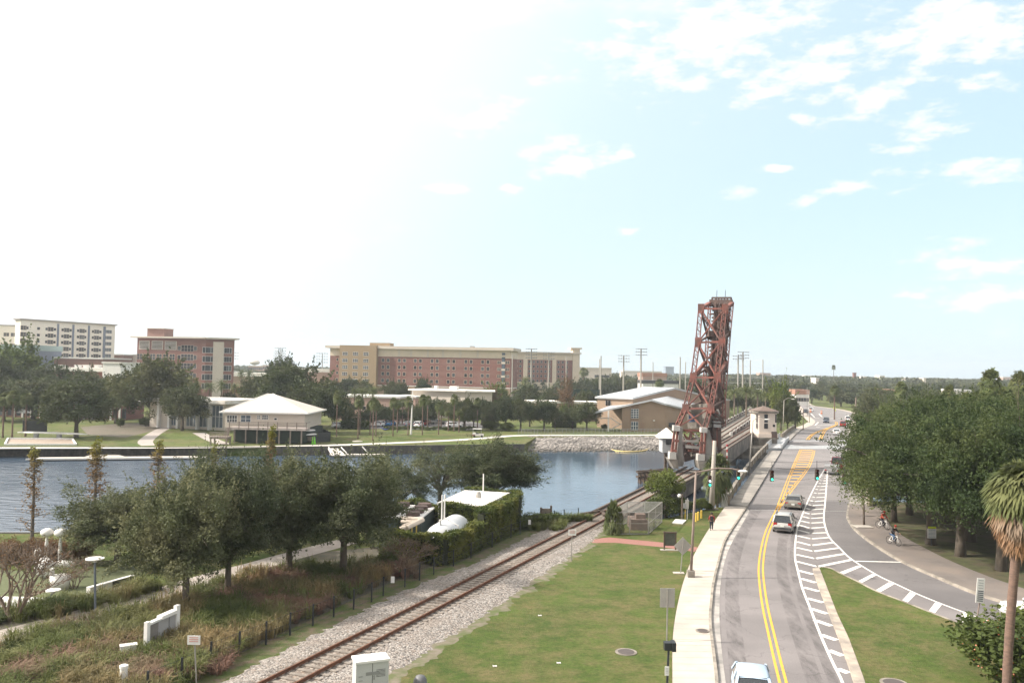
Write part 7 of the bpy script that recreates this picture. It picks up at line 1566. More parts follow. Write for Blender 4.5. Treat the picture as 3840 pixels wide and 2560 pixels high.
# railroad sign by the track
def small_sign(lab, xb, yb, xt, yt, w, h, marks=1):
    b = P(xb, yb); tp = PD(xt, yt, b.y) - b; t = thing('small_sign', lab, 'sign', tuple(b), 0); k = MB(); k.tube([(0, 0, 0), (tp.x, 0, tp.z)], .035, 8); k.build('post', m_pole, t); k = MB(); k.box(tp.x, -.05, tp.z - h / 2, w, .02, h); pn = k.build('panel', m_white, t)
    k = MB(); [k.box(tp.x, -.068, tp.z - .09 - i * .09, w * .7, .006, .03) for i in range(int(h / .1) - 1)]; k.build('lettering', mat('faded_red_ink', (.55, .22, .18)) if marks else m_grey, pn); return t
small_sign('small white sign with faded red lettering beside the gravel and lawn edge', 2142, 2100, 2146, 1984, .62, .46); small_sign('small white sign with red lettering by the black fence posts', 737, 2570, 729, 2380, .60, .42)
# electrical box, dome, manholes
b = P(1387, 2600); t = thing('utility_cabinet', 'pale grey utility cabinet with a bright white lid at the bottom edge', 'cabinet', tuple(b), R(22)); tz = (P(1387, 2600) - b).z; zc = PD(1387, 2462, b.y).z
k = MB(); k.bb(-.75, .75, -.42, .42, 0, zc - .1); k.build('body', mat('cabinet_grey', (.50, .50, .48), (.46, .46, .445), scale=1, rough=.5), t); k = MB(); k.bb(-.8, .8, -.48, .48, zc - .1, zc); k.build('lid', m_white, t); k = MB(); k.bb(-.3, .3, -.43, -.42, 1.0, 1.15); [k.bb(-.62, -.45, -.43, -.42, .6 + i * .18, .64 + i * .18) for i in range(3)]; k.bb(.35, .45, -.45, -.42, .3, .36); k.build('labels', m_grey, t); k = MB(); k.bb(-.012, .012, -.425, -.418, .05, zc - .15); k.bb(-.70, .70, -.425, -.418, .10, .12); [k.bb(.18, .6, -.425, -.418, .9 + i * .06, .92 + i * .06) for i in range(6)]; k.bb(.752, .758, -.3, .3, .1, zc - .2); k.build('door_seam', m_dark, t); k = MB(); k.bb(.05, .11, -.46, -.42, .8, .98); k.build('latch', m_grey, t)
b = P(1575, 2590); q = MB(); q._lathe(0, 0, [(.34, 0), (.34, .35), (.30, .55), (.2, .7), (.02, .76)], 16); tag(q.build('vent_dome', mat('dome_grey', (.14, .14, .145), rough=.5), loc=tuple(b), smooth=True), 'dark grey domed vent at the bottom of the lawn', 'vent')
for x, y, z, r, lab in ((2348, 2444, .0, .45, 'round manhole in the near lawn ringed with concrete'), (2634, 2364, .135, .30, 'oval manhole cover in the sidewalk'), (3352, 2560, .14, .5, 'dark manhole in the grassy median')):
    p = P(x, y, z); q = MB(); q._lathe(0, 0, [(r * 1.3, .0), (r * 1.3, .03), (r, .035)], 20); o = q.build('manhole', m_conc2, loc=tuple(p)); tag(o, lab, 'manhole'); q = MB(); q._lathe(0, 0, [(r, .03), (r, .042)], 20); q.build('cover', mat('iron_cover', (.09, .075, .07)), o)
# bollards
for i, (x, yb, yt) in enumerate([(2610, 1955, 1922), (2618, 1950, 1918), (2630, 1942, 1912)]):
    b = P(x, yb); q = MB(); h = PD(x, yt, b.y).z; q._lathe(0, 0, [(.11, 0), (.11, h - .05), (.06, h)], 12); o = q.build('bollard', mat('bollard_yellow', (.62, .43, .07), (.55, .38, .07), scale=3), loc=tuple(b)); tag(o, ('yellow bollard, first from the brown mast pole', 'yellow bollard, middle of three', 'yellow bollard closest to the concrete pole')[i], 'bollard', 'yellow bollards on the grass')
q = MB(); pad = [P(2520, 1962), P(2560, 1965), P(2574, 1951), P(2533, 1948)]; q.prism([(p.x - pad[0].x, p.y - pad[0].y) for p in pad], 0, .08); tag(q.build('equipment_pad', m_white, loc=tuple(pad[0])), 'bright white concrete pad in the grass by the meter post', 'pad')
# meter post with boxes
b = P(2557, 1946); t = thing('meter_post', 'brown post with grey meter boxes and a white camera globe', 'meter post', tuple(b)); tp = PD(2553, 1852, b.y) - b; k = MB(); k.bar((0, 0, 0), (0, 0, tp.z), .16); k.build('post', m_wpole, t)
k = MB(); k.box(.25, -.1, tp.z * .55, .28, .2, .5); k.build('meter_box', m_grey, t); k = MB(); k.box(.5, 0, tp.z * .6, .34, .25, .9); k.bar((.55, 0, 0), (.55, 0, tp.z * .85), .1); k.build('meter_box', m_cwl, t); k = MB(); k.sphere((-.3, -.1, tp.z - .15), .2, 10, 8); k.build('camera_globe', m_white, t); k = MB(); k.bar((.3, -.15, 0), (.3, -.15, tp.z * .4), .05); k.build('yellow_conduit', mat('conduit_yellow', (.6, .42, .06)), t)
# crossing gate
b = P(2715, 1900); t = thing('barrier_gate', 'raised red and white striped barrier arm in a white gate box', 'barrier', tuple(b)); tp = PD(2722, 1672, b.y) - b; k = MB(); k.bb(-.35, .1, -.25, .25, 0, 1.5); k.build('gate_box', mat('gate_box_white', (.56, .55, .53)), t); k = MB(); k.tube([(.25, 0, 0), (.25, 0, 2.0)], .15, 10); k.build('gate_post', m_cwl, t)
n = 14; st = [Vector((.25 + (tp.x - .1) * i / n * .9, 0, 1.9 + (tp.z - 1.9) * i / n)) for i in range(n + 1)]
for par, m_, nm in ((0, mat('barrier_red', (.45, .04, .03)), 'red_bands'), (1, m_white, 'white_bands')):
    k = MB(); [k.bar(st[i], st[i + 1], .12, .05) for i in range(par, n, 2)]; k.build(nm, m_, t)
k = MB(); k.tube([st[n], st[n] + Vector((0, 0, .2))], .12, 8); k.build('arm_light', m_redc, t)
# chain link cage
m_mesh = mat('wire_mesh', (.22, .21, .19)); A0 = P(2290, 2003); A1 = P(2431, 2003); A2 = P(2482, 1957); A3 = A0 + (A2 - A1)
t = thing('wire_cage', 'rusting chain link cage with a mesh roof beside the trestle', 'cage', tuple(A0)); hc = PD(2431, 1921, A1.y).z; m_cf = mat('cage_frame', (.36, .35, .33), (.30, .27, .24), scale=4, rough=.5, metal=.3)
cs = [p - A0 for p in (A0, A1, A2, A3)]; up = Vector((0, 0, hc))
for i in range(4):
    p, q_ = cs[i], cs[(i + 1) % 4]; k = MB(); k.bar(p, p + up, .09); k.bar(p + up, q_ + up, .06); k.bar(p + up * .5, q_ + up * .5, .05); k.bar(p + Vector((0, 0, .05)), q_ + Vector((0, 0, .05)), .05); k.bar(p.lerp(q_, .5), p.lerp(q_, .5) + up, .06); k.build('frame', m_cf, t)
    k = MB(); L = (q_ - p).length; n = int(L / .16)
    for j in range(-int(hc / .16), n):
        for sg in (1, -1):
            x0_, x1_ = j * .16, j * .16 + hc; z0_, z1_ = 0, hc
            if x0_ < 0: z0_ = -x0_; x0_ = 0
            if x1_ > L: z1_ -= x1_ - L; x1_ = L
            if z1_ <= z0_: continue
            a_, b_ = p.lerp(q_, x0_ / L), p.lerp(q_, x1_ / L)
            if sg < 0: z0_, z1_ = hc - z0_, hc - z1_
            k.bar(a_ + Vector((0, 0, z0_)), b_ + Vector((0, 0, z1_)), .008)
    k.build('mesh', m_mesh, t)
k = MB()
for tt in np.linspace(0, 1, 22): k.bar(cs[0].lerp(cs[1], tt) + up, cs[3].lerp(cs[2], tt) + up, .010); 
for tt in np.linspace(0, 1, 30): k.bar(cs[0].lerp(cs[3], tt) + up, cs[1].lerp(cs[2], tt) + up, .012)
k.build('roof_mesh', mat('roof_mesh_grey', (.42, .41, .38)), t)
q = MB(); c = (A0 + A1 + A2 + A3) / 4; q.box(0, 0, .5, 1.6, 2.2, 1.0); q.box(.2, -.3, 1.2, .9, 1.0, .5); tag(q.build('pump_housing', mat('rusty_equipment', (.22, .16, .13), (.16, .12, .10), scale=2), loc=tuple(c)), 'rusty brown equipment inside the wire cage', 'pump')
# left park: lamps, signboards, bollard
def disc_lamp(lab, xb, yb, xt, yt, r):
    b = P(xb, yb); tp = PD(xt, yt, b.y) - b; t = thing('park_lamp', lab, 'park lamp', tuple(b), 0, 'flat disc park lamps'); k = MB(); k.tube([(0, 0, 0), (tp.x, 0, tp.z)], .07, 8); k.build('pole', mat('blue_grey_pole', (.22, .25, .30), rough=.4, metal=.4), t); k = MB(); k._lathe(tp.x, 0, [(r * .3, tp.z + .02), (r, tp.z + .08), (r, tp.z + .13), (r * .3, tp.z + .2)], 24); k.build('disc_shade', m_white, t); k = MB(); k.tube([(tp.x, 0, tp.z - .1), (tp.x, 0, tp.z + .04)], .12, 10); k.build('lamp_neck', m_white, t)
disc_lamp('tall park lamp with a flat white disc beside the path', 357, 2304, 356, 2100, .52); disc_lamp('short park lamp with a white disc by the white paving', 174, 2262, 198, 2218, .45)
b0, b1 = P(545, 2452), P(655, 2400)
t = thing('park_sign_wall', 'white framed sign panel with grey boards standing in the long grass', 'sign panel', tuple(P(548, 2460)), math.atan2(*(reversed((P(658, 2405) - P(548, 2460)).xy[:])))); L = (P(658, 2405) - P(548, 2460)).length
k = MB(); k.bb(-.12, .12, -.1, .1, 0, 1.75); k.build('frame_post', m_white, t); k = MB(); k.bb(L - .12, L + .18, -.1, .1, 0, 1.95); k.build('frame_post', m_white, t); k = MB(); k.bb(.12, L * .42, -.1, .16, 1.55, 1.66); k.bb(L * .42, L - .12, -.16, .2, 1.58, 1.76); k.build('frame_top', m_white, t)
k = MB(); k.bb(.12, L - .12, -.03, .05, .45, 1.55); k.build('board', mat('board_grey', (.36, .35, .34), (.33, .32, .315), scale=1), t); k = MB(); k.bb(.2, L * .35, -.05, -.03, .5, 1.5); k.build('dark_board', mat('board_dark', (.22, .20, .18)), t); k = MB(); k.bb(L * .72, L * .74, -.06, -.03, .45, 1.55); k.build('board_divider', m_grey, t)
def low_box(lab, x, y, w, d, h, m, rz=.5): p = P(x, y); q = MB(); q.bb(-w / 2, w / 2, -d / 2, d / 2, 0, h); q.bb(-w / 2 - .03, w / 2 + .03, -d / 2 - .03, d / 2 + .03, h, h + .06); o = q.build('utility_box', m, loc=tuple(p)); o.rotation_euler = (0, 0, rz); return tag(o, lab, 'utility box')
low_box('small white lidded box sunk in the purple grasses', 480, 2475, .75, .35, .75, m_white)
p = P(461, 2600); q = MB(); q._lathe(0, 0, [(.16, 0), (.16, 1.15), (.19, 1.16), (.19, 1.28), (.1, 1.32)], 14); tag(q.build('white_bollard', m_white, loc=tuple(p)), 'round topped white post at the bottom edge among grasses', 'post')
# low white seat wall on the turf with a dark bench panel
a, b_ = P(330, 2236), P(500, 2188); q = MB(); q.bar(Vector((0, 0, .3)), b_ - a + Vector((0, 0, .3)), .35, .6); o = q.build('seat_wall', m_white, loc=tuple(a)); tag(o, 'low white seat wall bordering the olive turf', 'wall'); q = MB(); q.bar((b_ - a) * .52 + Vector((.1, -.2, .4)), (b_ - a) * .95 + Vector((.1, -.2, .4)), .06, .42); q.build('dark_panel', m_dark, o)
# white play sculptures
def blob(lab, x, yb, parts):
    b = P(x, yb); t = thing('play_sculpture', lab, 'play sculpture', tuple(b), 0, 'white play sculptures on the turf')
    for nm, c, r, sq in parts: k = MB(); k.sphere(c, r, 16, 10, sq); k.build(nm, m_white, t, True)
blob('pair of round white domes on stalks behind the bare tree', 195, 2120, [('dome', (-.45, 0, 2.4), .45, (1, 1, .7)), ('dome', (.55, 0, 2.4), .45, (1, 1, .7)), ('stalk', (-.45, 0, 1.1), .14, (1, 1, 8)), ('stalk', (.55, 0, 1.1), .14, (1, 1, 8))])
blob('curved white play form with open shells on the turf', 165, 2165, [('shell', (0, 0, .7), .7, (1, .5, 1)), ('shell', (1.2, .3, .9), .5, (1.6, .4, .5)), ('shell', (-.6, .2, 1.6), .4, (.6, .5, 1.1))])
b = P(225, 2206); t = thing('tub_chair', 'white cut away tub seat on the turf by the short disc lamp', 'play seat', tuple(b)); k = MB(); k._lathe(0, 0, [(.55, 0), (.6, .5), (.62, .85)], 18); k.build('tub', m_white, t, True); k = MB(); k._lathe(0, 0, [(.45, .86), (.45, .87)], 16); k.build('seat', m_back, t); k = MB(); k.bb(-.65, -.5, -.2, .2, .5, 1.3); k.build('backrest', m_white, t)
# black boundary fence
fp = [(552, 2620), (680, 2520 + 45), (790, 2500), (897, 2457), (997, 2416), (1087, 2380), (1173, 2345), (1251, 2312), (1326, 2284), (1393, 2256), (1437, 2233), (1518, 2200), (1573, 2175), (1626, 2153), (1700, 2122), (1766, 2092), (1845, 2051), (1916, 2015), (1950, 2003), (2013, 1981), (2045, 1968), (2078, 1960), (2115, 1956), (2168, 1950)]
t = thing('boundary_fence', 'thin black post and wire fence along the gravel from grasses to river', 'fence', tuple(P(*fp[0]))); f0 = P(*fp[0]); W_p = [P(x, y) - f0 for x, y in fp]
for p in W_p: k = MB(); k.bb(p.x - .045, p.x + .045, p.y - .045, p.y + .045, 0, 1.25); k.build('post', m_black, t)
for z in (.15, .65, 1.18): k = MB(); k.tube([p + Vector((0, 0, z)) for p in W_p], .009, 4, False); k.build('wire', m_black, t)
k = MB()
for i in range(len(W_p) - 1):
    a_, b_ = W_p[i], W_p[i + 1]; n = int((b_ - a_).length / .3)
    for j in range(n): p = a_.lerp(b_, j / n); k.bar(p + Vector((0, 0, .1)), p + Vector((0, 0, 1.18)), .008)
k.build('mesh_wire', m_black, t)
for x, y, lab in ((1472, 2225, 'small white notice hung on a black fence post by the bare shrub'), (1985, 1995, 'small white notice on the fence near the riverside corner')):
    p = P(x, y); q = MB(); q.box(0, 0, .95, .24, .03, .42); tag(q.build('fence_notice', m_white, loc=(p.x, p.y - .1, 0)), lab, 'notice', 'white notices on the black fence')
b = P(2047, 1953); t = thing('timber_sign', 'weathered brown timber sign on the bank corner by the water', 'sign', tuple(b)); tp = PD(2055, 1898, b.y).z
for s in (-.5, .5): k = MB(); k.bb(s - .1, s + .1, -.1, .1, 0, tp + s * .2); k.build('post', m_timb, t)
k = MB(); k.bb(-.4, .4, -.04, .04, .5, tp - .2); k.build('panel', mat('weathered_panel', (.20, .16, .13), (.14, .12, .10), scale=3), t)
# ------------------------------------------------------------------ utility yard with ivy walls
yz = 3.1; rc = [P(1638, 1884, yz), P(1808, 1896, yz), P(1913, 1846, yz), P(1743, 1837, yz)]; t = thing('pump_house', 'small block pump house with a stained white flat roof behind ivy', 'building', (rc[0].x, rc[0].y, 0)); r0_ = Vector((rc[0].x, rc[0].y, 0)); pl_ = [((p - r0_).x, (p - r0_).y) for p in rc]
k = MB(); cxm = sum(x for x, y in pl_) / 4; cym = sum(y for x, y in pl_) / 4; k.prism([(cxm + (x - cxm) * .96, cym + (y - cym) * .96) for x, y in pl_], 0, yz - .22); k.build('wall', mat('block_wall_white', (.52, .49, .46), (.46, .44, .41), scale=1), t); k = MB(); k.prism(pl_, yz - .2, yz); k.build('roof', m_roofw, t)
k = MB(); c = (rc[0] + rc[2]) / 2 - r0_; k._lathe(c.x + .3, c.y - .2, [(.28, yz), (.28, yz + .3), (.2, yz + .55)], 12); k.build('roof_vent', m_back, t); k = MB(); k.tube([(pl_[2][0] - 2.6, pl_[2][1] - .3, yz), (pl_[2][0] - 2.6, pl_[2][1] - .3, yz + 1.8)], .06, 6); k.build('antenna', m_white, t)
def ivy_run(name, lab, pts, h, th, n, seed, parent=None, z0=0.0, lsz=.15):
    rgi = np.random.default_rng(seed); o0 = pts[0]; t = thing(name, lab, 'hedge', tuple(o0)); k = MB()
    for a_, b_ in zip(pts[:-1], pts[1:]): k.bar(a_ - o0 + Vector((0, 0, (h + z0) / 2 - .1)), b_ - o0 + Vector((0, 0, (h + z0) / 2 - .1)), th * .55, h - z0 - .3)
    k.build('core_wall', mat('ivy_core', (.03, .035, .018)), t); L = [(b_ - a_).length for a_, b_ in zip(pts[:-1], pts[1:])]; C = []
    for a_, b_, l_ in zip(pts[:-1], pts[1:], L):
        m_ = int(n * l_ / sum(L)); tt = rgi.random(m_); d = (b_ - a_).normalized(); s_ = Vector((d.y, -d.x, 0)); a3 = np.array(a_ - o0); d3 = np.array(b_ - a_); s3 = np.array(s_)
        zz = z0 + (h - z0) * rgi.random(m_) ** .8; top = rgi.random(m_) < .3; zz[top] = h - .1 + .15 * rgi.random(top.sum()); bul = th / 2 * (1 + .35 * np.sin(tt * l_ * 2.1) * np.sin(zz * 2.5 + tt * 5)); sd = np.where(top, rgi.uniform(-1, 1, m_), np.sign(rgi.uniform(-.6, 1, m_)))
        off = sd * bul + rgi.normal(size=m_) * .1; C.append(a3 + tt[:, None] * d3 + off[:, None] * s3 + np.stack([np.zeros(m_), np.zeros(m_), zz + rgi.normal(size=m_) * .07 + .12 * np.sin(tt * l_ * 1.3)], 1))
    V, F = leaf_quads(rgi, np.concatenate(C), lsz, .8); link('ivy', np_mesh('ivy', V, F, L_IVY), t); return t
ivy_run('ivy_hedge', 'long ivy smothered wall along the black fence in front of the yard', [P(1430, 2092), P(1560, 2108), P(1665, 2118), P(1760, 2076), P(1800, 2054)], 2.15, .8, 15000, 5)
ivy_run('ivy_hedge', 'taller ivy bank wrapping the corner of the white roofed pump house', [P(1800, 2054), P(1850, 2030), P(1905, 1998), P(1930, 1972)], 3.05, 1.0, 13000, 6)
ivy_run('ivy_hedge', 'ivy draped along the white roof edge of the pump house', [rc[0].xy.to_3d() + Vector((.3, -.15, 0)), rc[1].xy.to_3d() + Vector((0, -.15, 0))], 3.05, .5, 4200, 7, z0=1.5)
ivy_run('ivy_hedge', 'ivy strip behind the white roof along the river side', [rc[3].xy.to_3d() + Vector((0, .5, 0)), rc[2].xy.to_3d() + Vector((.5, .4, 0)), rc[2].xy.to_3d() + Vector((.9, -2.2, 0))], 3.25, .6, 4500, 8)
ivy_run('ivy_hedge', 'low ivy topped back wall behind the chillers', [P(1455, 1900, 2.5).xy.to_3d(), P(1546, 1873, 2.5).xy.to_3d(), rc[0].xy.to_3d() + Vector((.5, 1.0, 0))], 2.6, .5, 4500, 9)
# chillers with fans
cA = PD(1580, 1932, 70); cA.z = 0; cB = PD(1636, 1897, 76); cB.z = 0; dd = cB - cA; ang = math.atan2(dd.y, dd.x); Lc = dd.length; m_ch = mat('chiller_green', (.06, .085, .085), (.05, .07, .072), scale=1, rough=.6, stretch=(8, 1, 1))
for i in range(2):
    o = thing('chiller', ('dark green chiller with four rusty fan drums beside the pump house', 'second chiller farther from the pump house, mostly behind the first')[i], 'chiller', tuple(cA + Vector((-math.sin(ang), math.cos(ang), 0)) * (i * 2.0)), ang, 'rooftop fan chillers in the yard'); k = MB(); k.bb(0, Lc, 0, 1.8, .5, 2.3); k.build('cabinet', m_ch, o); k = MB(); k.bb(-.05, Lc + .05, -.04, 1.84, 2.3, 2.42); k.build('top_frame', m_white, o)
    for j in range(4): k = MB(); k._lathe(Lc * (j + .5) / 4, .9, [(.62, 2.42), (.60, 2.75), (.5, 2.76)], 16); k.build('fan_drum', mat('rusty_drum', (.10, .065, .055)), o)
    k = MB(); [k.bb(x - .06, x + .06, y - .06, y + .06, 0, .5) for x in (.1, Lc - .1) for y in (.1, 1.7)]; k.build('legs', m_grey, o)
# tank
a, b_ = PD(1650, 1998, 65.5), PD(1712, 1962, 70); a.z = b_.z = 0; dd = b_ - a; d = dd.normalized(); o = thing('storage_tank', 'white horizontal storage tank with pipes in the ivy walled yard', 'tank', tuple(a), math.atan2(dd.y, dd.x)); Lt = dd.length; r = 1.25; zc = 1.5
k = MB(); k.tube([(-.55, 0, zc), (-.45, 0, zc), (-.2, 0, zc), (.1, 0, zc), (Lt, 0, zc), (Lt + .3, 0, zc), (Lt + .5, 0, zc)], [.05, .6, 1.05, r, r, 1.0, .1], 24); k.build('vessel', mat('tank_white', (.60, .61, .62), (.55, .56, .57), scale=1, rough=.4), o, True)
for x in (.6, Lt - .6): k = MB(); k.bb(x - .15, x + .15, -1, 1, 0, .6); k.build('saddle', m_conc2, o)
k = MB(); k.tube([(0, 0, zc + r - .05), (0, 0, zc + r + .35)], .09, 8); k.tube([(1.6, .1, zc + r - .1), (1.6, .1, zc + r + .2), (1.6, -1.0, zc + .9), (1.6, -1.5, .2)], .05, 6); k.tube([(2.4, .4, zc + 1), (2.4, .4, zc + 3.2)], .06, 6); k.tube([(2.0, .5, zc + 1), (2.0, .5, zc + 3.2)], .06, 6); k.build('pipework', m_white, o)
# insulated pipes
o = thing('insulated_pipes', 'thick tan insulated pipes crossing the yard on yellow legs', 'pipes', tuple(PD(1500, 1960, 68).xy.to_3d())); q0 = Vector(o.location)
for (x0, y0, x1, y1, Y0, Y1, r) in [(1505, 1942, 1585, 1948, 70, 69.3, .2), (1585, 1948, 1525, 1978, 69.3, 67, .2), (1505, 1955, 1560, 1956, 69.6, 69.2, .16), (1560, 1956, 1512, 1972, 69.2, 67.6, .16), (1500, 1984, 1520, 1978, 66.8, 67, .22)]:
    k = MB(); k.tube([PD(x0, y0, Y0) - q0, PD(x1, y1, Y1) - q0], r, 10); k.build('pipe', mat('pipe_tan', (.50, .43, .36), (.42, .36, .30), scale=2), o)
for x, Y in ((1562, 68.4), (1545, 68)): p = PD(x, 1962, Y) - q0; k = MB(); k.bar((p.x, p.y, 0), (p.x, p.y, p.z), .1); k.build('yellow_leg', mat('leg_yellow', (.55, .42, .10)), o)
for x, y, lab in ((2024, 2308, 'small white scrap of paper in the middle of the lawn'), (1855, 2498, 'white scrap lying low on the lawn'), (2095, 2486, 'little white scrap near the manhole')):
    p = P(x, y); q = MB(); q.add([(-.1, -.05, .02), (0, -.08, .05), (.12, -.04, .02), (.1, .06, .06), (-.02, .09, .03), (-.11, .05, .07)], [(0, 1, 4, 5), (1, 2, 3, 4)]); q.add([(-.1, -.05, 0), (0, -.08, 0), (.12, -.04, 0), (.1, .06, 0), (-.02, .09, 0), (-.11, .05, 0)], [(5, 4, 1, 0), (4, 3, 2, 1)]); tag(q.build('paper_scrap', m_white, loc=tuple(p)), lab, 'litter', 'white scraps on the lawn')
# ------------------------------------------------------------------ far bank: trees, palms, clutter
random.seed(21)
def T(pr, x, yt, w, Y=None, yb=None, name='tree', lab='far tree', group=None, cat='tree'):
    if yb is not None: return plant_px(pr, x, yb, yt, w, z=FARZ, name=name, label=lab, group=group, cat=cat)
    return plant_px(pr, x, 0, yt, w, z=FARZ, Y=Y, name=name, label=lab, group=group, cat=cat)
named = [(0, 285, 1440, 265, None, 1640, 'broad dark oak low beside the sand court'), (1, 567, 1358, 320, None, 1595, 'large dark riverside oak in front of the brick office block'), (2, 690, 1450, 190, 195, None, 'lower oak spreading toward the white pavilion'),
 (3, 65, 1312, 230, 262, None, 'yellowish green oak rising under the cream residence block'), (0, 200, 1378, 210, 255, None, 'mid green oak left of the white lift housing'), (1, -20, 1350, 190, 240, None, 'oak cropped by the left frame edge'), (2, 130, 1420, 240, 225, None, 'dark oak mass behind the two cabbage palms'), (3, 20, 1440, 200, 215, None, 'dark low oak behind the white umbrella'),
 (0, 330, 1400, 170, 240, None, 'dark oak between the brick building and the large riverside oak'), (2, 440, 1420, 170, 215, None, 'oak filling the gap left of the large riverside oak'),
 (1, 1100, 1378, 300, 215, None, 'huge open crowned oak right of the boathouse roof'), (3, 1190, 1440, 190, 196, None, 'right hand lobe oak beside the clipped hedge'), (2, 985, 1410, 200, 235, None, 'dull green oak left behind the boathouse ridge'), (0, 1060, 1350, 130, 330, None, 'darker round oak standing above the huge open crowned oak'), (1, 1290, 1500, 110, 215, None, 'small dark oak behind the first lawn palms'),
 (0, 1895, 1495, 110, None, 1612, 'round grey green oak first right of the white hall'), (1, 1952, 1500, 110, None, 1614, 'round dark oak second right of the white hall'), (2, 2040, 1500, 122, None, 1613, 'round dark oak above the river walkway rail'), (3, 2200, 1510, 105, None, 1613, 'round oak just left of the sports hall stair'),
 (1, 1740, 1500, 120, None, 1612, 'dark oak beside the parked cars behind palms'), (2, 1640, 1498, 130, 250, None, 'dark oak behind the middle lawn palms'), (3, 1810, 1498, 110, 235, None, 'dark oak hiding the corner of the white hall'), (0, 1450, 1530, 90, 225, None, 'small dark tree above the blue parked car'),
 (3, 2930, 1452, 100, 235, None, 'bright yellow green tree behind the tender house'), (0, 2955, 1490, 90, 222, None, 'dark ivy hung tree by the far parapet')]
for i, x, yt, w, Y, yb, lab in named: T(MIDB if 'bright' in lab or 'yellowish' in lab else MID[i], x, yt, w, Y, yb, 'oak_tree', lab, 'named oaks on the far bank')
T(MIDB, 2120, 1528, 60, None, 1602, 'small_tree', 'small light green tree between the round oaks', None); T(MIDR, 2125, 1430, 62, 262, None, 'bald_cypress', 'tall rusty bare looking cypress behind the round oaks', None)
T(MIDB, 1870, 1452, 110, 285, None, 'oak_tree', 'yellow green bushy tree right of the white hall roof', None); T(MIDR, 1845, 1462, 60, 275, None, 'small_tree', 'reddish small tree by the white hall', None); T(MID[0], 1970, 1452, 120, 300, None, 'oak_tree', 'green trees before the farther brick residence', 'shrubby trees before the residences')
for x, yt, w, Y in ((2060, 1460, 90, 310), (2200, 1468, 90, 300), (1310, 1420, 100, 330), (1370, 1432, 90, 325), (1250, 1430, 80, 330), (1590, 1425, 80, 330), (1480, 1435, 100, 330), (1510, 1440, 60, 325), (2190, 1425, 120, 420), (2260, 1418, 110, 430), (2310, 1412, 120, 460), (2370, 1420, 110, 470), (2590, 1420, 110, 450), (2640, 1432, 110, 330)):
    T(random.choice(MID), x, yt, w, Y, None, 'oak_tree', 'shrubby tree in front of the brick residences', 'shrubby trees before the residences')
for x, yt, w, Y in ((1385, 1538, 90, 222), (1420, 1520, 80, 238), (1500, 1535, 80, 232), (1560, 1520, 90, 235), (1600, 1532, 90, 228), (1695, 1512, 90, 236), (1780, 1522, 90, 224), (1845, 1535, 80, 220), (2085, 1535, 70, 226), (2150, 1528, 80, 228), (1990, 1520, 90, 232), (640, 1480, 120, 222), (900, 1500, 90, 225), (860, 1478, 80, 240), (955, 1485, 110, 215)):
    T(random.choice(MID), x, yt, w, Y, None, 'oak_tree', 'low rounded tree filling the gaps between the lawn palms and halls', 'low trees between the far palms')
# palms
C2 = lambda x, y: (900 + x * .3827, 1200 + y * .3827)
for i, (x, yb, yt) in enumerate([(945, 1140, 705), (1155, 1160, 750), (1172, 1120, 770), (1273, 1120, 800), (1300, 1182, 770), (1330, 1140, 790), (1498, 1135, 770), (1540, 1100, 790), (1590, 1025, 780), (1645, 1130, 760), (1785, 1125, 740), (1835, 1060, 750), (1945, 1120, 810), (1970, 1070, 880), (2040, 1085, 890), (2095, 1090, 735), (2145, 1100, 880), (2325, 1070, 770), (2205, 1040, 790)]):
    fx, fb = C2(x, yb); _, ft = C2(x, yt); T(SABAL[i % 2], fx, ft, 40, None, fb, 'cabbage_palm', 'slender cabbage palm on the far riverside lawn', 'cabbage palms on the far lawn', 'palm')
for x, yt, yb in ((45, 1470, 1642), (95, 1478, 1636), (10, 1480, 1640)): T(SABAL[0], x, yt, 62, None, yb, 'cabbage_palm', 'cabbage palm beside the sand court behind the racing shell', 'cabbage palms by the sand court', 'palm')
for x, yt, w, Y in ((690, 1428, 62, 232), (739, 1430, 62, 236), (788, 1432, 60, 240), (833, 1425, 62, 238), (882, 1436, 58, 242), (905, 1385, 40, 330), (935, 1388, 40, 340), (1331, 1455, 55, 230), (1362, 1455, 52, 232), (1400, 1448, 62, 226), (1290, 1470, 45, 236), (1972, 1412, 46, 330), (1990, 1440, 40, 300)):
    T(DATE[int(x) % 2], x, yt, w, Y, None, 'date_palm', 'feathery date palm in a row near the brick campus buildings', 'date palms near the campus buildings', 'palm')
for x, yt, w, Y in ((2755, 1455, 64, 250), (2800, 1448, 70, 255), (2842, 1458, 62, 262), (2722, 1465, 56, 262), (2872, 1470, 50, 270)): T(DATE[int(x) % 2], x, yt, w, Y, None, 'date_palm', 'date palm right of the raised leaf behind the viaduct', 'date palms behind the viaduct', 'palm')
T(SABAL[1], 2190, 1382, 46, 480, None, 'fan_palm', 'tall fan palm left of the parking deck', None, 'palm'); T(SABAL[0], 2474, 1425, 42, 330, None, 'fan_palm', 'fan palm behind the sports hall roof', None, 'palm')
T(WASH, 3126, 1369, 22, 700, None, 'skinny_palm', 'single skinny fan palm standing alone above the tree line', None, 'palm')
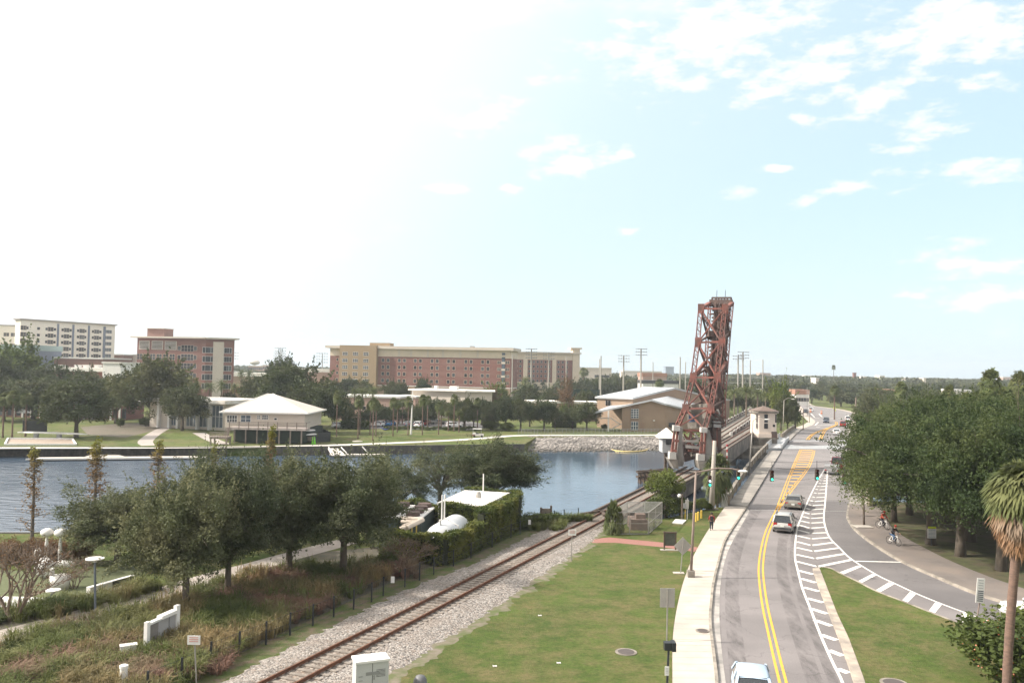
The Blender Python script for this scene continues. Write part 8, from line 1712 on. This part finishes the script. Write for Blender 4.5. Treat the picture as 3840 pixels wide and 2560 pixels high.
for x, yt, w, Y, lab in ((3715, 1396, 100, 118, 'tall shaggy fan palm above the oak mass'), (3822, 1405, 90, 116, 'tall fan palm cut by the frame edge above the oaks'), (3560, 1452, 62, 135, 'small fan palm crown poking from the oaks, first of its row'), (3625, 1478, 60, 128, 'small fan palm crown poking from the oaks beside the pale house'), (3380, 1438, 60, 190, 'fan palm above the street oaks, farther off'), (3130, 1450, 45, 300, 'fan palm beyond the far junction'), (3770, 1462, 85, 112, 'broad low fan palm crown between the two tall ones'), (3680, 1470, 70, 120, 'lower fan palm crown under the tall shaggy one')):
    plant_px(SABAL[int(x) % 2], x, 0, yt, w, z=0 if Y < 200 else FARZ, Y=Y, name='fan_palm', label=lab, cat='palm', group='fan palms above the oaks')
# near palm with a skirt of dead fronds
b = P(3772, 2650); plant(CAN[0], b, 1.0, 1.0, R(0), name='shaggy_palm', label='shaggy palm with an orange brown skirt of dead fronds by the median', cat='palm')
b = P(2690, 1898); b.z = -.2; pz = PD(2688, 1712, b.y); plant(CAB, b, (128 / FPX * b.y) / 5.6, (pz.z - b.z) / 6.0, 0, name='cabbage_palm', label='stout cabbage palm under the mast arm beside the concrete pole', cat='palm')
# berry bush
b = P(3800, 2560); t = plant(BUSH[0], b, 2.3, 1.55, .6, name='berry_bush', label='glossy bush dotted with orange berries at the median corner', cat='bush', trunkname='stems'); rgb = np.random.default_rng(9); k = MB()
for _ in range(130):
    d = rgb.normal(size=3); d /= np.linalg.norm(d); q9 = rgb.uniform(.8, 1.02); k.sphere((d[0] * 1.05 * q9, d[1] * 1.05 * q9, 1.05 + d[2] * .85 * q9), .022, 5, 4)
tag(k.build('berries', mat('orange_berry', (.55, .14, .03), rough=.4), t), 'orange berries', None, None, 'stuff')
plant(BUSH[1], P(3930, 2500), 2.2, 1.5, 1.2, name='berry_bush', label='second bush behind the shaggy palm trunk', cat='bush', trunkname='stems')
# trestle shrubs
SEAG = broadleaf(90, 4.0, 4.6, .3, 30, 8000, .17, L_BRIGHT, .62, nlimb=14, low=-.2, shell=.6)
b = P(2498, 1940); plant_px(SEAG, 2498, 1928, 1757, 150, rz=1, name='spreading_shrub', label='bright green layered shrub tree beside the rail trestle', cat='shrub', trunkname='stems')
for x, yb, yt, w in ((2495, 1935, 1850, 110), (2550, 1925, 1865, 70), (2590, 1915, 1880, 60), (2630, 1912, 1868, 55), (2655, 1910, 1885, 40), (2450, 1940, 1870, 70)):
    plant_px(BUSH[int(x) % 2], x, yb, yt, w, name='bank_shrub', label='dark tangled shrub under the trestle on the near bank', cat='shrub', group='shrubs under the trestle', trunkname='stems')
PALMETTO = palm(58, 'sabal', .5, .1, 34, BARK_P, 1.9)
for x, yb, yt, w in ((2296, 2003, 1893, 75), (2283, 1998, 1925, 55), (2318, 2000, 1915, 60)): plant_px(PALMETTO, x, yb, yt, w, name='palmetto', label='dense palmetto clump against the wire cage', cat='shrub', group='palmettos at the wire cage', trunkname='stems')
for x, yb, yt, w in ((2010, 1975, 1925, 120), (2080, 1962, 1925, 110), (1950, 1985, 1935, 70)): plant_px(BUSH[0], x, yb, yt, w, name='bank_shrub', label='low shrub on the bank corner behind the black fence', cat='shrub', group='shrubs behind the fence corner', trunkname='stems')
# clipped hedges
for x0, x1, y, h, lab in ((1279, 1386, 1607, 1.9, 'clipped box hedge beside the parked white car'), (1290, 1372, 1588, 1.6, 'second clipped hedge line behind the first'), (2070, 2155, 1602, 1.6, 'dark clipped hedge under the light green tree')):
    a, b_ = P(x0, y, FARZ), P(x1, y, FARZ); rgi = np.random.default_rng(x0); L = (b_ - a).length; n = 5000; V = np.stack([rgi.random(n) * L, rgi.uniform(-.8, .8, n), h * rgi.random(n) ** .6], 1); edge = rgi.random(n) < .5; V[edge, 1] = -.8 + rgi.normal(size=edge.sum()) * .06; tp = (rgi.random(n) < .3); V[tp, 2] = h; V, F = leaf_quads(rgi, V, .3, .8)
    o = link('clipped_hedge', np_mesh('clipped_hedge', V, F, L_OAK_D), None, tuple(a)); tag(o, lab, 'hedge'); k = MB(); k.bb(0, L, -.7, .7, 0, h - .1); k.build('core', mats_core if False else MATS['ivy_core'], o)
for x, y in ((1472, 1568), (1500, 1570), (1530, 1569), (1562, 1573), (1600, 1572), (1625, 1570), (1650, 1576)): pass
for i in range(16): p = P(1450 + i * 22, 1612 + random.uniform(-3, 3), FARZ); plant(BUSH[i % 2], p, .8, .45, i, name='low_shrub', label='low clipped shrub along the edge of the far car park', cat='shrub', group='low shrubs edging the far car park', trunkname='stems')
for x, yb, yt, w in ((452, 1600, 1568, 34), (545, 1598, 1566, 50), (605, 1590, 1560, 50), (785, 1600, 1565, 45), (2266, 1612, 1590, 26), (1840, 1612, 1578, 70), (1900, 1615, 1585, 60)): T(BUSH[0], x, yt, w, None, yb, 'clipped_shrub', 'rounded dark shrub at the foot of the campus buildings', 'rounded shrubs on campus', 'shrub')
# riverside rail fence
t = thing('walkway_railing', 'grey metal railing along the walkway above the rocks', 'railing', tuple(P(1943, 1629, FARZ))); r0 = P(1943, 1629, FARZ); L_ = resample(smooth_line([P(1943, 1629, FARZ), P(2060, 1626, FARZ), P(2300, 1626, FARZ), P(2518, 1625, FARZ)]), 45)
k = MB()
for z in (.15, 1.25): k.tube([p - r0 + Vector((0, 0, z)) for p in L_], .035, 4)
k.build('rail', m_grey, t)
for p in L_: k = MB(); q = p - r0; k.bb(q.x - .05, q.x + .05, q.y - .05, q.y + .05, 0, 1.3); k.build('post', m_grey, t)
k = MB()
for a, b_ in zip(L_[:-1], L_[1:]):
    for j in range(1, 6): q = a.lerp(b_, j / 6) - r0; k.bar(q + Vector((0, 0, .15)), q + Vector((0, 0, 1.25)), .02)
k.build('balusters', m_grey, t)
# riprap slope and rocks
up_ = resample([P(x, 1635, FARZ) for x in (1985, 2200, 2400, 2560)], 20); dn = resample([P(x, y, WATERZ) for x, y in ((1975, 1696), (2100, 1695), (2300, 1693), (2450, 1692), (2560, 1688))], 20)
k = strip([p + Vector((0, -2.6, -.5)) for p in dn], [p + Vector((0, -.4, .05)) for p in up_]); struct(k.build('rock_slope', mat('rock_slope_base', (.20, .18, .165), (.12, .11, .10), scale=.8)))
rgk = np.random.default_rng(17); V = []; F = []; ico = [(0, 0, 1), (.894, 0, .447), (.276, .85, .447), (-.724, .526, .447), (-.724, -.526, .447), (.276, -.85, .447), (.724, .526, -.447), (-.276, .85, -.447), (-.894, 0, -.447), (-.276, -.85, -.447), (.724, -.526, -.447), (0, 0, -1)]
icf = [(0, 1, 2), (0, 2, 3), (0, 3, 4), (0, 4, 5), (0, 5, 1), (1, 6, 2), (2, 7, 3), (3, 8, 4), (4, 9, 5), (5, 10, 1), (1, 10, 6), (2, 6, 7), (3, 7, 8), (4, 8, 9), (5, 9, 10), (11, 7, 6), (11, 8, 7), (11, 9, 8), (11, 10, 9), (11, 6, 10)]
ico = np.array(ico); icf = np.array(icf)
for _ in range(3800):
    u, v = rgk.random(), rgk.random(); i = min(18, int(u * 19)); f = u * 19 - i; a = dn[i].lerp(dn[i + 1], f) + Vector((0, -2.4, -.3)); b_ = up_[i].lerp(up_[i + 1], f); c = np.array(a.lerp(b_, v)); s = (.16 + .34 * rgk.random() ** 2) * np.array([1, .8, .55]) * (1 + .3 * rgk.normal(size=3) * .5)
    th_ = rgk.random() * 6.28; R3 = np.array([[math.cos(th_), -math.sin(th_), 0], [math.sin(th_), math.cos(th_), 0], [0, 0, 1]]); tl = rgk.normal(size=(12, 1)) * .12 + 1; q = (ico * tl * s) @ R3.T + c; F.append(icf + len(V) * 12); V.append(q)
m_rock = mat('riprap_rock', (.42, .385, .35), (.20, .18, .165), scale=1.6, rough=.95, c3=(.12, .11, .10), scale3=.35)
_nd, _lk = m_rock.node_tree.nodes, m_rock.node_tree.links; _g = N(_nd, 'ShaderNodeNewGeometry'); _s = N(_nd, 'ShaderNodeSeparateXYZ'); _lk.new(_g.outputs['Position'], _s.inputs[0]); _r = N(_nd, 'ShaderNodeMapRange'); _lk.new(_s.outputs[2], _r.inputs[0]); _r.inputs[1].default_value = -2.5; _r.inputs[2].default_value = -2.0   # wet, algae dark rock at the waterline
_src = _nd['Principled BSDF'].inputs['Base Color'].links[0].from_socket; _m = N(_nd, 'ShaderNodeMix', data_type='RGBA'); _lk.new(_r.outputs[0], _m.inputs[0]); _m.inputs[6].default_value = (.055, .05, .04, 1); _lk.new(_src, _m.inputs[7]); _lk.new(_m.outputs[2], _nd['Principled BSDF'].inputs['Base Color'])
o = link('riprap_rocks', np_mesh('riprap_rocks', np.concatenate(V), np.concatenate(F), m_rock)); tag(o, 'pale broken rocks piled on the far river bank', None, None, 'stuff')
# docks
m_dock = mat('dock_boards', (.55, .50, .44), (.45, .41, .36), scale=1.5, rough=.9)
a, b_ = P(98, 1722, WATERZ + .3), P(771, 1716, WATERZ + .3); t = thing('rowing_dock', 'long low floating dock lying along the far seawall', 'dock', tuple(a)); k = MB(); d = b_ - a; k.bar(Vector((0, 1, 0)), d + Vector((0, 1, 0)), 2.2, .3); k.build('deck', m_dock, t); k = MB(); k.bar(Vector((0, -.15, .05)), d + Vector((0, -.15, .05)), .12, .25); k.build('edge_board', m_roofw, t)
r_ = [P(310, 1714, WATERZ + .48), P(480, 1714, WATERZ + .48), PD(418, 1697, 156.2), PD(365, 1697, 156.2)]; k = MB(); q = [p - a for p in r_]; k.add([tuple(p) for p in q] + [tuple(p - Vector((0, 0, .25))) for p in q], [(0, 1, 2, 3), (7, 6, 5, 4), (0, 4, 5, 1), (1, 5, 6, 2), (2, 6, 7, 3), (3, 7, 4, 0)]); k.build('ramp', m_conc, t)
a, b_ = P(1233, 1706, WATERZ + .3), P(1441, 1707, WATERZ + .3); t = thing('floating_dock', 'small floating dock reached by white railed gangways', 'dock', tuple(a)); d = b_ - a; k = MB(); k.bar(Vector((0, .8, 0)), d + Vector((0, .8, 0)), 1.8, .3); k.build('float', m_dock, t)
def quad3(nm, m, pts, th=.15): k = MB(); q = [Vector(p) - a for p in pts]; k.add([tuple(p) for p in q] + [tuple(p - Vector((0, 0, th))) for p in q], [(0, 1, 2, 3), (7, 6, 5, 4), (0, 4, 5, 1), (1, 5, 6, 2), (2, 6, 7, 3), (3, 7, 4, 0)]); return k.build(nm, m, t)
Yw = P(1300, 1677, FARZ).y - 1.1
quad3('gangway', mat('gangway_grey', (.55, .51, .47)), [P(1244, 1706, WATERZ + .6), P(1300, 1706.5, WATERZ + .6), PD(1265, 1679, Yw), PD(1229, 1680, Yw)])
for (x0, y0, x1, y1) in ((1232, 1679, 1247, 1702), (1279, 1680, 1300, 1703), (1358, 1677, 1380, 1701)): k = MB(); k.bar(PD(x0, y0, Yw) - a + Vector((0, 0, .2)), P(x1, y1, WATERZ + .6) - a + Vector((0, 0, .2)), .14, .16); k.build('gangway_rail', m_white, t)
# racing shell on trestles
p0, p1 = P(65, 1640, FARZ), P(327, 1648, FARZ); p0.z = p1.z = FARZ + 1.0; o = hull('racing_shell', (p0 + p1) / 2, (p1 - p0).length, .7, .35, heading(p0, p1), 'long white racing shell upturned on stands by the sand court', m_white)
for tt in (.27, .6): p = p0.lerp(p1, tt); k = MB(); k.bb(-.4, .4, -.3, .3, 0, .9, ); tag(k.build('boat_stand', m_grey, loc=(p.x, p.y, FARZ)), 'grey stand holding up the white racing shell', 'stand', 'stands under the racing shell')
panel_fence('screen_fence', 'black screened fence beside the left cabbage palms', [P(85, 1622, FARZ), P(175, 1622, FARZ)], 2.6, m_black, 3)
p = P(86, 1580, FARZ); t = thing('umbrella', 'white patio umbrella on the lawn behind the black screen', 'umbrella', tuple(p)); k = MB(); k._lathe(0, 0, [(1.9, 2.3), (.1, 3.1)], 8); k.build('canopy', m_white, t); k = MB(); k.bar((0, 0, 0), (0, 0, 2.9), .07); k.build('pole', m_grey, t)
p0, p1 = P(1426, 1622, FARZ), P(1463, 1622, FARZ); k = MB(); n = 10; L = (p1 - p0).length; vs = []
for i in range(n + 1):
    u = i / n; w = .12 + 1.0 * math.sin(math.pi * u); z = 1.5 - 1.1 * 4 * u * (1 - u) * .8; vs += [(u * L, -w * .5, z + w * .25), (u * L, 0, z), (u * L, w * .5, z + w * .25)]
k.add(vs, [(3 * i + j, 3 * i + j + 3, 3 * i + j + 4, 3 * i + j + 1) for i in range(n) for j in range(2)]); tag(k.build('hammock', mat('hammock_blue', (.10, .14, .50), (.08, .11, .42)), loc=tuple(p0)), 'blue hammock slung between two cabbage palms', 'hammock')
for x, lab in ((1172, 'bright green cone nearer the boat rack'), (1180, 'bright green cone nearer the black fence')): q = MB(); q._lathe(0, 0, [(.32, 0), (.3, .08), (.2, .1), (.05, 1.5)], 10); tag(q.build('traffic_cone', mat('lime_plastic', (.25, .75, .06)), loc=tuple(P(x, 1664, FARZ))), lab, 'cone', 'lime cones by the boathouse')
L_ = smooth_line([P(x, y, WATERZ + .1) for x, y in ((2285, 1681), (2300, 1688), (2330, 1692), (2370, 1693), (2410, 1690), (2430, 1684), (2443, 1678))], 4); k = MB(); k.tube([p - L_[0] for p in L_], .17, 8); tag(k.build('floating_boom', mat('boom_yellow', (.62, .48, .20), (.55, .42, .16)), loc=tuple(L_[0])), 'yellow floating boom curving off the rocky bank', 'boom')
p = P(1541, 1629, FARZ); tz = PD(1545, 1466, p.y).z - p.z; k = MB(); k.tube([(0, 0, 0), (.2, 0, tz)], [.22, .12], 8); tag(k.build('white_pole', m_white, loc=tuple(p)), 'tall plain white pole among the lawn palms', 'pole')
q = MB(); p = P(1340, 1655, FARZ); q._lathe(0, 0, [(1.1, 0), (1.1, .12)], 14); tag(q.build('concrete_disc', m_conc, loc=tuple(p)), 'small round concrete slab in the far lawn', 'slab')
# light masts and net poles
m_mast = mat('mast_concrete', (.36, .33, .29), (.32, .295, .26), scale=1)
def mast(x, yt, Y, r=.35, bank=0, lab='tall floodlight mast by the ball field', grp='floodlight masts around the ball fields'):
    b = PD(x, 1400, Y); b.z = FARZ; tp = PD(x, yt, Y); t = thing('floodlight_mast' if bank else 'net_pole', lab, 'mast', tuple(b), 0, grp); k = MB(); k.tube([(0, 0, 0), (tp.x - b.x, 0, tp.z - b.z)], [r, r * .7], 8); k.build('pole', m_mast, t)
    for i in range(bank):
        z = tp.z - b.z - i * Y * .0036; k = MB(); w = Y * .0062; k.bar((tp.x - b.x - w, -.3, z), (tp.x - b.x + w, -.3, z), .16); k.build('crossbar', m_grey, t)
        for q in (-1, -.5, 0, .5, 1): k = MB(); k.box(tp.x - b.x + w * q, -.6, z, w * .17, .4, w * .2); k.build('lamp', m_grey, t)
    return t
for x, yt, Y, bk, lab in ((1993, 1308, 330, 4, 'floodlight mast in front of the farther brick residence'), (2058, 1322, 350, 3, 'second floodlight mast before the farther residence'), (2339, 1333, 330, 3, 'floodlight mast left of the tallest one'), (2404, 1308, 310, 3, 'tallest floodlight mast behind the sports hall'), (2768, 1335, 330, 2, 'floodlight mast close right of the raised leaf'), (2786, 1320, 320, 3, 'taller floodlight mast of the pair right of the leaf'), (1047, 1322, 600, 3, 'distant floodlight mast beyond the oak, lower of a pair'), (1053, 1305, 640, 4, 'distant floodlight mast beyond the oak, taller of a pair'), (1209, 1325, 560, 4, 'distant floodlight mast by the residence hall end'), (875, 1322, 500, 3, 'floodlight mast touching the office block corner'), (1070, 1336, 800, 2, 'very distant floodlight mast right of the pair')): mast(x, yt, Y, .38, bk, lab)
for x, yt, Y in ((2249, 1345, 380), (2254, 1334, 330), (2449, 1357, 420), (2551, 1338, 320), (2571, 1357, 420), (2814, 1350, 340), (2861, 1348, 335), (1922, 1330, 330), (2124, 1336, 330)): mast(x, yt, Y, .3, 0, 'plain tall net pole on the skyline', 'net poles of the practice range')
k = MB(); a, b_, c = PD(2571, 1362, 420), PD(2814, 1352, 340), PD(2861, 1350, 335)
for f in np.linspace(0, 1, 7): k.tube([(a - Vector((0, 0, 1)) * f * 14) - a, (b_ - Vector((0, 0, 1)) * f * 14) - a, (c - Vector((0, 0, 1)) * f * 14) - a], .035, 3, False)
tag(k.build('range_net', m_grey, loc=tuple(a)), 'faint net wires strung between the tall poles', 'net')
p = PD(955, 1362, 1200); p.z = FARZ; t = thing('water_tower', 'faint round water tower on the far left horizon', 'water tower', tuple(p)); zt = PD(955, 1352, 1200).z - p.z; k = MB(); k.sphere((0, 0, zt - 2.5), 7.5, 14, 8, (1, 1, .5)); k.build('tank', m_wall_w, t); k = MB(); k.tube([(0, 0, 0), (0, 0, zt - 4)], 1.4, 8); k.build('column', m_wall_w, t)
# woods to the horizon
WOODS = 'oaks of the wooded neighbourhood beyond the river'
rgw = random.Random(8); cnt = 0
spots = []
for Y in (232, 250, 270, 295, 320, 350, 385, 425, 470, 530, 600, 690, 800):
    step = 9.5 * (1 + (Y - 230) / 900); xm = -1000
    X = (2700 - 1920) / FPX * Y
    while X < (3900 - 1920) / FPX * Y:
        px = 1920 + X / Y * FPX; ok = True
        if Y < 300 and px < 3235: ok = False
        elif 2960 < px < 3240 and Y < 370 + (3240 - px) * .5: ok = False
        elif Y < 300 and px < 2900: ok = False
        elif Y < 330 and px < 2900: ok = Y > 300
        if ok: spots.append((X + rgw.uniform(-3, 3), Y + rgw.uniform(-9, 9)))
        X += step * rgw.uniform(.85, 1.25)
rgw.shuffle(spots); spots = spots[:285]
for i, (X, Y) in enumerate(spots):
    pr = LOW[i % 4] if Y > 330 else MID[i % 4]; H_ = rgw.uniform(8.5, 12.5) if Y < 500 else rgw.uniform(10, 13.5); s = rgw.uniform(.95, 1.35)
    plant(pr, (X, Y, FARZ - .5), s, H_ / 9.0, rgw.random() * 6.28, name='woods_tree', label='oak in the wooded neighbourhood beyond the river and street', cat='tree', group=WOODS)
rgn = np.random.default_rng(4); C = []
def canopy(x0, x1, Y0, Y1, n, h0, h1):
    for _ in range(n):
        Y = Y0 * (Y1 / Y0) ** rgn.random(); px = rgn.uniform(x0, x1); X = (px - 1920) / FPX * Y; h = rgn.uniform(h0, h1); r = rgn.uniform(5, 9); m_ = 60; d = rgn.normal(size=(m_, 3)); d /= np.linalg.norm(d, axis=1)[:, None]; d[:, 2] = np.abs(d[:, 2]) * 1.0 - .2
        C.append(np.array([X, Y, h - r * .75]) + d * r * (.75 + .3 * rgn.random((m_, 1))))
canopy(2650, 3950, 780, 2600, 1500, 9, 14); canopy(-150, 2700, 900, 2600, 1300, 8, 13); canopy(450, 2700, 480, 900, 420, 6, 10.5)
V, F = leaf_quads(rgn, np.concatenate(C), 3.2, .6); o = link('distant_woods', np_mesh('distant_woods', V, F, leafmat('distant_leaves', (.075, .09, .038), (.05, .066, .03), (.10, .10, .05), scale=.03, rnd=0))); tag(o, 'far woods running to the horizon as one canopy', None, None, 'stuff')
for i, (x, y, Y, w) in enumerate([(1140, 1392, 700, 24), (1180, 1398, 650, 18), (860, 1395, 600, 26), (2330, 1396, 800, 14), (3240, 1412, 900, 10), (3400, 1416, 900, 12), (3060, 1418, 700, 12), (2700, 1422, 800, 16), (3465, 1418, 800, 8)]):
    simple('distant_building', 'small pale roof glinting among the distant trees', x, Y, x + w, Y, y, 12, m_wall_w, m_white, .5, group='small pale roofs among distant trees')
# haze
k = MB(); k.bb(-3400, 3400, -30, 3600, -5.6, 75); hz = k.build('haze', None or MATS['white_trim']); hz.data.materials.clear(); hm = bpy.data.materials.new('haze'); hm.use_nodes = True; nd, lk = hm.node_tree.nodes, hm.node_tree.links; nd.remove(nd['Principled BSDF'])
pv = N(nd, 'ShaderNodeVolumePrincipled'); pv.inputs['Density'].default_value = .0002; pv.inputs['Color'].default_value = (.86, .93, 1.0, 1); pv.inputs['Anisotropy'].default_value = .2; lk.new(pv.outputs[0], nd['Material Output'].inputs['Volume']); hz.data.materials.append(hm); tag(hz, None, None, None, 'stuff'); hz['label'] = 'thin pale summer haze over river and city'
